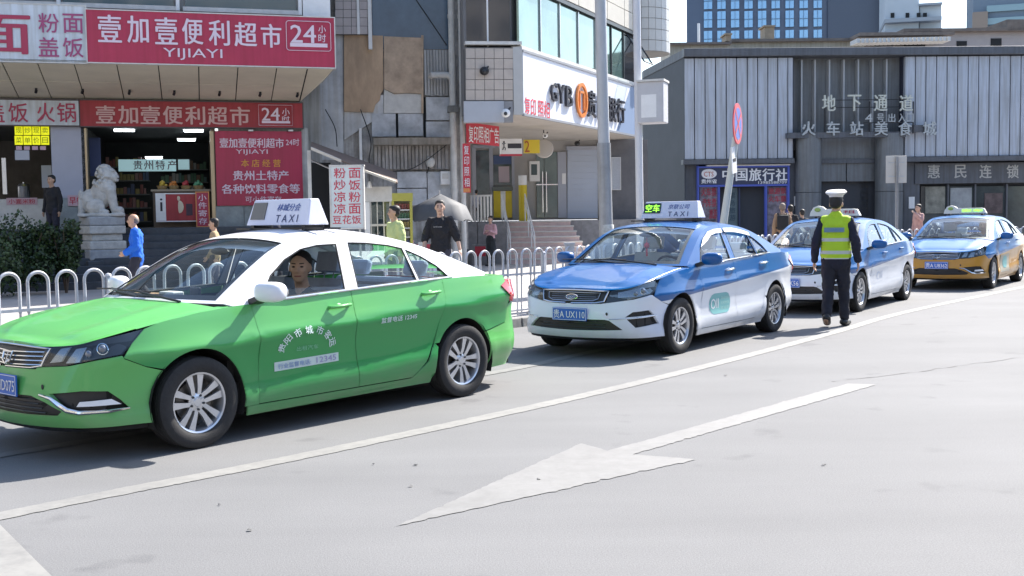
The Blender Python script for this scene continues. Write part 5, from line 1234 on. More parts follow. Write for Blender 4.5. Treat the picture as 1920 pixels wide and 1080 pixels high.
# white block panels with dark joints
for r_ in ((697, 213, 742, 256), (747, 213, 793, 255), (799, 182, 845, 225), (799, 228, 845, 257)): BX(FB, r_, 0, .12, 'block_panel', mat('pale_block', (.54, .56, .59), .75, var=.38, scale=3, bump=.15), aw)
for x in (742.5, 794): BX(FB, (x, 182 if x > 790 else 212, x+4.5, 258), 0, .03, 'dark_gap', M_['dark'], aw)
BX(FB, (700, 258, 846, 271), 0, .55, 'ledge_beam', mat('ledge_tan', (.30, .27, .23), .8, var=.3, scale=3, streak=.3), aw)
for i in range(20): x0 = 702+i*7.0; BX(FB, (x0, 272, x0+5.4, 317), .02, .2, 'rib', mat('ribbed_grey', (.42, .40, .39), .7, var=.35, scale=4, streak=.4), aw)
BX(FB, (700, 272, 845, 318), 0, .13, 'rib_backing', gw, aw)
for r_ in ((745, 322, 800, 352), (745, 354, 800, 385), (802, 322, 846, 385)): BX(FB, r_, 0, .14, 'block_panel', mat('pale_block', (.54, .56, .59), .75, var=.38, scale=3, bump=.15), aw)
BX(FB, (674, 240, 679, 320), .1, .18, 'white_post', M_['white'], aw)
ac = thing('meter_box', 'small white meter box on the patched wall beside the drainpipe', 'box'); BX(FB, (826, 321, 844, 346), .15, .38, 'case', M_['white'], ac, bevel=.02); BX(FB, (829, 325, 841, 335), .38, .39, 'door_panel', M_['offwhite'], ac)
fan = thing('wall_fan', 'round pale ventilator on the ribbed grey wall', 'ventilator'); u, z = FB.uz(807, 304, .3); mb = MB(); mb.ell(FB.P(u, z, .28), (.13, .08, .15), 14); mb.make('cover', M_['offwhite'], fan, True); mb = MB(); mb.tube([FB.P(u, z, .2), FB.P(u, z, .3), FB.P(u-.1, z-.3, .26)], .02, 6); mb.make('pipe', M_['black'], fan)
# loose cables
cabm = M_['black']
for k, (lab, pts) in enumerate((('sagging black cable crossing from the ledge to the drainpipe', [(846, 265), (820, 285), (800, 300), (770, 317), (735, 322)]), ('thin cable hanging down the white post', [(676, 205), (695, 262), (692, 300), (696, 330)]), ('cable looping over the grey sheet', [(610, 205), (628, 240), (632, 275)]))):
    P = [FB.P(*FB.uz(x, y, .35), .35) for x, y in pts]; mb = MB(); mb.tube([Vector(q) for q in crom([tuple(v) for v in P], 6)], .014, 5); tag(mb.make('wall_cable', cabm), lab, 'cable')
# drainpipes
for lab, x0, x1, hop in (('thick white drainpipe with an elbow joint, left of the pair', 849, 6.2, True), ('thinner white drainpipe, right of the pair by the corner', 866, 4.6, False)):
    t = thing('drainpipe', lab, 'pipe', group='drainpipes by the building corner'); u, _ = FB.uz(x0, 200, .5); rr = x1/2069*30
    for za, zb in ((.12, 2.3), (2.32, 4.6), (4.62, 7.0), (7.02, 10)): mb = MB(); mb.tube([FB.P(u, za, .5), FB.P(u, zb, .5)], rr, 12); mb.make('pipe_length', M_['offwhite'], t, True)
    for z in (2.31, 4.61, 7.01): mb = MB(); mb.tube([FB.P(u, z-.05, .5), FB.P(u, z+.05, .5)], rr+.015, 12); mb.make('collar', M_['offwhite'], t, True)
    if hop:
        ua, za = FB.uz(808, 141, .45); mb = MB(); mb.tube([FB.P(ua, za+.0, .3), FB.P(ua+.04, za, .5), FB.P(u-.12, za, .5), FB.P(u, za-.12, .5)], rr*.95, 10); mb.make('elbow', M_['offwhite'], t, True)
        _, zh = FB.uz(849, 205, .5); mb = MB(); mb.fbox(FB, u-.14, u+.14, zh-.09, zh+.09, .38, .64); mb.make('hopper', mat('rust_grey', (.2, .2, .19), .7, var=.4), t)
# ------------------------------------------------------------------ food stall with brown lean-to awning
_t = at(650, 380, 25.5); FA = Frame((_t.x, _t.y), 10)
st = thing('food_stall', 'small food stall under a sloping brown awning beside the red poster wall', 'stall')
P = lambda x, y, o: FA.P(*FA.uz(x, y, o), o)
brn = mat('awning_brown', (.14, .10, .08), .7, var=.25, scale=4); woodw = mat('pale_batten', (.55, .50, .42), .6)
def quadslab(name, a, b, c, d, th, m, par):
    mb = MB(); dz = Vector((0, 0, th)); mb.hexa([a, b, c, d, a+dz, b+dz, c+dz, d+dz]); return mb.make(name, m, par)
quadslab('awning', P(582, 280, .8), P(746, 345, .8), P(742, 326, -1.3), P(584, 268, -1.3), .03, brn, st)
quadslab('batten', P(583, 281, .86), P(640, 305, .86), P(640, 304, .80), P(583, 280, .80), .06, woodw, st); quadslab('batten', P(684, 323, .86), P(742, 344, .86), P(742, 343, .80), P(684, 322, .80), .05, woodw, st)
mb = MB(); mb.tube([P(583, 300, .5), P(618, 316, .5)], .02, 6); mb.make('brace', M_['steel'], st)
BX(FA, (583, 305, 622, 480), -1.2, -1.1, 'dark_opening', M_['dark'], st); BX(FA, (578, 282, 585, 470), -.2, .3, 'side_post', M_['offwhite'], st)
BX(FA, (684, 350, 735, 378), -.4, .2, 'fascia_box', M_['offwhite'], st); BX(FA, (684, 379, 694, 470), .1, .2, 'white_post', M_['white'], st)
cab = thing('glass_cabinet', 'glass fronted food cabinet under the awning edge', 'cabinet')
BX(FA, (696, 378, 733, 470), -.4, -.35, 'cabinet_back', mat('cab_dark', (.07, .08, .09), .6, var=.4, scale=10), cab)
for x in (696, 708, 720, 732): BX(FA, (x-1, 378, x+1, 470), -.02, .02, 'cabinet_frame', M_['steel'], cab)
BX(FA, (697, 379, 732, 470), -.01, 0, 'cabinet_glass', GL_SIDE, cab)
BX(FA, (690, 420, 736, 424), -.3, .15, 'shelf', M_['steel'], cab)
lm = thing('hanging_lamp', 'small white lamp hanging under the awning', 'lamp'); u, z = FA.uz(693, 350, .4); mb = MB(); mb.lathe([(.02, .12), (.04, .08), (.055, 0), (.05, -.03), (.001, -.04)], 12, Matrix.Translation(FA.P(u, z, .4))); mb.make('shade', M_['white'], lm, True); mb = MB(); mb.tube([FA.P(u, z+.1, .4), FA.P(u, z+.35, .4)], .006, 4); mb.make('cord', M_['black'], lm)
# menu board
_t = at(650, 370, 22.5); FM = Frame((_t.x, _t.y), 2)
mbd = thing('menu_board', 'tall white standing menu board with two columns of red characters', 'sign')
BX(FM, (620, 311, 681, 428), -.10, 0, 'board', mat('menu_white', (.62, .68, .68), .5, var=.05), mbd)
for q in ((618, 309, 683, 312), (618, 427, 683, 430), (618, 309, 621, 430), (680, 309, 683, 430)): BX(FM, q, -.12, .015, 'board_frame', M_['offwhite'], mbd)
mr_ = mat('menu_red', (.55, .04, .08), .5)
for i, (a, b) in enumerate((('粉', '面'), ('炒', '饭'), ('凉', '粉'), ('凉', '面'))):
    y = 315+i*22.3; TX(FM, (626, y, 648, y+19), a, mr_, mbd, .006, .02); TX(FM, (654, y, 676, y+19), b, mr_, mbd, .006, .02)
TX(FM, (624, 404, 677, 420), '豆花饭', mr_, mbd, .006, .02)
for x in (626, 675):
    u, z = FM.uz(x, 430, -.05); mb = MB(); mb.fbox(FM, u-.02, u+.02, .12, z, -.08, -.04); mb.make('leg', M_['steel'], mbd)
# yellow framed display stand
_t = at(754, 400, 24); FY = Frame((_t.x, _t.y), 6)
ys = thing('drinks_cabinet', 'yellow framed drinks cabinet standing by the alley wall', 'cabinet'); ye = mat('cabinet_yellow', (.36, .34, .06), .5)
BX(FY, (735, 362, 774, 377), -.3, 0, 'header', ye, ys); BX(FY, (735, 377, 740, 480), -.3, 0, 'side', ye, ys); BX(FY, (769, 377, 774, 480), -.3, 0, 'side', ye, ys); BX(FY, (740, 377, 769, 480), -.3, -.28, 'back', M_['offwhite'], ys)
random.seed(4)
for r_ in range(5):
    y = 393+r_*17; BX(FY, (740, y, 769, y+1.5), -.27, -.03, 'shelf', M_['white'], ys); mb = MB()
    for k in range(5): x = 742+k*5.4; u0, u1, z0, z1 = FY.rect(x, y-11, x+4, y, -.1); mb.fbox(FY, u0, u1, z0, z1, -.2, -.1)
    o = mb.make('bottles', mat('goods_%d' % (r_ % 8), cols[r_ % 8], .5), ys); o['kind'] = 'stuff'
# market umbrella
_t = at(825, 400, 26); um = thing('umbrella', 'grey drooping market umbrella behind the man in black', 'umbrella', (_t.x, _t.y, .12))
mb = MB(); ng = 8; V = [(0, 0, 2.02)]; F = []
for i in range(ng*3):
    a = 2*math.pi*i/(ng*3); sc = 1 if i % 3 == 0 else .93; V.append((.62*math.cos(a)*sc, .62*math.sin(a)*sc, 1.72-.0*(i % 3)))
for i in range(ng*3): a = 2*math.pi*i/(ng*3); sc = 1 if i % 3 == 0 else .90; V.append((.78*math.cos(a)*sc, .78*math.sin(a)*sc, 1.36+(.0 if i % 3 == 0 else .04)))
k = ng*3
for i in range(k): F += [(0, 1+i, 1+(i+1) % k), (1+i, 1+k+i, 1+k+(i+1) % k, 1+(i+1) % k)]
mb.add(V, F); mb.make('canopy', mat('umbrella_grey', (.085, .09, .10), .7, var=.2), um, True, 60); mb = MB(); mb.tube([(0, 0, 0), (0, 0, 2.1)], .02, 8); mb.make('pole', M_['steel'], um)
tb = thing('street_table', 'low table of red and white goods under the grey umbrella', 'table', (_t.x-.45, _t.y-.3, .12)); mb = MB(); mb.box(-.5, .5, -.3, .3, .68, .72); mb.make('tabletop', M_['offwhite'], tb)
for sx in (-.45, .45):
    for sy in (-.26, .26): mb = MB(); mb.box(sx-.02, sx+.02, sy-.02, sy+.02, 0, .68); mb.make('leg', M_['steel'], tb)
for k in range(9):
    b_ = thing('goods_carton', 'small %s carton on the street table, %s' % (['red', 'white', 'pink'][k % 3], ['far left', 'left', 'left of centre', 'centre back', 'centre', 'centre right', 'right', 'far right', 'topmost'][k]), 'carton', (_t.x-.85+.1*k, _t.y-.3+.1*(k % 2), .12+.721)); mb = MB(); mb.box(-.05, .05, -.05, .05, 0, .12+.05*(k % 3)); mb.make('carton', mat('carton_%d' % (k % 3), [(.5, .05, .08), (.6, .6, .6), (.6, .35, .4)][k % 3], .6), b_)
# ================================================================== bank corner building
_t = at(980, 215, 28.5); FW = Frame((_t.x, _t.y), 65); FK = Frame((_t.x, _t.y), 6)
bank = thing('bank_building', 'corner bank building with beige tiles, glass band and white sign fascia', 'building')
lav = mat('bank_lavender', (.38, .40, .46), .5, var=.07, scale=2); beige = mat('beige_tile', (.48, .42, .37), .45, var=.12, scale=4); soff = mat('soffit_beige', (.50, .46, .41), .8, var=.15, scale=1.5)
bm_ = mat('bank_grey', (.27, .27, .28), .7, var=.12, scale=2)
# front face tiles
cols_x = [873+i*17.8 for i in range(6)]
for i in range(5):
    for j in range(5):
        BX(FK, (cols_x[i]+.6, 90+j*19.6+.6, cols_x[i+1]-.4, 90+(j+1)*19.6-.4), -.12, .0+random.uniform(0, .006), 'wall_tile', beige, bank)
BX(FK, (872, 89, 963, 189), -.5, -.015, 'tile_bed', mat('grout', (.15, .15, .15), .9), bank)
BX(FK, (962.5, 88, 980, 215), -.6, .01, 'corner_pier', mat('pier_white2', (.47, .47, .46), .6, var=.08), bank)
BX(FK, (870, 189.5, 945, 229), -.3, .03, 'blank_board', mat('blank_board', (.42, .44, .48), .5, var=.05), bank)
BX(FK, (945, 189.5, 962, 229), -.3, .0, 'pier_grey', bm_, bank)
ua, _ = FK.uz(872, 100, 0)
g1 = mat('brown_glass', (.045, .045, .05), .08, spec=1.)
bw_ = thing('corner_window', 'dark brown upper corner window with one white mullion', 'window')
BX(FK, (873, -150, 912, 87), -.3, -.2, 'pane', g1, bw_); BX(FK, (915, -150, 955, 87), -.3, -.2, 'pane', g1, bw_); BX(FK, (911.5, -150, 914.5, 87), -.3, -.17, 'mullion', M_['white'], bw_)
UB(FK, ua, 0, 5.95, 6.03, -.4, .04, 'window_ledge', M_['offwhite'], bank)
# body volume behind the faces
mb = MB(); P0 = FK.P(ua, 0, -.45); Pc = FK.P(0, 0, -.45)+FW.u*.1
pl_ = [FK.P(ua, 0, -.45), FW.P(.15, 0, -.35), FW.P(9.9, 0, -.35), FW.P(9.9, 0, -5), FK.P(ua, 0, -8)]
V = [p+Vector((0, 0, 4.3)) for p in pl_]+[p+Vector((0, 0, 14)) for p in pl_]
mb.add(V, [tuple(range(4, -1, -1)), tuple(range(5, 10))]+[(i, (i+1) % 5, (i+1) % 5+5, i+5) for i in range(5)]); mb.make('upper_mass', bm_, bank)
# wing: sign fascia
UE = 9.45
bs = thing('bank_sign', 'long white bank sign with black letters and orange ring on the sunlit fascia', 'sign')
mb = MB(); mb.fbox(FW, .0, UE, 4.18, 5.80, -.45, -.01); mb.make('sign_case', M_['offwhite'], bs)
uk0, _ = FW.uz(1183, 175, .02); uk1, _ = FW.uz(1155, 252, .02)
mb = MB(); mb.prism([(.02, 4.21), (uk1, 4.21), (uk0, 5.77), (.02, 5.77)], -.01, .02, FW); mb.make('white_panel', mat('sign_face_white', (.66, .68, .74), .4), bs)
mb = MB(); mb.prism([(uk1+.03, 4.21), (UE-.02, 4.21), (UE-.02, 5.77), (uk0+.03, 5.77)], -.01, .015, FW); mb.make('blue_grey_panel', mat('sign_blue_grey', (.22, .29, .42), .4), bs)
for q in ((0, UE, 4.15, 4.21), (0, UE, 5.77, 5.83)): UB(FW, *q, -.02, .05, 'sign_edge', mat('edge_grey', (.25, .26, .28), .5), bs)
TX(FW, (984, 183, 1005, 220), '复印', mat('print_red', (.6, .05, .08), .5), bs, .03, .02); TX(FW, (1009, 189, 1031, 223), '照相', mat('print_red', (.6, .05, .08), .5), bs, .03, .02)
gy = mat('sign_black', (.03, .03, .04), .4)
for ch, x0, x1, y0, y1 in (('G', 1035, 1046, 155, 190), ('Y', 1048, 1060, 158, 194), ('B', 1063, 1075, 162, 200)):
    u0, u1, z0, z1 = FW.rect(x0, y0, x1, y1, .1); text('letter', ch, FW, (u0+u1)/2, (z0+z1)/2, u1-u0, z1-z0, gy, bs, .10, .014, ext=.06)
u, z = FW.uz(1093, 188, .1); rx = abs(FW.uz(1103, 188, .1)[0]-FW.uz(1083, 188, .1)[0])/2; rz = .50
orm = mat('logo_orange', (.62, .20, .04), .4); rng_ = np.linspace(0, 2*math.pi, 29)
V = []; F = []
for t in rng_[:-1]:
    for k_, o_ in ((1, .10), (.80, .10), (1, .04), (.80, .04)): V.append(FW.P(u+rx*k_*math.cos(t), z+rz*k_*math.sin(t), o_))
n2 = 28
for i in range(n2):
    a0 = i*4; b0 = ((i+1) % n2)*4; F += [(a0, b0, b0+1, a0+1), (a0, a0+2, b0+2, b0), (a0+1, b0+1, b0+3, a0+3)]
mb = MB(); mb.add(V, F); mb.make('logo_ring', orm, bs)
mb = MB()
for q in ((u-rx*.48, u-rx*.34, z-rz*.55, z+rz*.5), (u+rx*.34, u+rx*.48, z-rz*.55, z+rz*.5), (u-rx*.48, u+rx*.48, z+rz*.40, z+rz*.52)): mb.fbox(FW, *q, .04, .09)
mb.make('logo_gate', orm, bs)
for ch, x0, x1, y0, y1 in (('贵', 1104, 1119, 168, 222), ('阳', 1124, 1139, 176, 226), ('银', 1142, 1156, 180, 230), ('行', 1158, 1173, 184, 232)):
    u0, u1, z0, z1 = FW.rect(x0, y0, x1, y1, .1); text('letter', ch, FW, (u0+u1)/2, (z0+z1)/2, (u1-u0), (z1-z0)*.92, gy, bs, .10, .014, ext=.06)
# glass band over the sign
gb = thing('glass_band', 'pale green glass band running above the white bank sign', 'window')
gg = mat('green_glass', (.20, .30, .28), .04, spec=1., var=.25, scale=.8); gg.node_tree.nodes['Principled BSDF'].inputs['Metallic'].default_value = .55
js_ = [0, 1.35, 2.7, 4.1, 5.5, 6.9, 8.05, 9.4]
for i, (a, b) in enumerate(zip(js_, js_[1:])):
    UB(FW, a+.02, b-.02, 5.95, 7.45, -.14, -.08, 'pane', gg if i < 6 else g1, gb); UB(FW, b-.02, b+.02, 5.9, 7.5, -.15, -.04, 'mullion', M_['lampdark'] if i > 3 else M_['steel'], gb)
UB(FW, 0, UE, 5.84, 5.93, -.3, .0, 'ledge', M_['offwhite'], gb); UB(FW, 0, UE, 7.46, 7.56, -.3, .02, 'head_rail', M_['lampdark'], gb)
# open casement
for k, (ue_, lab) in enumerate(((8.3, 'open casement window tilted out at the end of the glass band'),)):
    t = thing('open_casement', lab, 'window'); a = FW.P(ue_, 7.4, -.03); b = FW.P(ue_+.9, 7.4, -.03); c = FW.P(ue_+.9, 6.5, .55); d = FW.P(ue_, 6.5, .55)
    mb = MB(); 
    for p_, q_ in ((a, b), (b, c), (c, d), (d, a)): mb.tube([p_, q_], .025, 4)
    mb.make('casement_frame', M_['black'], t); mb = MB(); mb.add([a, b, c, d], [(0, 1, 2, 3)]); mb.make('pane', GL_SIDE, t)
# cream tiled wall above
ct_ = mat('cream_wall_tile', (.50, .47, .41), .5, var=.08, scale=3)
for i in range(12):
    for j in range(5): UB(FW, i*.80+.01, (i+1)*.80-.012, 7.6+j*.55, 7.6+(j+1)*.55-.02, -.3, -.0+.006*((i*7+j*3) % 3), 'wall_tile', ct_, bank)
UB(FW, 0, 9.6, 7.57, 13, -.32, -.02, 'tile_bed', mat('grout_light', (.3, .29, .27), .9), bank); UB(FW, 0, 9.6, 10.35, 14, -.3, 0, 'upper_wall', ct_, bank)
# projecting round tiled bay at the end of the wing
_t = at(1232, 50, 37.6)
rt = thing('tiled_bay', 'white tiled rounded bay hanging at the far end of the bank wing', 'building'); 
wt = mat('white_tile', (.56, .56, .54), .4, var=.06, scale=5)
zb0 = at(1232, 97, 37.6).z; me_t = None
for j in range(9):
    for i in range(-6, 7):
        a = R(i*15); mb = MB(); r_ = .95
        if me_t is None: mb.hexa([Vector(q) for q in ((-.118, -.0, 0), (.118, 0, 0), (.118, .05, 0), (-.118, .05, 0), (-.118, 0, .34), (.118, 0, .34), (.118, .05, .34), (-.118, .05, .34))]); o = mb.make('wall_tile', wt, rt); me_t = o.data
        else: o = link(bpy.data.objects.new('wall_tile', me_t), rt)
        o.location = (_t.x-.45+r_*math.sin(a), _t.y-r_*math.cos(a)+.6, zb0+j*.36); o.rotation_euler = (0, 0, a)
mb = MB(); mb.lathe([(.001, 0), (.93, 0), (.93, 6), (.001, 6)], 32, Matrix.Translation((_t.x-.45, _t.y+.6, zb0-.02))); mb.make('bay_core', mat('grout_light', (.3, .29, .27), .9), rt, True)
# soffit
mb = MB(); sa = [FK.P(ua, 4.17, -.02), FK.P(0, 4.17, -.02), FW.P(9.45, 4.14, -.02), FW.P(9.9, 4.1, -7), FK.P(ua, 4.1, -9)]
mb.add(sa+[p+Vector((0, 0, .12)) for p in sa], [(0, 1, 2, 3, 4), (9, 8, 7, 6, 5)]+[(i, i+5, (i+1) % 5+5, (i+1) % 5) for i in range(5)]); mb.make('soffit', soff, bank)
# back wall under the soffit
_t = at(1060, 300, 37.6); FR = Frame((_t.x, _t.y), 4); BZ = 1.44
BX(FR, (850, 244, 1204, 412), -.4, 0, 'back_wall', mat('bank_plaster', (.40, .385, .37), .7, var=.08, scale=1.5), bank)
BX(FR, (1123, 262, 1215, 470), -.3, .12, 'dark_wall', mat('dark_bay', (.12, .12, .13), .6, var=.2), bank)
sh = thing('roller_shutter', 'pale blue grey closed roller shutter beside the bank glass door', 'shutter')
for k in range(12): y = 281+k*10.7; BX(FR, (1064, y, 1121, y+10.5), .0, .08, 'slat', mat('shutter_blue', (.42, .47, .56), .4, var=.04, scale=2), sh)
BX(FR, (1062, 274, 1123, 281), 0, .16, 'shutter_box', lav, sh)
gd = thing('glass_door', 'glass double door of the bank with long steel handles', 'door')
dg_ = mat('door_glass', (.10, .15, .15), .08, spec=1., var=.2, scale=3)
for r_ in ((1006, 285, 1020, 408), (1021, 285, 1045, 408)): BX(FR, r_, .02, .07, 'glass_leaf', dg_, gd)
BX(FR, (1046, 285, 1062, 408), 0, .1, 'door_frame', lav, gd)
for x in (1017, 1024): BX(FR, (x, 322, x+1.6, 398), .12, .15, 'handle', M_['chrome'], gd)
BX(FR, (1006, 345, 1050, 347), .07, .09, 'push_bar', M_['chrome'], gd); BX(FR, (1054, 325, 1061, 345), .1, .12, 'door_notice', M_['white'], gd)
am = thing('wall_atm', 'white framed machine panel in the bank wall', 'machine'); BX(FR, (993, 302, 1012, 340), 0, .15, 'panel', M_['white'], am); BX(FR, (996, 308, 1007, 328), .15, .16, 'screen', mat('screen_dark', (.05, .08, .09), .2), am)
yp = thing('painted_pillar', 'pillar painted white above and yellow below beside the bank door', 'pillar'); yl = mat('pillar_yellow', (.62, .48, .02), .5, var=.1)
u, z = FR.uz(980, 350, .8); zt, zm = FR.uz(980, 329, .8)[1], FR.uz(980, 347, .8)[1]; mb = MB(); mb.tube([FR.P(u, zm, .8), FR.P(u, zt, .8)], .14, 16); mb.make('white_top', M_['white'], yp, True); mb = MB(); mb.tube([FR.P(u, BZ, .8), FR.P(u, zm, .8)], .14, 16); mb.make('yellow_base', yl, yp, True)
cs = thing('copy_shop_front', 'copy shop front with dark glass and yellow counter left of the bank door', 'shop front')
for r_ in ((893, 282, 918, 408), (925, 290, 960, 348)): BX(FR, r_, .02, .05, 'pane', mat('shop_glass', (.05, .09, .11), .1, spec=1., var=.4, scale=3), cs)
for r_ in ((886, 276, 893, 412), (918, 276, 925, 412), (960, 276, 965, 412), (886, 272, 965, 277)): BX(FR, r_, 0, .1, 'frame', lav, cs)
for r_, m_ in (((926, 358, 939, 408), yl), ((948, 358, 960, 408), yl), ((939, 358, 948, 408), M_['white'])): BX(FR, r_, .3, .5, 'counter_front', m_, cs)
BX(FR, (924, 350, 962, 357), .2, .55, 'countertop', mat('counter_dark', (.12, .14, .13), .5), cs); BX(FR, (935, 312, 955, 342), .06, .08, 'poster', mat('paper_pink', (.5, .42, .46), .7), cs)
BX(FR, (925, 292, 960, 308), .05, .07, 'blue_strip', mat('blue_strip', (.06, .10, .22), .5), cs)
nb = sign('grey notice board on the bank wall beside the lamp post', FR, (1148, 296, 1163, 355), mat('notice_grey', (.40, .43, .48), .6, var=.15, scale=20), .16, .04, name='notice_board', frame=M_['steel'])
# hanging signs under the soffit
_t = at(877, 250, 29.3); FG_ = Frame((_t.x, _t.y), 62)
s = sign('slanted red banner with white characters under the beige tiled corner', FG_, (877, 233, 936, 271), mat('banner_red', (.55, .04, .06), .55), 0, .05, name='banner')
for k, ch in enumerate('复印照相广告'): x = 879+k*9.6; TX(FG_, (x, 236+k*1.0, x+8.4, 267+k*.4), ch, M_['whitetx'], s, .01, .02)
_t = at(875, 300, 29.0); FV = Frame((_t.x, _t.y), 4)
s = sign('narrow vertical red banner with white characters on the right drainpipe', FV, (868, 269, 882, 361), mat('banner_red', (.55, .04, .06), .55), 0, .04, name='banner')
u0_, u1_, z0_, z1_ = FV.rect(869, 271, 881, 352, .01); vtext('lettering', '复印照相', FV, (u0_+u1_)/2, z0_, z1_, .13, M_['whitetx'], s, .012, .01); BX(FV, (869, 353, 881, 360), 0, .012, 'orange_foot', mat('orange_trim', (.65, .25, .08), .5), s)
_t = at(958, 275, 31.5); FP = Frame((_t.x, _t.y), 8)
s = sign('white light box sign with a black running figure and black strip', FP, (938, 260, 979, 289), M_['white'], 0, .15, name='light_box'); BX(FP, (952, 269, 978, 278), 0, .006, 'black_strip', gy, s); BX(FP, (938, 289, 979, 292), -.15, .01, 'red_edge', M_['redtx'], s)
mb = MB(); u, z = FP.uz(945, 273, .01); mb.ell(FP.P(u, z+.10, .005), (.025, .006, .03), 8); mb.tube([FP.P(u-.05, z+.06, .005), FP.P(u, z+.04, .005), FP.P(u+.04, z+.07, .005)], .012, 4); mb.tube([FP.P(u, z+.06, .005), FP.P(u, z-.03, .005), FP.P(u-.04, z-.12, .005)], .014, 4); mb.tube([FP.P(u, z-.03, .005), FP.P(u+.04, z-.07, .005), FP.P(u+.03, z-.13, .005)], .012, 4); mb.make('figure_mark', gy, s)
_t = at(996, 275, 32.2); FP = Frame((_t.x, _t.y), 10)
s = sign('yellow projecting sign between the white and the round signs', FP, (983, 262, 1012, 287), mat('sign_yellow', (.68, .50, .03), .5), 0, .15, name='light_box'); TX(FP, (984, 264, 993, 285), '2', mat('sign_redbrown', (.4, .08, .03), .5), s, .01, .02)
t = thing('round_sign', 'round pale sign hanging right of the yellow sign', 'sign'); p = at(1020, 279, 33); mb = MB(); Mx = Matrix.Translation(p) @ Matrix.Rotation(R(75), 4, 'X'); mb.lathe([(.001, .05), (.27, .05), (.28, .03), (.28, -.03), (.001, -.04)], 28, Mx); mb.make('disc', mat('round_cream', (.52, .48, .44), .5), t, True); mb = MB(); mb.tube([p+Vector((0, 0, .28)), p+Vector((0, .2, .75))], .015, 5); mb.make('hanger', M_['black'], t)
# cameras
for lab, (px, py), Z in (('dark round camera on the beige tiles', (908, 133), 28.3), ('white dome camera at the corner below the pier', (948, 212), 28.2), ('small dome camera under the bank soffit', (1022, 254), 32), ('small black camera under the soffit near the shutter', (1082, 269), 35)):
    t = thing('security_camera', lab, 'camera'); p = at(px, py, Z); wh_ = 'white' in lab or 'soffit' in lab and 'black' not in lab; s_ = Z/28*(1 if Z < 30 else .6)
    mb = MB(); mb.ell(p, (.12*s_, .1*s_, .11*s_), 12); mb.make('housing', M_['white'] if wh_ else M_['black'], t, True); mb = MB(); mb.ell(p+Vector((.0, -.08*s_, -.02)), (.05*s_, .05*s_, .05*s_), 8); mb.make('lens', M_['lampdark'], t, True); mb = MB(); mb.tube([p, p+Vector((.12*s_, .15, .15*s_))], .025*s_, 6); mb.make('bracket', M_['black'], t)
# platform, stairs, rails
plat = thing('bank_platform', 'raised granite platform in front of the bank and copy shop', 'platform'); gran = mat('granite_grey', (.24, .24, .25), .7, var=.3, scale=5, bump=.1); pinkt = mat('pink_step_tile', (.72, .54, .50), .6, var=.15, scale=6); strd = mat('step_white', (.66, .62, .58), .6, var=.12, scale=6)
xs0 = at(1004, 411, 36.6).x; XL = at(862, 430, 31.5).x; SX0 = at(950, 495, 33.6).x; 
def slab(name, P, z0, z1, m, par, bevel=0):
    mb = MB(); mb.add([(x, y, z0) for x, y in P]+[(x, y, z1) for x, y in P], [tuple(range(len(P)-1, -1, -1)), tuple(range(len(P), 2*len(P)))]+[(i, (i+1) % len(P), (i+1) % len(P)+len(P), i+len(P)) for i in range(len(P))]); return mb.make(name, m, par, bevel=bevel)
XR = at(1090, 412, 36.6).x
slab('platform_block', [(XL, 34.2), (SX0, 34.3), (SX0+.1, 36.5), (XR, 36.5), (XR+3.2, 37.0), (XR+3.2, 38.2), (XL, 38.0)], .1, BZ, gran, plat)
ss = thing('bank_stairs', 'pink tiled stairs with pale treads climbing to the bank', 'stairs')
n = 8; h = (BZ-.12)/n
for k in range(n):
    yb = 34.1+k*.30; xr = at(1108-k*5.4, 460, 34).x*(yb/34); z = .12+k*h
    slab('riser', [(SX0+.0, yb), (xr, yb+.02), (xr, 36.49), (SX0+.0, 36.49)], z-.0, z+h-.045, pinkt, ss); slab('tread', [(SX0-.01, yb-.03), (xr+.02, yb-.01), (xr+.02, 36.49), (SX0-.01, 36.49)], z+h-.044, z+h, strd, ss)
for lab, off in (('left', 0), ('middle', .75)):
    t = thing('handrail', 'white steel handrail on the %s of the bank stairs' % lab, 'handrail', group='handrails of the bank stairs'); xa = SX0+.12+off; 
    for zz in (.88, .62): mb = MB(); mb.tube([(xa, 34.0, .12+zz), (xa-.25, 36.4, BZ+zz)], .022, 8); mb.make('rail', M_['white'], t, True)
    for q in (0, .33, .66, 1): mb = MB(); x_, y_ = xa-.25*q, 34.0+2.4*q; z_ = .12+(BZ-.12)*q; mb.tube([(x_, y_, z_-.05), (x_, y_, z_+.88)], .02, 6); mb.make('baluster', M_['white'], t, True)
rs_ = thing('platform_rail', 'grey slatted metal guard along the platform by the copy shop', 'railing'); x0_ = at(882, 390, 33.5).x; x1_ = at(920, 390, 33.5).x
for k in range(7): x_ = x0_+(x1_-x0_)*k/6; mb = MB(); mb.box(x_-.03, x_+.03, 34.28, 34.32, BZ, BZ+.78); mb.make('slat', M_['steel'], rs_)
mb = MB(); mb.box(x0_-.04, x1_+.04, 34.26, 34.34, BZ+.78, BZ+.83); mb.make('rail', M_['steel'], rs_)
# retaining wall panels below the platform
for k in range(3): 
    x0 = XL+(SX0-XL)*k/3; x1 = XL+(SX0-XL)*(k+1)/3-.02; slab('granite_panel', [(x0, 34.1), (x1, 34.1), (x1, 34.19), (x0, 34.19)], .12, BZ-.02, gran, plat)
rbx = thing('red_box', 'small red and grey box against the granite wall beside the stairs', 'box'); p = at(903, 455, 33.6); mb = MB(); mb.box(p.x-.3, p.x+.3, p.y-.15, p.y+.1, .12, .75); mb.make('case', gran, rbx); mb = MB(); mb.box(p.x-.2, p.x+.12, p.y-.16, p.y-.15, .4, .7); mb.make('label_plate', M_['redtx'], rbx)
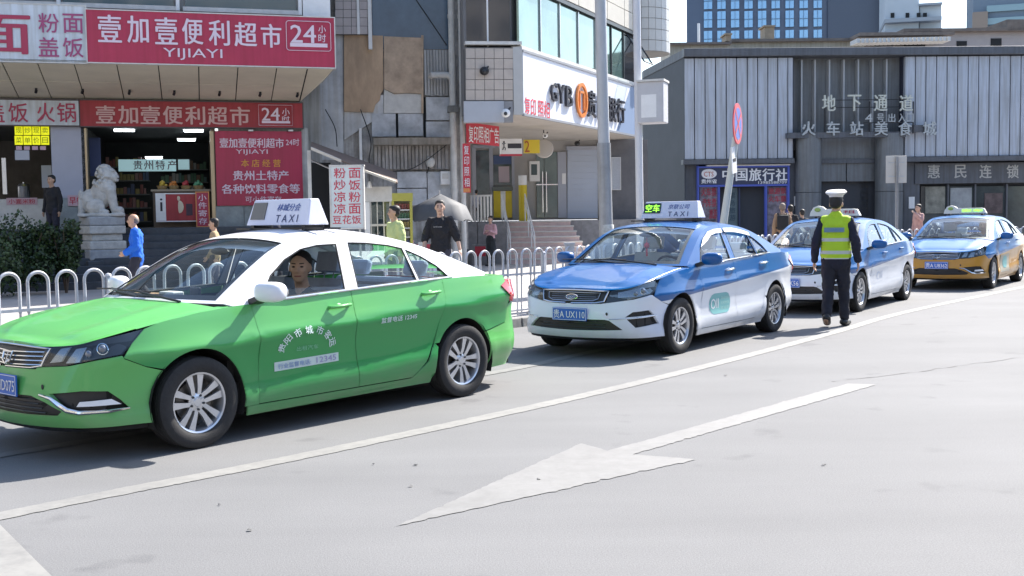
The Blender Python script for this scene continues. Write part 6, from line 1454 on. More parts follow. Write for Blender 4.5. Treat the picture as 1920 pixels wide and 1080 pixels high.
# ================================================================== underground passage building (right)
_t = at(1500, 300, 46); FD = Frame((_t.x, _t.y), 2.6)
db = thing('passage_building', 'low dark building faced with pale blue metal panels, underground passage entrance', 'building')
pnl = mat('pale_metal_panel', (.43, .475, .55), .45, var=.12, scale=.7, streak=.22); pdk = mat('panel_joint', (.03, .035, .06), .6); dgy = mat('dark_cladding', (.10, .11, .13), .5, var=.2, scale=1.5, streak=.2); mgy = mat('mid_cladding', (.17, .185, .20), .5, var=.2, scale=1.2, streak=.2)
ZT, ZB = 7.95, 3.83
def DB(r, o0, o1, name, m, parent=db, bevel=0): return BX(FD, r, o0, o1, name, m, parent, bevel)
ul = FD.uz(1283, 200, .5)[0]; ur = FD.uz(1990, 200, .5)[0]
UB(FD, ul, ur, .1, ZT, -9, -.3, 'mass', mat('dark_wall', (.05, .055, .065), .7), db)
# panels
xs = [1282.5, 1302, 1322, 1341.5, 1361.5, 1381, 1401, 1420.5, 1439.5, 1458, 1477, 1487]
for a, b in zip(xs, xs[1:]):
    u0, _ = FD.uz(a+1.2, 200, .5); u1, _ = FD.uz(b-.7, 200, .5); UB(FD, u0, u1, ZB, ZT-.05, .30, .50, 'panel', pnl, db)
xs = [1696+19.75*i for i in range(14)]
for a, b in zip(xs, xs[1:]):
    u0, _ = FD.uz(a+1.2, 200, .5); u1, _ = FD.uz(b-.7, 200, .5); UB(FD, u0, u1, ZB, ZT-.05, .30, .50, 'panel', pnl, db)
for a, b in ((1281, 1488), (1693, 1990)): u0, _ = FD.uz(a, 200, .3); u1, _ = FD.uz(b, 200, .3); UB(FD, u0, u1, ZB-.02, ZT, -.3, .28, 'panel_backing', pdk, db)
u0, _ = FD.uz(1488, 200, 0); u1, _ = FD.uz(1695, 200, 0); UB(FD, u0, u1, 4.2, ZT, -.3, -.1, 'recess_wall', mgy, db)
for x in (1503, 1528, 1555, 1582, 1609, 1636, 1662):
    u, _ = FD.uz(x, 200, .2); UB(FD, u-.03, u+.03, 4.9, ZT-.1, -.1, .22, 'fin', mat('fin_light', (.34, .36, .38), .4), db)
UB(FD, ul-.05, ur, ZT, ZT+.32, -9, .75, 'cornice', dgy, db, .02)
for a, b in ((1281, 1490), (1693, 1990)): u0, _ = FD.uz(a, 300, .6); u1, _ = FD.uz(b, 300, .6); UB(FD, u0, u1, 3.62, 3.81, -.3, .62, 'ledge', dgy, db)
# left return wall
a = FD.P(ul, 0, .5); b = Vector((at(1205, 120, 49.5).x, 49.5, 0))
mb = MB(); mb.hexa([a+Vector((0, 0, .1)), b+Vector((0, 0, .1)), b+Vector((0, .5, .1)), a+Vector((.1, .5, .1)), a+Vector((0, 0, ZT)), b+Vector((0, 0, ZT-.3)), b+Vector((0, .5, ZT-.3)), a+Vector((.1, .5, ZT))][::1]); mb.make('side_wall', mat('side_dark', (.045, .052, .065), .6, var=.2, scale=1), db)
mb = MB(); e = Vector((0, -.12, 0)); mb.hexa([b+e+Vector((0, 0, ZT-.3)), a+e+Vector((0, 0, ZT)), a+Vector((0, .4, ZT)), b+Vector((0, .4, ZT-.3)), b+e+Vector((0, 0, ZT+.02)), a+e+Vector((0, 0, ZT+.32)), a+Vector((0, .4, ZT+.32)), b+Vector((0, .4, ZT+.02))]); mb.make('side_cornice', dgy, db)
# lower storey
for r_ in ((1283, 302, 1308, 480), (1479, 302, 1494, 480)): DB(r_, -.3, .1, 'pier', dgy)
for x, r_ in ((1515, .52), (1666, .56)):
    u, _ = FD.uz(x, 330, .3); mb = MB(); mb.tube([FD.P(u, .1, .35), FD.P(u, 2.4, .35)], r_, 24); mb.make('column_drum', mgy, db, True); mb = MB(); mb.tube([FD.P(u, 2.42, .35), FD.P(u, 4.78, .35)], r_, 24); mb.make('column_drum', mgy, db, True)
DB((1537, 256, 1641, 298), -.2, -.02, 'lintel_panel', mgy); DB((1537, 306, 1586, 340), -.2, -.02, 'lintel_panel', mgy); DB((1588, 306, 1640, 340), -.2, -.02, 'lintel_panel', mgy); DB((1535, 298, 1642, 306), -.2, .08, 'lintel_ledge', dgy)
DB((1538, 341, 1640, 480), -2.6, -2.5, 'passage_back', mat('passage_maroon', (.07, .035, .03), .7, var=.4, scale=1.5)); DB((1612, 341, 1628, 480), -.6, -.3, 'beige_jamb', mat('jamb_beige', (.20, .17, .12), .6)); DB((1576, 341, 1598, 400), -2.4, -2.38, 'passage_board', mat('passage_board', (.10, .06, .06), .6))
# canopy beam with standing letters
cb = thing('station_lettering', 'row of grey standing characters on a dark beam over the passage entrance', 'sign')
ltm = mat('letter_grey', (.42, .45, .46), .4, metal=.2, var=.1); DF = .9
u0, _ = FD.uz(1478, 250, DF); u1, _ = FD.uz(1757, 250, DF); zb = FD.uz(1600, 252, DF)[1]
UB(FD, u0, FD.uz(1700, 250, DF)[0], zb-.12, zb+.1, .5, DF-.05, 'beam', dgy, cb); UB(FD, FD.uz(1697, 240, DF)[0], FD.uz(1735, 240, DF)[0], zb+.08, zb+.36, DF-.3, DF-.1, 'beam_end', dgy, cb)
for ch, x in zip('火车站美食城', (1516, 1562, 1606, 1652, 1697, 1743)):
    u0, u1, z0, z1 = FD.rect(x-12, 228, x+12, 254, DF); text('letter', ch, FD, (u0+u1)/2, (z0+z1)/2, u1-u0, z1-z0, ltm, cb, DF+.04, .03, ext=.08)
cb2 = thing('passage_lettering', 'upper row of four pale standing characters on thin rails', 'sign')
for ch, x in zip('地下通道', (1554, 1602, 1651, 1699)):
    u0, u1, z0, z1 = FD.rect(x-12, 178, x+12, 208, DF); text('letter', ch, FD, (u0+u1)/2, (z0+z1)/2, u1-u0, z1-z0, mat('letter_pale', (.50, .52, .46), .4), cb2, DF+.04, .03, ext=.08)
for y in (187, 201): DB((1560, y-.7, 1705, y+.7), DF-.1, DF-.05, 'rail', M_['black'], cb2)
for x in (1546, 1630, 1712): DB((x, 190, x+1.5, 250), DF-.12, DF-.06, 'upright', M_['black'], cb2)
cb3 = thing('exit_lettering', 'row of small pale exit characters between the two larger rows', 'sign')
for ch, x in zip('4号出入口', (1629, 1651, 1672, 1691, 1706)):
    u0, u1, z0, z1 = FD.rect(x-6.5, 213, x+6.5, 229, DF); text('letter', ch, FD, (u0+u1)/2, (z0+z1)/2, u1-u0, z1-z0, ltm, cb3, DF+.02, .02, ext=.05)
DB((1620, 229, 1712, 230.5), DF-.06, DF, 'rail', M_['black'], cb3)
# right shop front
sf = thing('chain_shop_front', 'dark shop front with four dim white characters at the right edge', 'shop front')
DB((1716, 305, 1990, 343), -.3, .12, 'fascia', dgy, sf)
for ch, x in zip('惠民连锁', (1751, 1801, 1848, 1899)): TX(FD, (x-11, 309, x+11, 334), ch, mat('dim_white_letter', (.42, .42, .40), .5), sf, .14, .03, 'letter')
gls = mat('shopfront_glass', (.06, .075, .08), .1, spec=1., var=.5, scale=1.2)
for r_ in ((1726, 349, 1775, 480), (1779, 349, 1826, 480), (1830, 349, 1885, 480), (1889, 349, 1960, 480)): DB(r_, -.3, -.1, 'pane', gls, sf)
for x in (1776, 1827, 1886): DB((x, 345, x+3, 480), -.1, .02, 'mullion', dgy, sf)
DB((1694, 305, 1724, 480), -.3, .05, 'pier', dgy, db)
for r_, m_ in (((1735, 350, 1772, 400), mat('curtain_cream', (.30, .29, .24), .8, var=.5, scale=3)), ((1782, 352, 1822, 400), mat('display_white', (.34, .36, .37), .7, var=.3, scale=3)), ((1846, 362, 1880, 400), mat('display_dark', (.12, .09, .09), .7, var=.5, scale=4))): DB(r_, -.1, -.07, 'window_display', m_, sf)
s = sign('white paper notice on the pier left of the round column', FD, (1489, 368, 1498, 386), M_['white'], .13, .02, name='paper_notice'); s = sign('white paper notice on the pier beside the right shop front', FD, (1704, 369, 1715, 391), M_['white'], .08, .02, name='paper_notice')
# travel agency kiosk
tk = thing('travel_agency_front', 'small travel agency front outlined with blue tubes', 'shop front')
blt = mat('blue_tube', (.025, .045, .24), .4, emit=(.12, .2, .9, .05)); navy = mat('navy_board', (.03, .04, .09), .5)
DB((1310, 314, 1478, 346), 0, .25, 'board', navy, tk)
for r_ in ((1308, 311, 1480, 314), (1308, 346, 1480, 349.5), (1308, 311, 1311, 450), (1477, 311, 1480.5, 450), (1347, 349, 1350, 450), (1435, 349, 1438.5, 450)): DB(r_, .1, .30, 'blue_tube', blt, tk)
DB((1325, 308.5, 1482, 311), .1, .34, 'top_trim', M_['white'], tk)
for ch, x0, x1 in (('中', 1355, 1376), ('国', 1380, 1401), ('旅', 1405, 1427), ('行', 1430, 1452), ('社', 1455, 1476)): TX(FD, (x0, 316, x1, 339), ch, M_['whitetx'], tk, .27, .04)
TX(FD, (1422, 339.5, 1475, 344.5), '13985588709', M_['whitetx'], tk, .27, .02); TX(FD, (1315, 336, 1344, 344), '贵州省', M_['whitetx'], tk, .27, .04)
u, z = FD.uz(1329, 326, .26); mb = MB(); mb.ell(FD.P(u, z, .26), (.33, .01, .20), 20); mb.make('logo_disc', M_['whitetx'], tk, True); TX(FD, (1320, 322, 1338, 331), 'CTS', mat('logo_red', (.5, .12, .08), .5), tk, .285, .02)
DB((1312, 350, 1346, 450), -.1, 0, 'side_panel', mat('collage', (.20, .16, .18), .6, var=.7, scale=5, col2=(.42, .36, .40)), tk); DB((1439, 350, 1476, 450), -.1, 0, 'side_panel', mat('collage', (.2, .16, .18), .6), tk)
for r_, st_ in (((1315, 352, 1343, 368), '火车票'), ((1317, 372, 1343, 388), '汽车票'), ((1330, 392, 1344, 410), '旅游'), ((1441, 352, 1474, 364), '旅游票'), ((1441, 367, 1474, 379), '火车票')): TX(FD, r_, st_, M_['redtx'], tk, .01, .03)
DB((1351, 350, 1434, 450), -1.5, -1.4, 'room_back', mat('kiosk_teal', (.035, .07, .085), .5, var=.2), tk); DB((1363, 352, 1383, 450), -.2, -.15, 'strip_curtain', mat('kiosk_panel', (.13, .19, .21), .5), tk); u0_, u1_, z0_, z1_ = FD.rect(1366, 360, 1380, 415, -.12); vtext('lettering', '票务旅游', FD, (u0_+u1_)/2, z0_, z1_, .26, mat('dim_blue', (.05, .09, .12), .6), tk, -.12, .02)
DB((1385, 352, 1388, 450), -.1, 0, 'door_frame', navy, tk); DB((1391, 351, 1404, 352.5), -1.2, -1.1, 'tube_lamp', lampm, tk)
# ================================================================== older roofs behind
FO = Frame((at(1500, 80, 60).x, 60), 1.5)
ob = thing('old_building', 'older cream building with low tiled roofs behind the passage building', 'building'); crm = mat('old_cream', (.44, .41, .34), .8, var=.2, scale=.8, streak=.2); rtl = mat('old_roof', (.18, .15, .13), .85, var=.3, scale=3)
def OB(r, o0, o1, name, m, par=ob): return BX(FO, r, o0, o1, name, m, par)
OB((1256, 82, 1372, 130), -3, 0, 'wall', crm); OB((1256, 79, 1372, 83), -3, .3, 'roof', rtl); OB((1372, 76, 1620, 130), -5, -.5, 'wall', crm); OB((1372, 72, 1625, 77), -5, -.2, 'roof', rtl)
OB((1610, 70, 1700, 130), -5, -.8, 'wall', mat('old_brown', (.22, .19, .16), .8, var=.2)); OB((1700, 57, 1990, 130), -6, -.4, 'wall', mat('old_pinkish', (.40, .36, .35), .8, var=.12, scale=.8)); OB((1695, 52, 1990, 58), -6, 0, 'roof', rtl); OB((1888, 36, 1990, 56), -6, 0, 'upper_block', rtl)
OB((1612, 60, 1790, 66), -3, 1.4, 'roof', rtl)
for k in range(22): OB((1607+k*8.1, 74-k*.18-2, 1612.5+k*8.1, 82-k*.18-2), .8, 1.9, 'awning_rib', M_['offwhite'])
for r_ in ((1794, 77, 1813, 92), (1858, 72, 1878, 92)): 
    w_ = OB(r_, -.6, -.36, 'window', M_['dark']); 
OB((1640, 84, 1675, 94), -1, -.7, 'window', M_['dark']); OB((1700, 80, 1735, 94), -1, -.35, 'window', M_['dark'])
for r_, lab in (((1434, 50, 1452, 76), 'square tan chimney on the old roof before the tower'), ((1361, 65, 1371, 77), 'small stub chimney on the low cream parapet')):
    t = thing('chimney', lab, 'chimney'); OB(r_, -2, -1, 'stack', mat('chimney_tan', (.34, .27, .19), .8, var=.2), t); OB((r_[0]-2, r_[1]-3, r_[2]+2, r_[1]), -2.1, -.9, 'cap', mat('chimney_tan', (.34, .27, .19), .8), t)
t = thing('vent_pipe', 'thin white vent pipe on the low cream parapet', 'pipe'); u, z0 = FO.uz(1310, 80, -1); z1 = FO.uz(1310, 44, -1)[1]; mb = MB(); mb.tube([FO.P(u, z0, -1), FO.P(u, z1, -1)], .07, 8); mb.make('pipe', M_['white'], t, True)
# office tower
FT = Frame((at(1475, 0, 170).x, 170), -9)
tw = thing('office_tower', 'dark blue grey office tower with rows of sky reflecting windows', 'building')
twm = mat('tower_grey', (.10, .13, .19), .6, var=.08, scale=.3); 
def TB(r, o0, o1, name, m, par=tw): return BX(FT, r, o0, o1, name, m, par)
TB((1287, -360, 1553, 130), -22, 0, 'tower_body', twm); TB((1553, -360, 1659, 130), -22, .5, 'tower_end', mat('tower_end', (.07, .09, .13), .6, var=.05)); TB((1654, -360, 1659, 130), -20, 2, 'corner_fin', mat('tower_fin', (.16, .18, .22), .5))
wn = mat('tower_window', (.22, .38, .56), .12, spec=1.); wn.node_tree.nodes['Principled BSDF'].inputs['Metallic'].default_value = .35; wfm = mat('tower_mullion', (.14, .24, .36), .5)
for i, xc in enumerate((1327.6, 1352.8, 1378.3, 1403.5, 1429, 1454.4, 1480.6, 1507, 1533.3)):
    for j in range(-3, 4):
        y0 = -13.5+j*36.0-i*.25 if j < 1 else (21.5+(j-1)*36.5-i*.3)
        y1 = y0+30.5
        o = TB((xc-7.8, y0, xc+7.8, y1), 0, .25, 'window', wn)
        for q in (xc-.5,): TB((q, y0, q+.8, y1), .25, .4, 'window_bar', wfm)
        TB((xc-7.8, y0+14.5, xc+7.8, y0+15.5), .25, .41, 'window_bar', wfm)
# pale stepped block
FQ = Frame((at(1710, 30, 140).x, 140), -14)
pb_ = thing('stepped_block', 'pale stepped apartment block right of the dark tower', 'building'); pbm = mat('pale_block_far', (.52, .56, .60), .7, var=.08, scale=.3)
BX(FQ, (1660, -300, 1724, 130), -9, 0, 'wall', pbm, pb_); BX(FQ, (1724, 8, 1765, 130), -9, -.5, 'wall', pbm, pb_); BX(FQ, (1659, 33, 1766, 40), -9, 1.2, 'ledge', mat('ledge_far', (.33, .36, .40), .7), pb_); BX(FQ, (1659, 55, 1766, 62), -9, 1.5, 'ledge', mat('ledge_far', (.33, .36, .40), .7), pb_); BX(FQ, (1723, 5, 1767, 9), -9, .4, 'parapet', mat('ledge_far', (.33, .36, .40), .7), pb_)
for x in (1670, 1698, 1719, 1731): BX(FQ, (x, 24, x+7, 33), -.2, .1, 'window', M_['dark'], pb_)
# grey block at the far right
FX = Frame((at(1870, 20, 120).x, 120), -18)
gb_ = thing('grey_block', 'blue grey block with glazed bands at the upper right corner', 'building'); gbm = mat('grey_far', (.15, .20, .26), .6, var=.08, scale=.4)
BX(FX, (1826, -300, 1990, 130), -9, 0, 'wall', gbm, gb_)
for y in (6, 30): BX(FX, (1850, y, 1990, y+12), 0, .25, 'window_band', mat('far_glass', (.16, .26, .30), .15, spec=1.), gb_)
BX(FX, (1824, 22, 1852, 52), 0, .8, 'tank_base', mat('tank_tan', (.28, .22, .18), .7), gb_)
# ================================================================== taxis
GRN = (.12, .43, .11)
TG = 'taxis queueing along the kerb'
car1, d1, d2 = make_car('green taxi with white roof in front, driver at the open window', TG, (-1.937, 9.004, 0), R(-130.1), 'old', GRN, None, (.80, .80, .80), 'green', (0, 0, .12, (.78, -.07, (.03, .27, .07))), '贵A HD075', ('box', '林城分会', None), details='open_window')
BLU = (.001, .085, .27)
car2, e1, e2 = make_car('blue and white taxi with green lit roof display, second in the queue', TG, (1.955, 13.80, 0), R(-126.06), 'new', BLU, (.72, .75, .80), BLU, 'blue', (.725, -.066, .05, None), '贵A UX110', ('box', '京联公司', '空车'), visor=True, seatm='seatw')
car3, f1, f2 = make_car('blue and white taxi partly hidden behind the traffic officer', TG, (5.476, 18.745, 0), R(-124.4), 'new', (.001, .09, .28), (.70, .73, .78), (.001, .09, .28), 'bluetwo', (.725, -.066, .05, None), '贵A U2K56', ('dome', '出租', 'r'), seatm='seatw')
car4, g1_, g2_ = make_car('blue taxi with orange lower body, last in the queue', TG, (9.632, 23.469, 0), R(-125.2), 'old', (.002, .105, .31), (.50, .24, .025), (.002, .105, .31), 'blueorange', (.725, -.066, .05, None), '贵A U8362', ('dome', '空车', 'g'), seatm='seatw')
# lettering and stickers on the green taxi
lt = mat('decal_pale', (.72, .84, .84), .5); ltb = mat('decal_blue', (.22, .32, .55), .5)
cx, cz = .40, .56
for k, ch in enumerate('贵阳市城市客运'):
    th = R(165-25*k); w_ = .066; decal_text('decal_character', ch, cx-.245*math.cos(th), cz+.155*math.sin(th)+.02, w_, .062, lt, d1, .015, th-math.pi/2)
decal_text('decal_lettering', '出租汽车', .40, .60, .20, .035, mat('decal_faint', (.20, .50, .30), .5), d1)
a0, a1 = A(.70), A(.10); P = PB().add(patch([(a0, .455), (a1, .47), (a1, .535), (a0, .52)], W, .05, rim=.004, d=-.004)); P.make('sticker', mat('sticker_pale', (.52, .62, .60), .5), d1)
decal_text('sticker_lettering', '行业监督电话:', .52, .49, .30, .038, ltb, d1, .01, .02, -.007); decal_text('sticker_lettering', '12345', .22, .50, .19, .042, mat('decal_mauve', (.30, .28, .48), .5), d1, .012, .02, -.007)
decal_text('decal_lettering', '监督电话 12345', -.53, .745, .40, .045, lt, d2, .008, .02)
# teal reflection-free swoosh printed on the wing
# stickers on the blue taxis
def pill(cx, cz, w_, h_, m, par, d=-.003):
    pts = []
    for t in np.linspace(-90, 90, 7): pts.append((A(cx-w_/2+h_/2-h_/2*math.cos(R(t))*1), cz+h_/2*math.sin(R(t))))
    pts = [(A(cx+w_/2-h_/2)-h_/2*math.cos(R(t)), cz-h_/2*math.sin(R(t))) for t in np.linspace(-90, 90, 7)]+[(A(cx-w_/2+h_/2)+h_/2*math.cos(R(t)), cz+h_/2*math.sin(R(t))) for t in np.linspace(-90, 90, 7)]
    P = PB().add(patch(pts, W, .05, rim=.003, d=d)); return P.make('sticker', m, par)
tealm = mat('sticker_teal', (.20, .46, .46), .5)
for dd_, full in ((e1, True),):
    pill(.36, .50, .56, .24, tealm, dd_); decal_text('sticker_lettering', 'Oll', .50, .50, .20, .12, M_['whitetx'], dd_, .01, 0, -.006)
    for z_, st_ in ((.56, '喜迎大会'), (.50, '文明贵阳'), (.44, '欢迎您')): decal_text('sticker_lettering', st_, .23, z_, .22, .035, mat('decal_mint', (.40, .62, .58), .5), dd_, 0, 0, -.006)
decal_text('decal_lettering', 'Oll', .38, .52, .30, .14, mat('decal_grey', (.50, .55, .66), .5), f1)
a0, a1 = A(.80), A(.0); P = PB().add(patch([(a0, .30), (a1, .30), (a1, .66), (a0, .64)], W, .06, rim=.003, d=-.003)); P.make('sticker', mat('sticker_cream', (.50, .46, .36), .5), g1_); pill(.40, .50, .40, .24, tealm, g1_, -.007)
# ornaments behind windscreens
def orn(root_xy, lab, loc, mk):
    pass

# ================================================================== people
GP = 'people on the pavement'
# driver of the green taxi: seated, leaning to the open window
def car_to_world(car, v): 
    a = car.rotation_euler.z; return Vector((car.location.x+v[0]*math.cos(a)-v[1]*math.sin(a), car.location.y+v[0]*math.sin(a)+v[1]*math.cos(a), v[2]))
def seated():
    J = base_pose(); 
    for k in J: J[k] = J[k]-Vector((0, 0, .95))
    J['pel'] = Vector((0, 0, 0)); J['waist'] = Vector((-.04, 0, .14)); J['chest'] = Vector((-.08, 0, .34)); J['neck'] = Vector((-.10, 0, .51)); J['head'] = Vector((-.07, 0, .67))
    for s, k in ((1, 'L'), (-1, 'R')):
        J['sh'+k] = Vector((-.09, s*.165, .445)); J['hip'+k] = Vector((.03, s*.10, -.02)); J['kn'+k] = Vector((.43, s*.14, .08)); J['an'+k] = Vector((.60, s*.13, -.20)); J['toe'+k] = J['an'+k]+Vector((.14, 0, .0))
        J['el'+k] = Vector((.10, s*.22, .26)); J['wr'+k] = Vector((.33, s*.15, .36))
    return J
def driver(car, lab, shirt, look=0., h=1.72, dz=0., hair='short', xo=-.02):
    p = car_to_world(car, (xo, .36, .575+dz)); return person(lab, (p.x, p.y, p.z), car.rotation_euler.z, h, seated(), shirt, cloth('driver_trousers', (.03, .03, .04)), hair=hair, look=look, voxel=.012)
driver(car1, 'driver in a dark shirt looking out of the green taxi side window', cloth('driver_black', (.03, .045, .038)), look=R(38), h=1.84, dz=-.115, xo=.10, hair='crop')
driver(car2, 'driver in a grey shirt behind the wheel of the second taxi', cloth('driver_grey', (.15, .16, .18)), look=R(5))
driver(car3, 'driver in a pale shirt at the wheel of the third taxi', cloth('driver_pale', (.4, .42, .45)))
driver(car4, 'driver in a pale shirt at the wheel of the last taxi', cloth('driver_pale', (.4, .42, .45)))
# red ornament hanging inside the blue taxi windscreen
for c_, lab in ((car2, 'red lucky ornament hanging inside the second taxi windscreen'),):
    p = car_to_world(c_, (.50, -.02, 1.18)); t = thing('hanging_ornament', lab, 'ornament', p); mb = MB(); mb.ell((0, 0, 0), (.035, .035, .04), 10); mb.make('bead', mat('ornament_red', (.6, .03, .04), .4), t, True); mb = MB(); mb.tube([(0, 0, .04), (0, 0, .12)], .003, 4); mb.tube([(0, 0, -.04), (0, 0, -.13)], .012, 6); mb.make('tassel', mat('ornament_red', (.6, .03, .04), .4), t)
# things lying on the green taxi's dashboard
def on_dash(name, lab, cat, x, y, w_, d_, h_, m):
    p = car_to_world(car1, (x, y, .95)); t = thing(name, lab, cat, p, car1.rotation_euler.z+random.uniform(-.3, .3)); mb = MB(); mb.box(-w_/2, w_/2, -d_/2, d_/2, 0, h_); mb.make('case', m, t, bevel=.01); return t
on_dash('tissue_box', 'pale tissue box lying on the green taxi dashboard', 'box', .93, -.05, .10, .2, .07, mat('tissue_white', (.6, .6, .58), .7))
on_dash('cloth_bundle', 'tan cloth bundle on the green taxi dashboard near the far pillar', 'cloth', .95, -.38, .12, .25, .05, mat('bundle_tan', (.4, .25, .15), .9, var=.3))
on_dash('phone_holder', 'black phone holder on the green taxi dashboard before the driver', 'holder', .90, .22, .03, .12, .11, M_['black'])
# traffic officer walking away along the taxis
J = base_pose(); J['anL'] += Vector((-.02, .0, 0)); 
J['knR'] += Vector((.05, .0, 0)); J['anR'] += Vector((.10, .0, 0)); J['anL'] = Vector((-.20, .085, .15)); J['knL'] = Vector((-.01, .09, .50)); J['toeL'] = J['anL']+Vector((.11, .01, -.10))
for k, s in (('L', 1), ('R', -1)): J['el'+k] += Vector((0, s*.02, 0)); J['wr'+k] += Vector((-.02, s*.03, 0))
offp = G(1572, 612); hd_ = R(66)
off, osh, hp, Mh = person('traffic officer in yellow vest and white cap walking away along the taxis', (offp.x-.03, offp.y+.03, 0), hd_, 1.79, J, cloth('police_navy', (.012, .014, .03)), cloth('police_trousers', (.013, .014, .024)), voxel=.0085, sleeve=1., hair='crop', hairm=HAIR, cat='person', scale_xy=1.03)
peaked_cap(off, hp, Mh, top=(.72, .70, .70), band=(.06, .045, .045))
# vest shell
def vest_mat():
    M = bpy.data.materials.new('vest'); M.use_nodes = True; N = M.node_tree; n = N.nodes; L = N.links; b = n['Principled BSDF']; b.inputs['Roughness'].default_value = .7
    tc = n.new('ShaderNodeTexCoord'); sx = n.new('ShaderNodeSeparateXYZ'); L.new(tc.outputs['Object'], sx.inputs[0]); r = n.new('ShaderNodeValToRGB'); r.color_ramp.interpolation = 'CONSTANT'
    mr = n.new('ShaderNodeMapRange'); mr.inputs[1].default_value = .9; mr.inputs[2].default_value = 1.5; L.new(sx.outputs[2], mr.inputs[0]); L.new(mr.outputs[0], r.inputs[0])
    ye_ = (.42, .62, .02, 1); gy_ = (.50, .53, .48, 1); e = r.color_ramp.elements
    def z(v): return (v-.9)/.6
    e[0].position = 0; e[0].color = gy_; e[1].position = z(.912); e[1].color = ye_
    for v, c in ((.965, gy_), (1.01, ye_), (1.13, gy_), (1.175, ye_)):
        q = e.new(z(v)); q.color = c
    L.new(r.outputs[0], b.inputs['Base Color']); return M
t = MB(); g = .032
for a, c, r0, r1 in (('pel', 'waist', .168, .156), ('waist', 'chest', .150, .166), ('chest', 'neck', .166, .080)): capsule(t, J[a], J[c], r0+g, (r1+g*(1 if c != 'neck' else .3)), .72)
for q in 'LR': capsule(t, J['neck']-Vector((0, 0, .06)), J['neck'].lerp(J['sh'+q], .80)-Vector((0, 0, .01)), .085, .082, .95)
vs = fuse(t, 'vest', vest_mat(), off, .010, 4, .014)
bm = bmesh.new(); bm.from_mesh(vs.data); bmesh.ops.bisect_plane(bm, geom=bm.verts[:]+bm.edges[:]+bm.faces[:], plane_co=(0, 0, .90), plane_no=(0, 0, -1), clear_outer=True); bm.to_mesh(vs.data); bm.free()
m5 = face_frame((0, 0, 0), (0, -1, 0), (0, 0, 1)) # back of the vest: seen from -x, text runs towards -y
m5.translation = Vector((-.165, 0, 1.285)); mb = MB(); mb.box(-.162, -.158, -.125, .125, 1.255, 1.315); 
pt_ = mb.make('back_patch', mat('patch_blue', (.16, .26, .30), .5), off); 
m5.translation = Vector((-.1635, 0, 1.285)); text('back_lettering', '交通警察', None, 0, 0, .22, .045, mat('patch_text', (.10, .22, .45), .5), off, mat4=m5, bold=.02)
# officer behind the green taxi sign, only the cap shows
p = at(515, 372, 17.2)
J = base_pose(); r2, _, hp2, Mh2 = person('officer in peaked cap standing behind the green taxi roof sign', (p.x, p.y, .12), R(180+20), 1.64, J, cloth('police_navy', (.012, .014, .03)), cloth('police_trousers', (.013, .014, .024)), voxel=.014)
peaked_cap(r2, hp2, Mh2, top=(.50, .47, .50), band=(.03, .03, .04))
# old man in blue
p = at(255, 440, 18.6); J = walk(base_pose(), .20); J['elR'] = Vector((-.02, -.23, 1.14)); J['wrR'] = Vector((.18, -.16, 1.02)); J['elL'] = Vector((-.03, .23, 1.14)); J['wrL'] = Vector((.17, .16, 1.02)); J['head'] += Vector((.03, 0, -.015)); J['neck'] += Vector((.02, 0, 0))
person('elderly balding man in a bright blue jacket walking left past the lion', (p.x, p.y, .12), R(192), 1.60, J, cloth('bright_blue', (.01, .13, .62)), cloth('old_trousers', (.025, .025, .04)), skin=mat('skin_tan', (.50, .30, .20), .5, var=.06), hair='receding', hairm=HAIRG, voxel=.012, group=GP, loose=1.6)
# woman in tan seen in profile
p = at(402, 440, 20.5); J = base_pose()
person('short haired person in a tan top walking left behind the green taxi windscreen', (p.x, p.y, .12), R(186), 1.50, walk(J, .15), cloth('tan_top', (.36, .26, .15)), cloth('tan_trousers', (.06, .05, .05)), hair='short', voxel=.013, group=GP)
# person in yellow green and white
p = at(740, 420, 18.6)
person('person in a pale lime top with face turned left behind the taxi roof', (p.x, p.y, .12), R(215), 1.66, base_pose(), cloth('lime_white', (.52, .60, .26)), cloth('lime_trousers', (.08, .08, .09)), hair='short', voxel=.012, group=GP, look=R(-20), loose=1.4)
o_ = bpy.context.scene.objects.get('person.006')
# man in black sweater
p = at(826, 430, 18.4); J = walk(base_pose(), .10); J['elL'] = Vector((-.05, .27, 1.14)); J['wrL'] = Vector((.02, .34, .92)); J['elR'] += Vector((0, -.03, 0))
rr_, _, hpb, _ = person('young man in a black sweater with bare forearms by the railing', (p.x, p.y, .12), R(255), 1.735, J, cloth('black_sweater', (.014, .014, .018)), cloth('white_trousers', (.05, .05, .07)), skin=SKIN2, hair='short', voxel=.011, group=GP, sleeve=.62, loose=2.0, look=R(15))
m5 = face_frame((0, 0, 0), (0, 1, 0), (0, 0, 1)); m5.translation = Vector((.150, 0, 1.30)); text('shirt_print', 'OUTDOORS', None, 0, 0, .15, .018, mat('print_pale', (.5, .5, .5), .6), rr_, mat4=m5)
# short woman with apron near the stairs
p = G(921, 499, .12); J = base_pose(); J['elL'] = Vector((.03, .22, 1.15)); J['wrL'] = Vector((.20, .08, 1.22)); J['elR'] = Vector((.03, -.22, 1.15)); J['wrR'] = Vector((.20, -.08, 1.20))
person('short woman in pink top and long dark skirt near the bank stairs', (p.x, p.y, .12), R(240), 1.50, J, cloth('pink_top', (.62, .38, .42)), cloth('dark_skirt', (.03, .035, .04)), skin=SKIN2, hair='bun', voxel=.016, group=GP, skirt=.45)
# attendant in the noodle shop
p = FS.P(FS.uz(98, 370, 1.4)[0], 0, 1.4)
person('person in black with dark cap standing at the shop door by the pillar', (p.x, p.y, .12+.0), R(250), 1.66, base_pose(), cloth('attendant_black', (.015, .015, .018)), cloth('old_trousers', (.025, .025, .04)), voxel=.014, group=GP).__class__
bpy.data.objects[[o.name for o in COL.objects if o.get('label', '').startswith('person in black with dark cap')][0]].location.z = 1.02
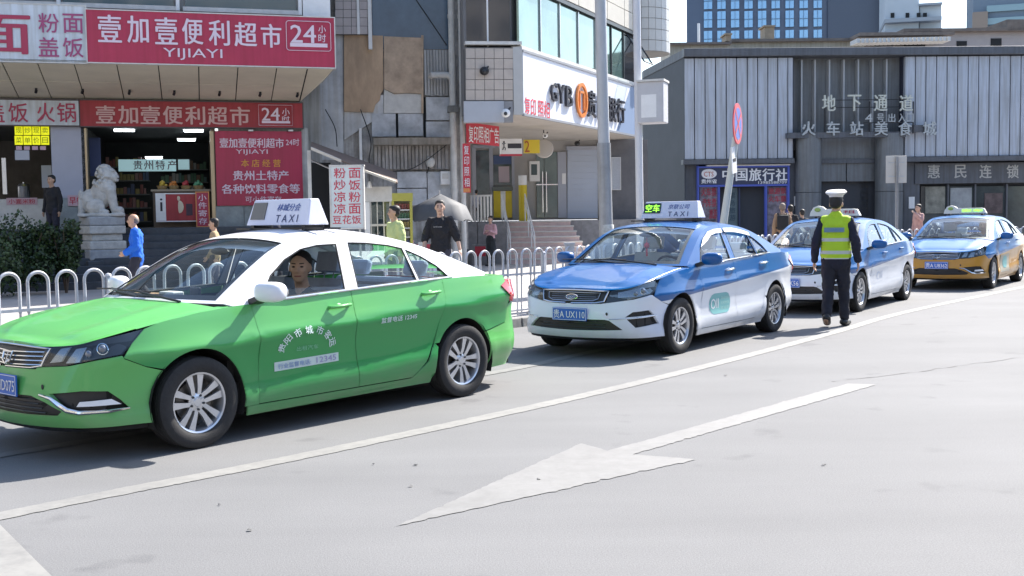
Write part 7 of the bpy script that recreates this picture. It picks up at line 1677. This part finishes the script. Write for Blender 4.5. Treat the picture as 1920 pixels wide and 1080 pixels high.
# copy-shop customer
p = FR.P(FR.uz(893, 365, .9)[0], 0, .9)
person('person in pale shirt seated or bending at the copy shop counter', (p.x, p.y, BZ), R(80), 1.05, base_pose(), cloth('pale_blue_shirt', (.42, .45, .55)), cloth('old_trousers', (.025, .025, .04)), voxel=.016, group=GP)
# group by the travel agency
p = at(1467, 420, 30.5); bp_, _, _, _ = person('man in a tan coat with a black backpack facing the travel agency', (p.x, p.y, .12), R(80), 1.72, base_pose(), cloth('tan_coat', (.34, .22, .14)), cloth('old_trousers', (.025, .025, .04)), voxel=.015, group=GP, hairm=mat('cap_brown', (.22, .17, .14), .7))
mb = MB(); mb.box(-.32, -.16, -.16, .16, 1.0, 1.42); mb.make('backpack', cloth('bag_black', (.02, .02, .022)), bp_, bevel=.05)
for s in (-.12, .12): mb = MB(); mb.tube([(-.2, s, 1.40), (-.03, s*1.05, 1.475), (.13, s, 1.36), (.12, s*1.2, 1.12), (-.1, s*1.4, 1.05)], .02, 6); mb.make('strap', cloth('bag_black', (.02, .02, .022)), bp_)
p = at(1482, 420, 31.6); person('person in dark clothes just right of the man with the backpack', (p.x, p.y, .12), R(95), 1.68, base_pose(), cloth('attendant_black', (.015, .015, .018)), cloth('old_trousers', (.025, .025, .04)), voxel=.016, group=GP)
p = at(1504, 420, 33); person('dark haired person further right near the round column', (p.x, p.y, .12), R(100), 1.56, base_pose(), cloth('dark_grey', (.06, .06, .07)), cloth('old_trousers', (.025, .025, .04)), voxel=.017, group=GP)
p = at(1722, 420, 33); J = base_pose(); J['elL'] = Vector((.08, .25, 1.25)); J['wrL'] = Vector((.22, .12, 1.45)); person('person in a dusty pink top raising a hand beyond the last taxi', (p.x, p.y, .12), R(200), 1.66, J, cloth('dusty_pink', (.45, .27, .25)), cloth('old_trousers', (.025, .025, .04)), skin=SKIN2, voxel=.016, group=GP)

# ================================================================== poles and road signs
polem = mat('pole_grey', (.36, .37, .39), .5, metal=.3, var=.25, scale=3, streak=.2)
p = at(1136, 430, 17.9); t = thing('lamp_post', 'tall grey lamp post rising out of frame behind the first blue taxi', 'lamp post', (p.x, p.y, .12))
mb = MB(); mb.tube([(.02, 0, 0), (-.02, 0, 2.6)], .115, 20, r2=.110); mb.make('lower_shaft', polem, t, True); mb = MB(); mb.tube([(-.02, 0, 2.6), (-.06, 0, 5.2), (-.10, 0, 9)], .095, 20, r2=.08); mb.make('upper_shaft', mat('pole_pale', (.46, .47, .49), .45, metal=.2, var=.12, scale=3), t, True); mb = MB(); mb.box(-.2, .2, -.2, .2, 0, .02); mb.make('base_plate', polem, t)
mb = MB(); mb.lathe([(.113, 0), (.118, .01), (.118, .28), (.113, .29)], 20, Matrix.Translation((.01, 0, 1.0))); mb.make('worn_sleeve', mat('sleeve_white', (.55, .55, .52), .7, var=.4, scale=10), t, True)
p = at(1199, 400, 22.0); t = thing('camera_pole', 'slim white pole carrying a grey white control box', 'pole', (p.x, p.y, .12)); mb = MB(); mb.tube([(.02, 0, 0), (-.05, 0, 8.5)], .075, 14); mb.make('pole', mat('pole_white', (.62, .63, .66), .4, var=.08), t, True); mb = MB(); mb.tube([(0, 0, 1.2), (0, 0, 1.35)], .10, 14); mb.make('collar', polem, t, True)
zb = at(1220, 232, 22).z-.12; zt = at(1220, 156, 22).z-.12
bx = thing('control_box', 'grey white control box fixed on the slim white pole', 'box', (p.x+.28, p.y-.1, .12)); bx.rotation_euler = (0, 0, R(-20)); mb = MB(); mb.box(-.28, .24, -.2, .25, zb, zt); mb.make('case', mat('box_grey', (.50, .50, .52), .5, var=.1), bx, bevel=.015); mb = MB(); mb.box(-.30, .26, -.24, .27, zt, zt+.04); mb.make('lid', M_['offwhite'], bx); mb = MB(); mb.box(-.2, .1, -.203, -.2, zb+.1, zt-.25); mb.make('door_panel', M_['white'], bx)
# leaning no-stopping sign
pb0 = at(1357, 415, 20.3); pt0 = at(1378, 268, 20.3); dv = (pt0-pb0).normalized(); base = pb0+dv*((.12-pb0.z)/dv.z)
t = thing('no_stopping_sign', 'leaning white pole with a red and blue no stopping disc turned edge on', 'road sign', base)
mb = MB(); mb.tube([(0, 0, 0), tuple((pt0-base)+dv*.1)], .075, 14, r2=.06); mb.make('pole', mat('pole_cream', (.60, .62, .58), .45, var=.08), t, True)
c_ = at(1383, 232, 20.25)-base; Rm = Matrix.Translation(c_) @ Matrix.Rotation(R(66), 4, 'Z') @ Matrix.Rotation(R(5), 4, 'Y') @ Matrix.Rotation(R(90), 4, 'X')
mb = MB(); mb.lathe([(.001, -.012), (.37, -.012), (.372, 0), (.37, .008), (.001, .008)], 40, Rm); mb.make('disc', mat('sign_red_disc', (.58, .04, .07), .4), t, True)
for s in (1, -1):
    mb = MB(); mb.lathe([(.001, .011*s if s > 0 else -.016), (.29, .011*s if s > 0 else -.016)], 40, Rm); mb.make('blue_field', mat('sign_blue_field', (.05, .12, .50), .4), t)
    mb = MB(); zz = .015*s if s > 0 else -.020
    for a_ in (45, -45): 
        q = Rm @ Matrix.Rotation(R(a_), 4, 'Z'); mb.add([q @ Vector(v) for v in ((-.29, -.03, zz), (.29, -.03, zz), (.29, .03, zz), (-.29, .03, zz))], [(0, 1, 2, 3)])
    mb.make('cross_bars', mat('sign_red_disc', (.58, .04, .07), .4), t)
q0 = at(1376, 300, 20.2); t2 = thing('tag_plate', 'small white direction plate below the no stopping disc', 'road sign', q0); mb = MB(); Rz = Matrix.Rotation(R(62), 4, 'Z'); mb.box(-.14, .14, -.01, .01, -.24, .24, M=Rz @ Matrix.Rotation(R(-8), 4, 'Y')); mb.make('plate', M_['white'], t2)
mb = MB(); mb.box(-.09, .09, -.015, -.011, -.03, .03, M=Rz @ Matrix.Rotation(R(-8), 4, 'Y')); mb.make('arrow_mark', M_['blackT'], t2)
# blank back of a rectangular sign
p = at(1681, 420, 27.5); t = thing('sign_back', 'pale rectangular sign seen from behind on a thin grey pole', 'road sign', (p.x, p.y, .12)); z0 = at(1681, 343, 27.5).z-.12; z1 = at(1681, 292, 27.5).z-.12
mb = MB(); mb.tube([(0, 0, 0), (0, 0, z1-.02)], .035, 10); mb.make('pole', polem, t, True); mb = MB(); mb.box(-.26, .26, .04, .055, z0, z1); mb.make('panel', mat('sign_back_cream', (.60, .56, .50), .5, var=.05), t, bevel=.006); 
for zz in (z0+.15, z1-.18): mb = MB(); mb.box(-.2, .2, .036, .04, zz, zz+.03); mb.make('clamp', M_['steel'], t)
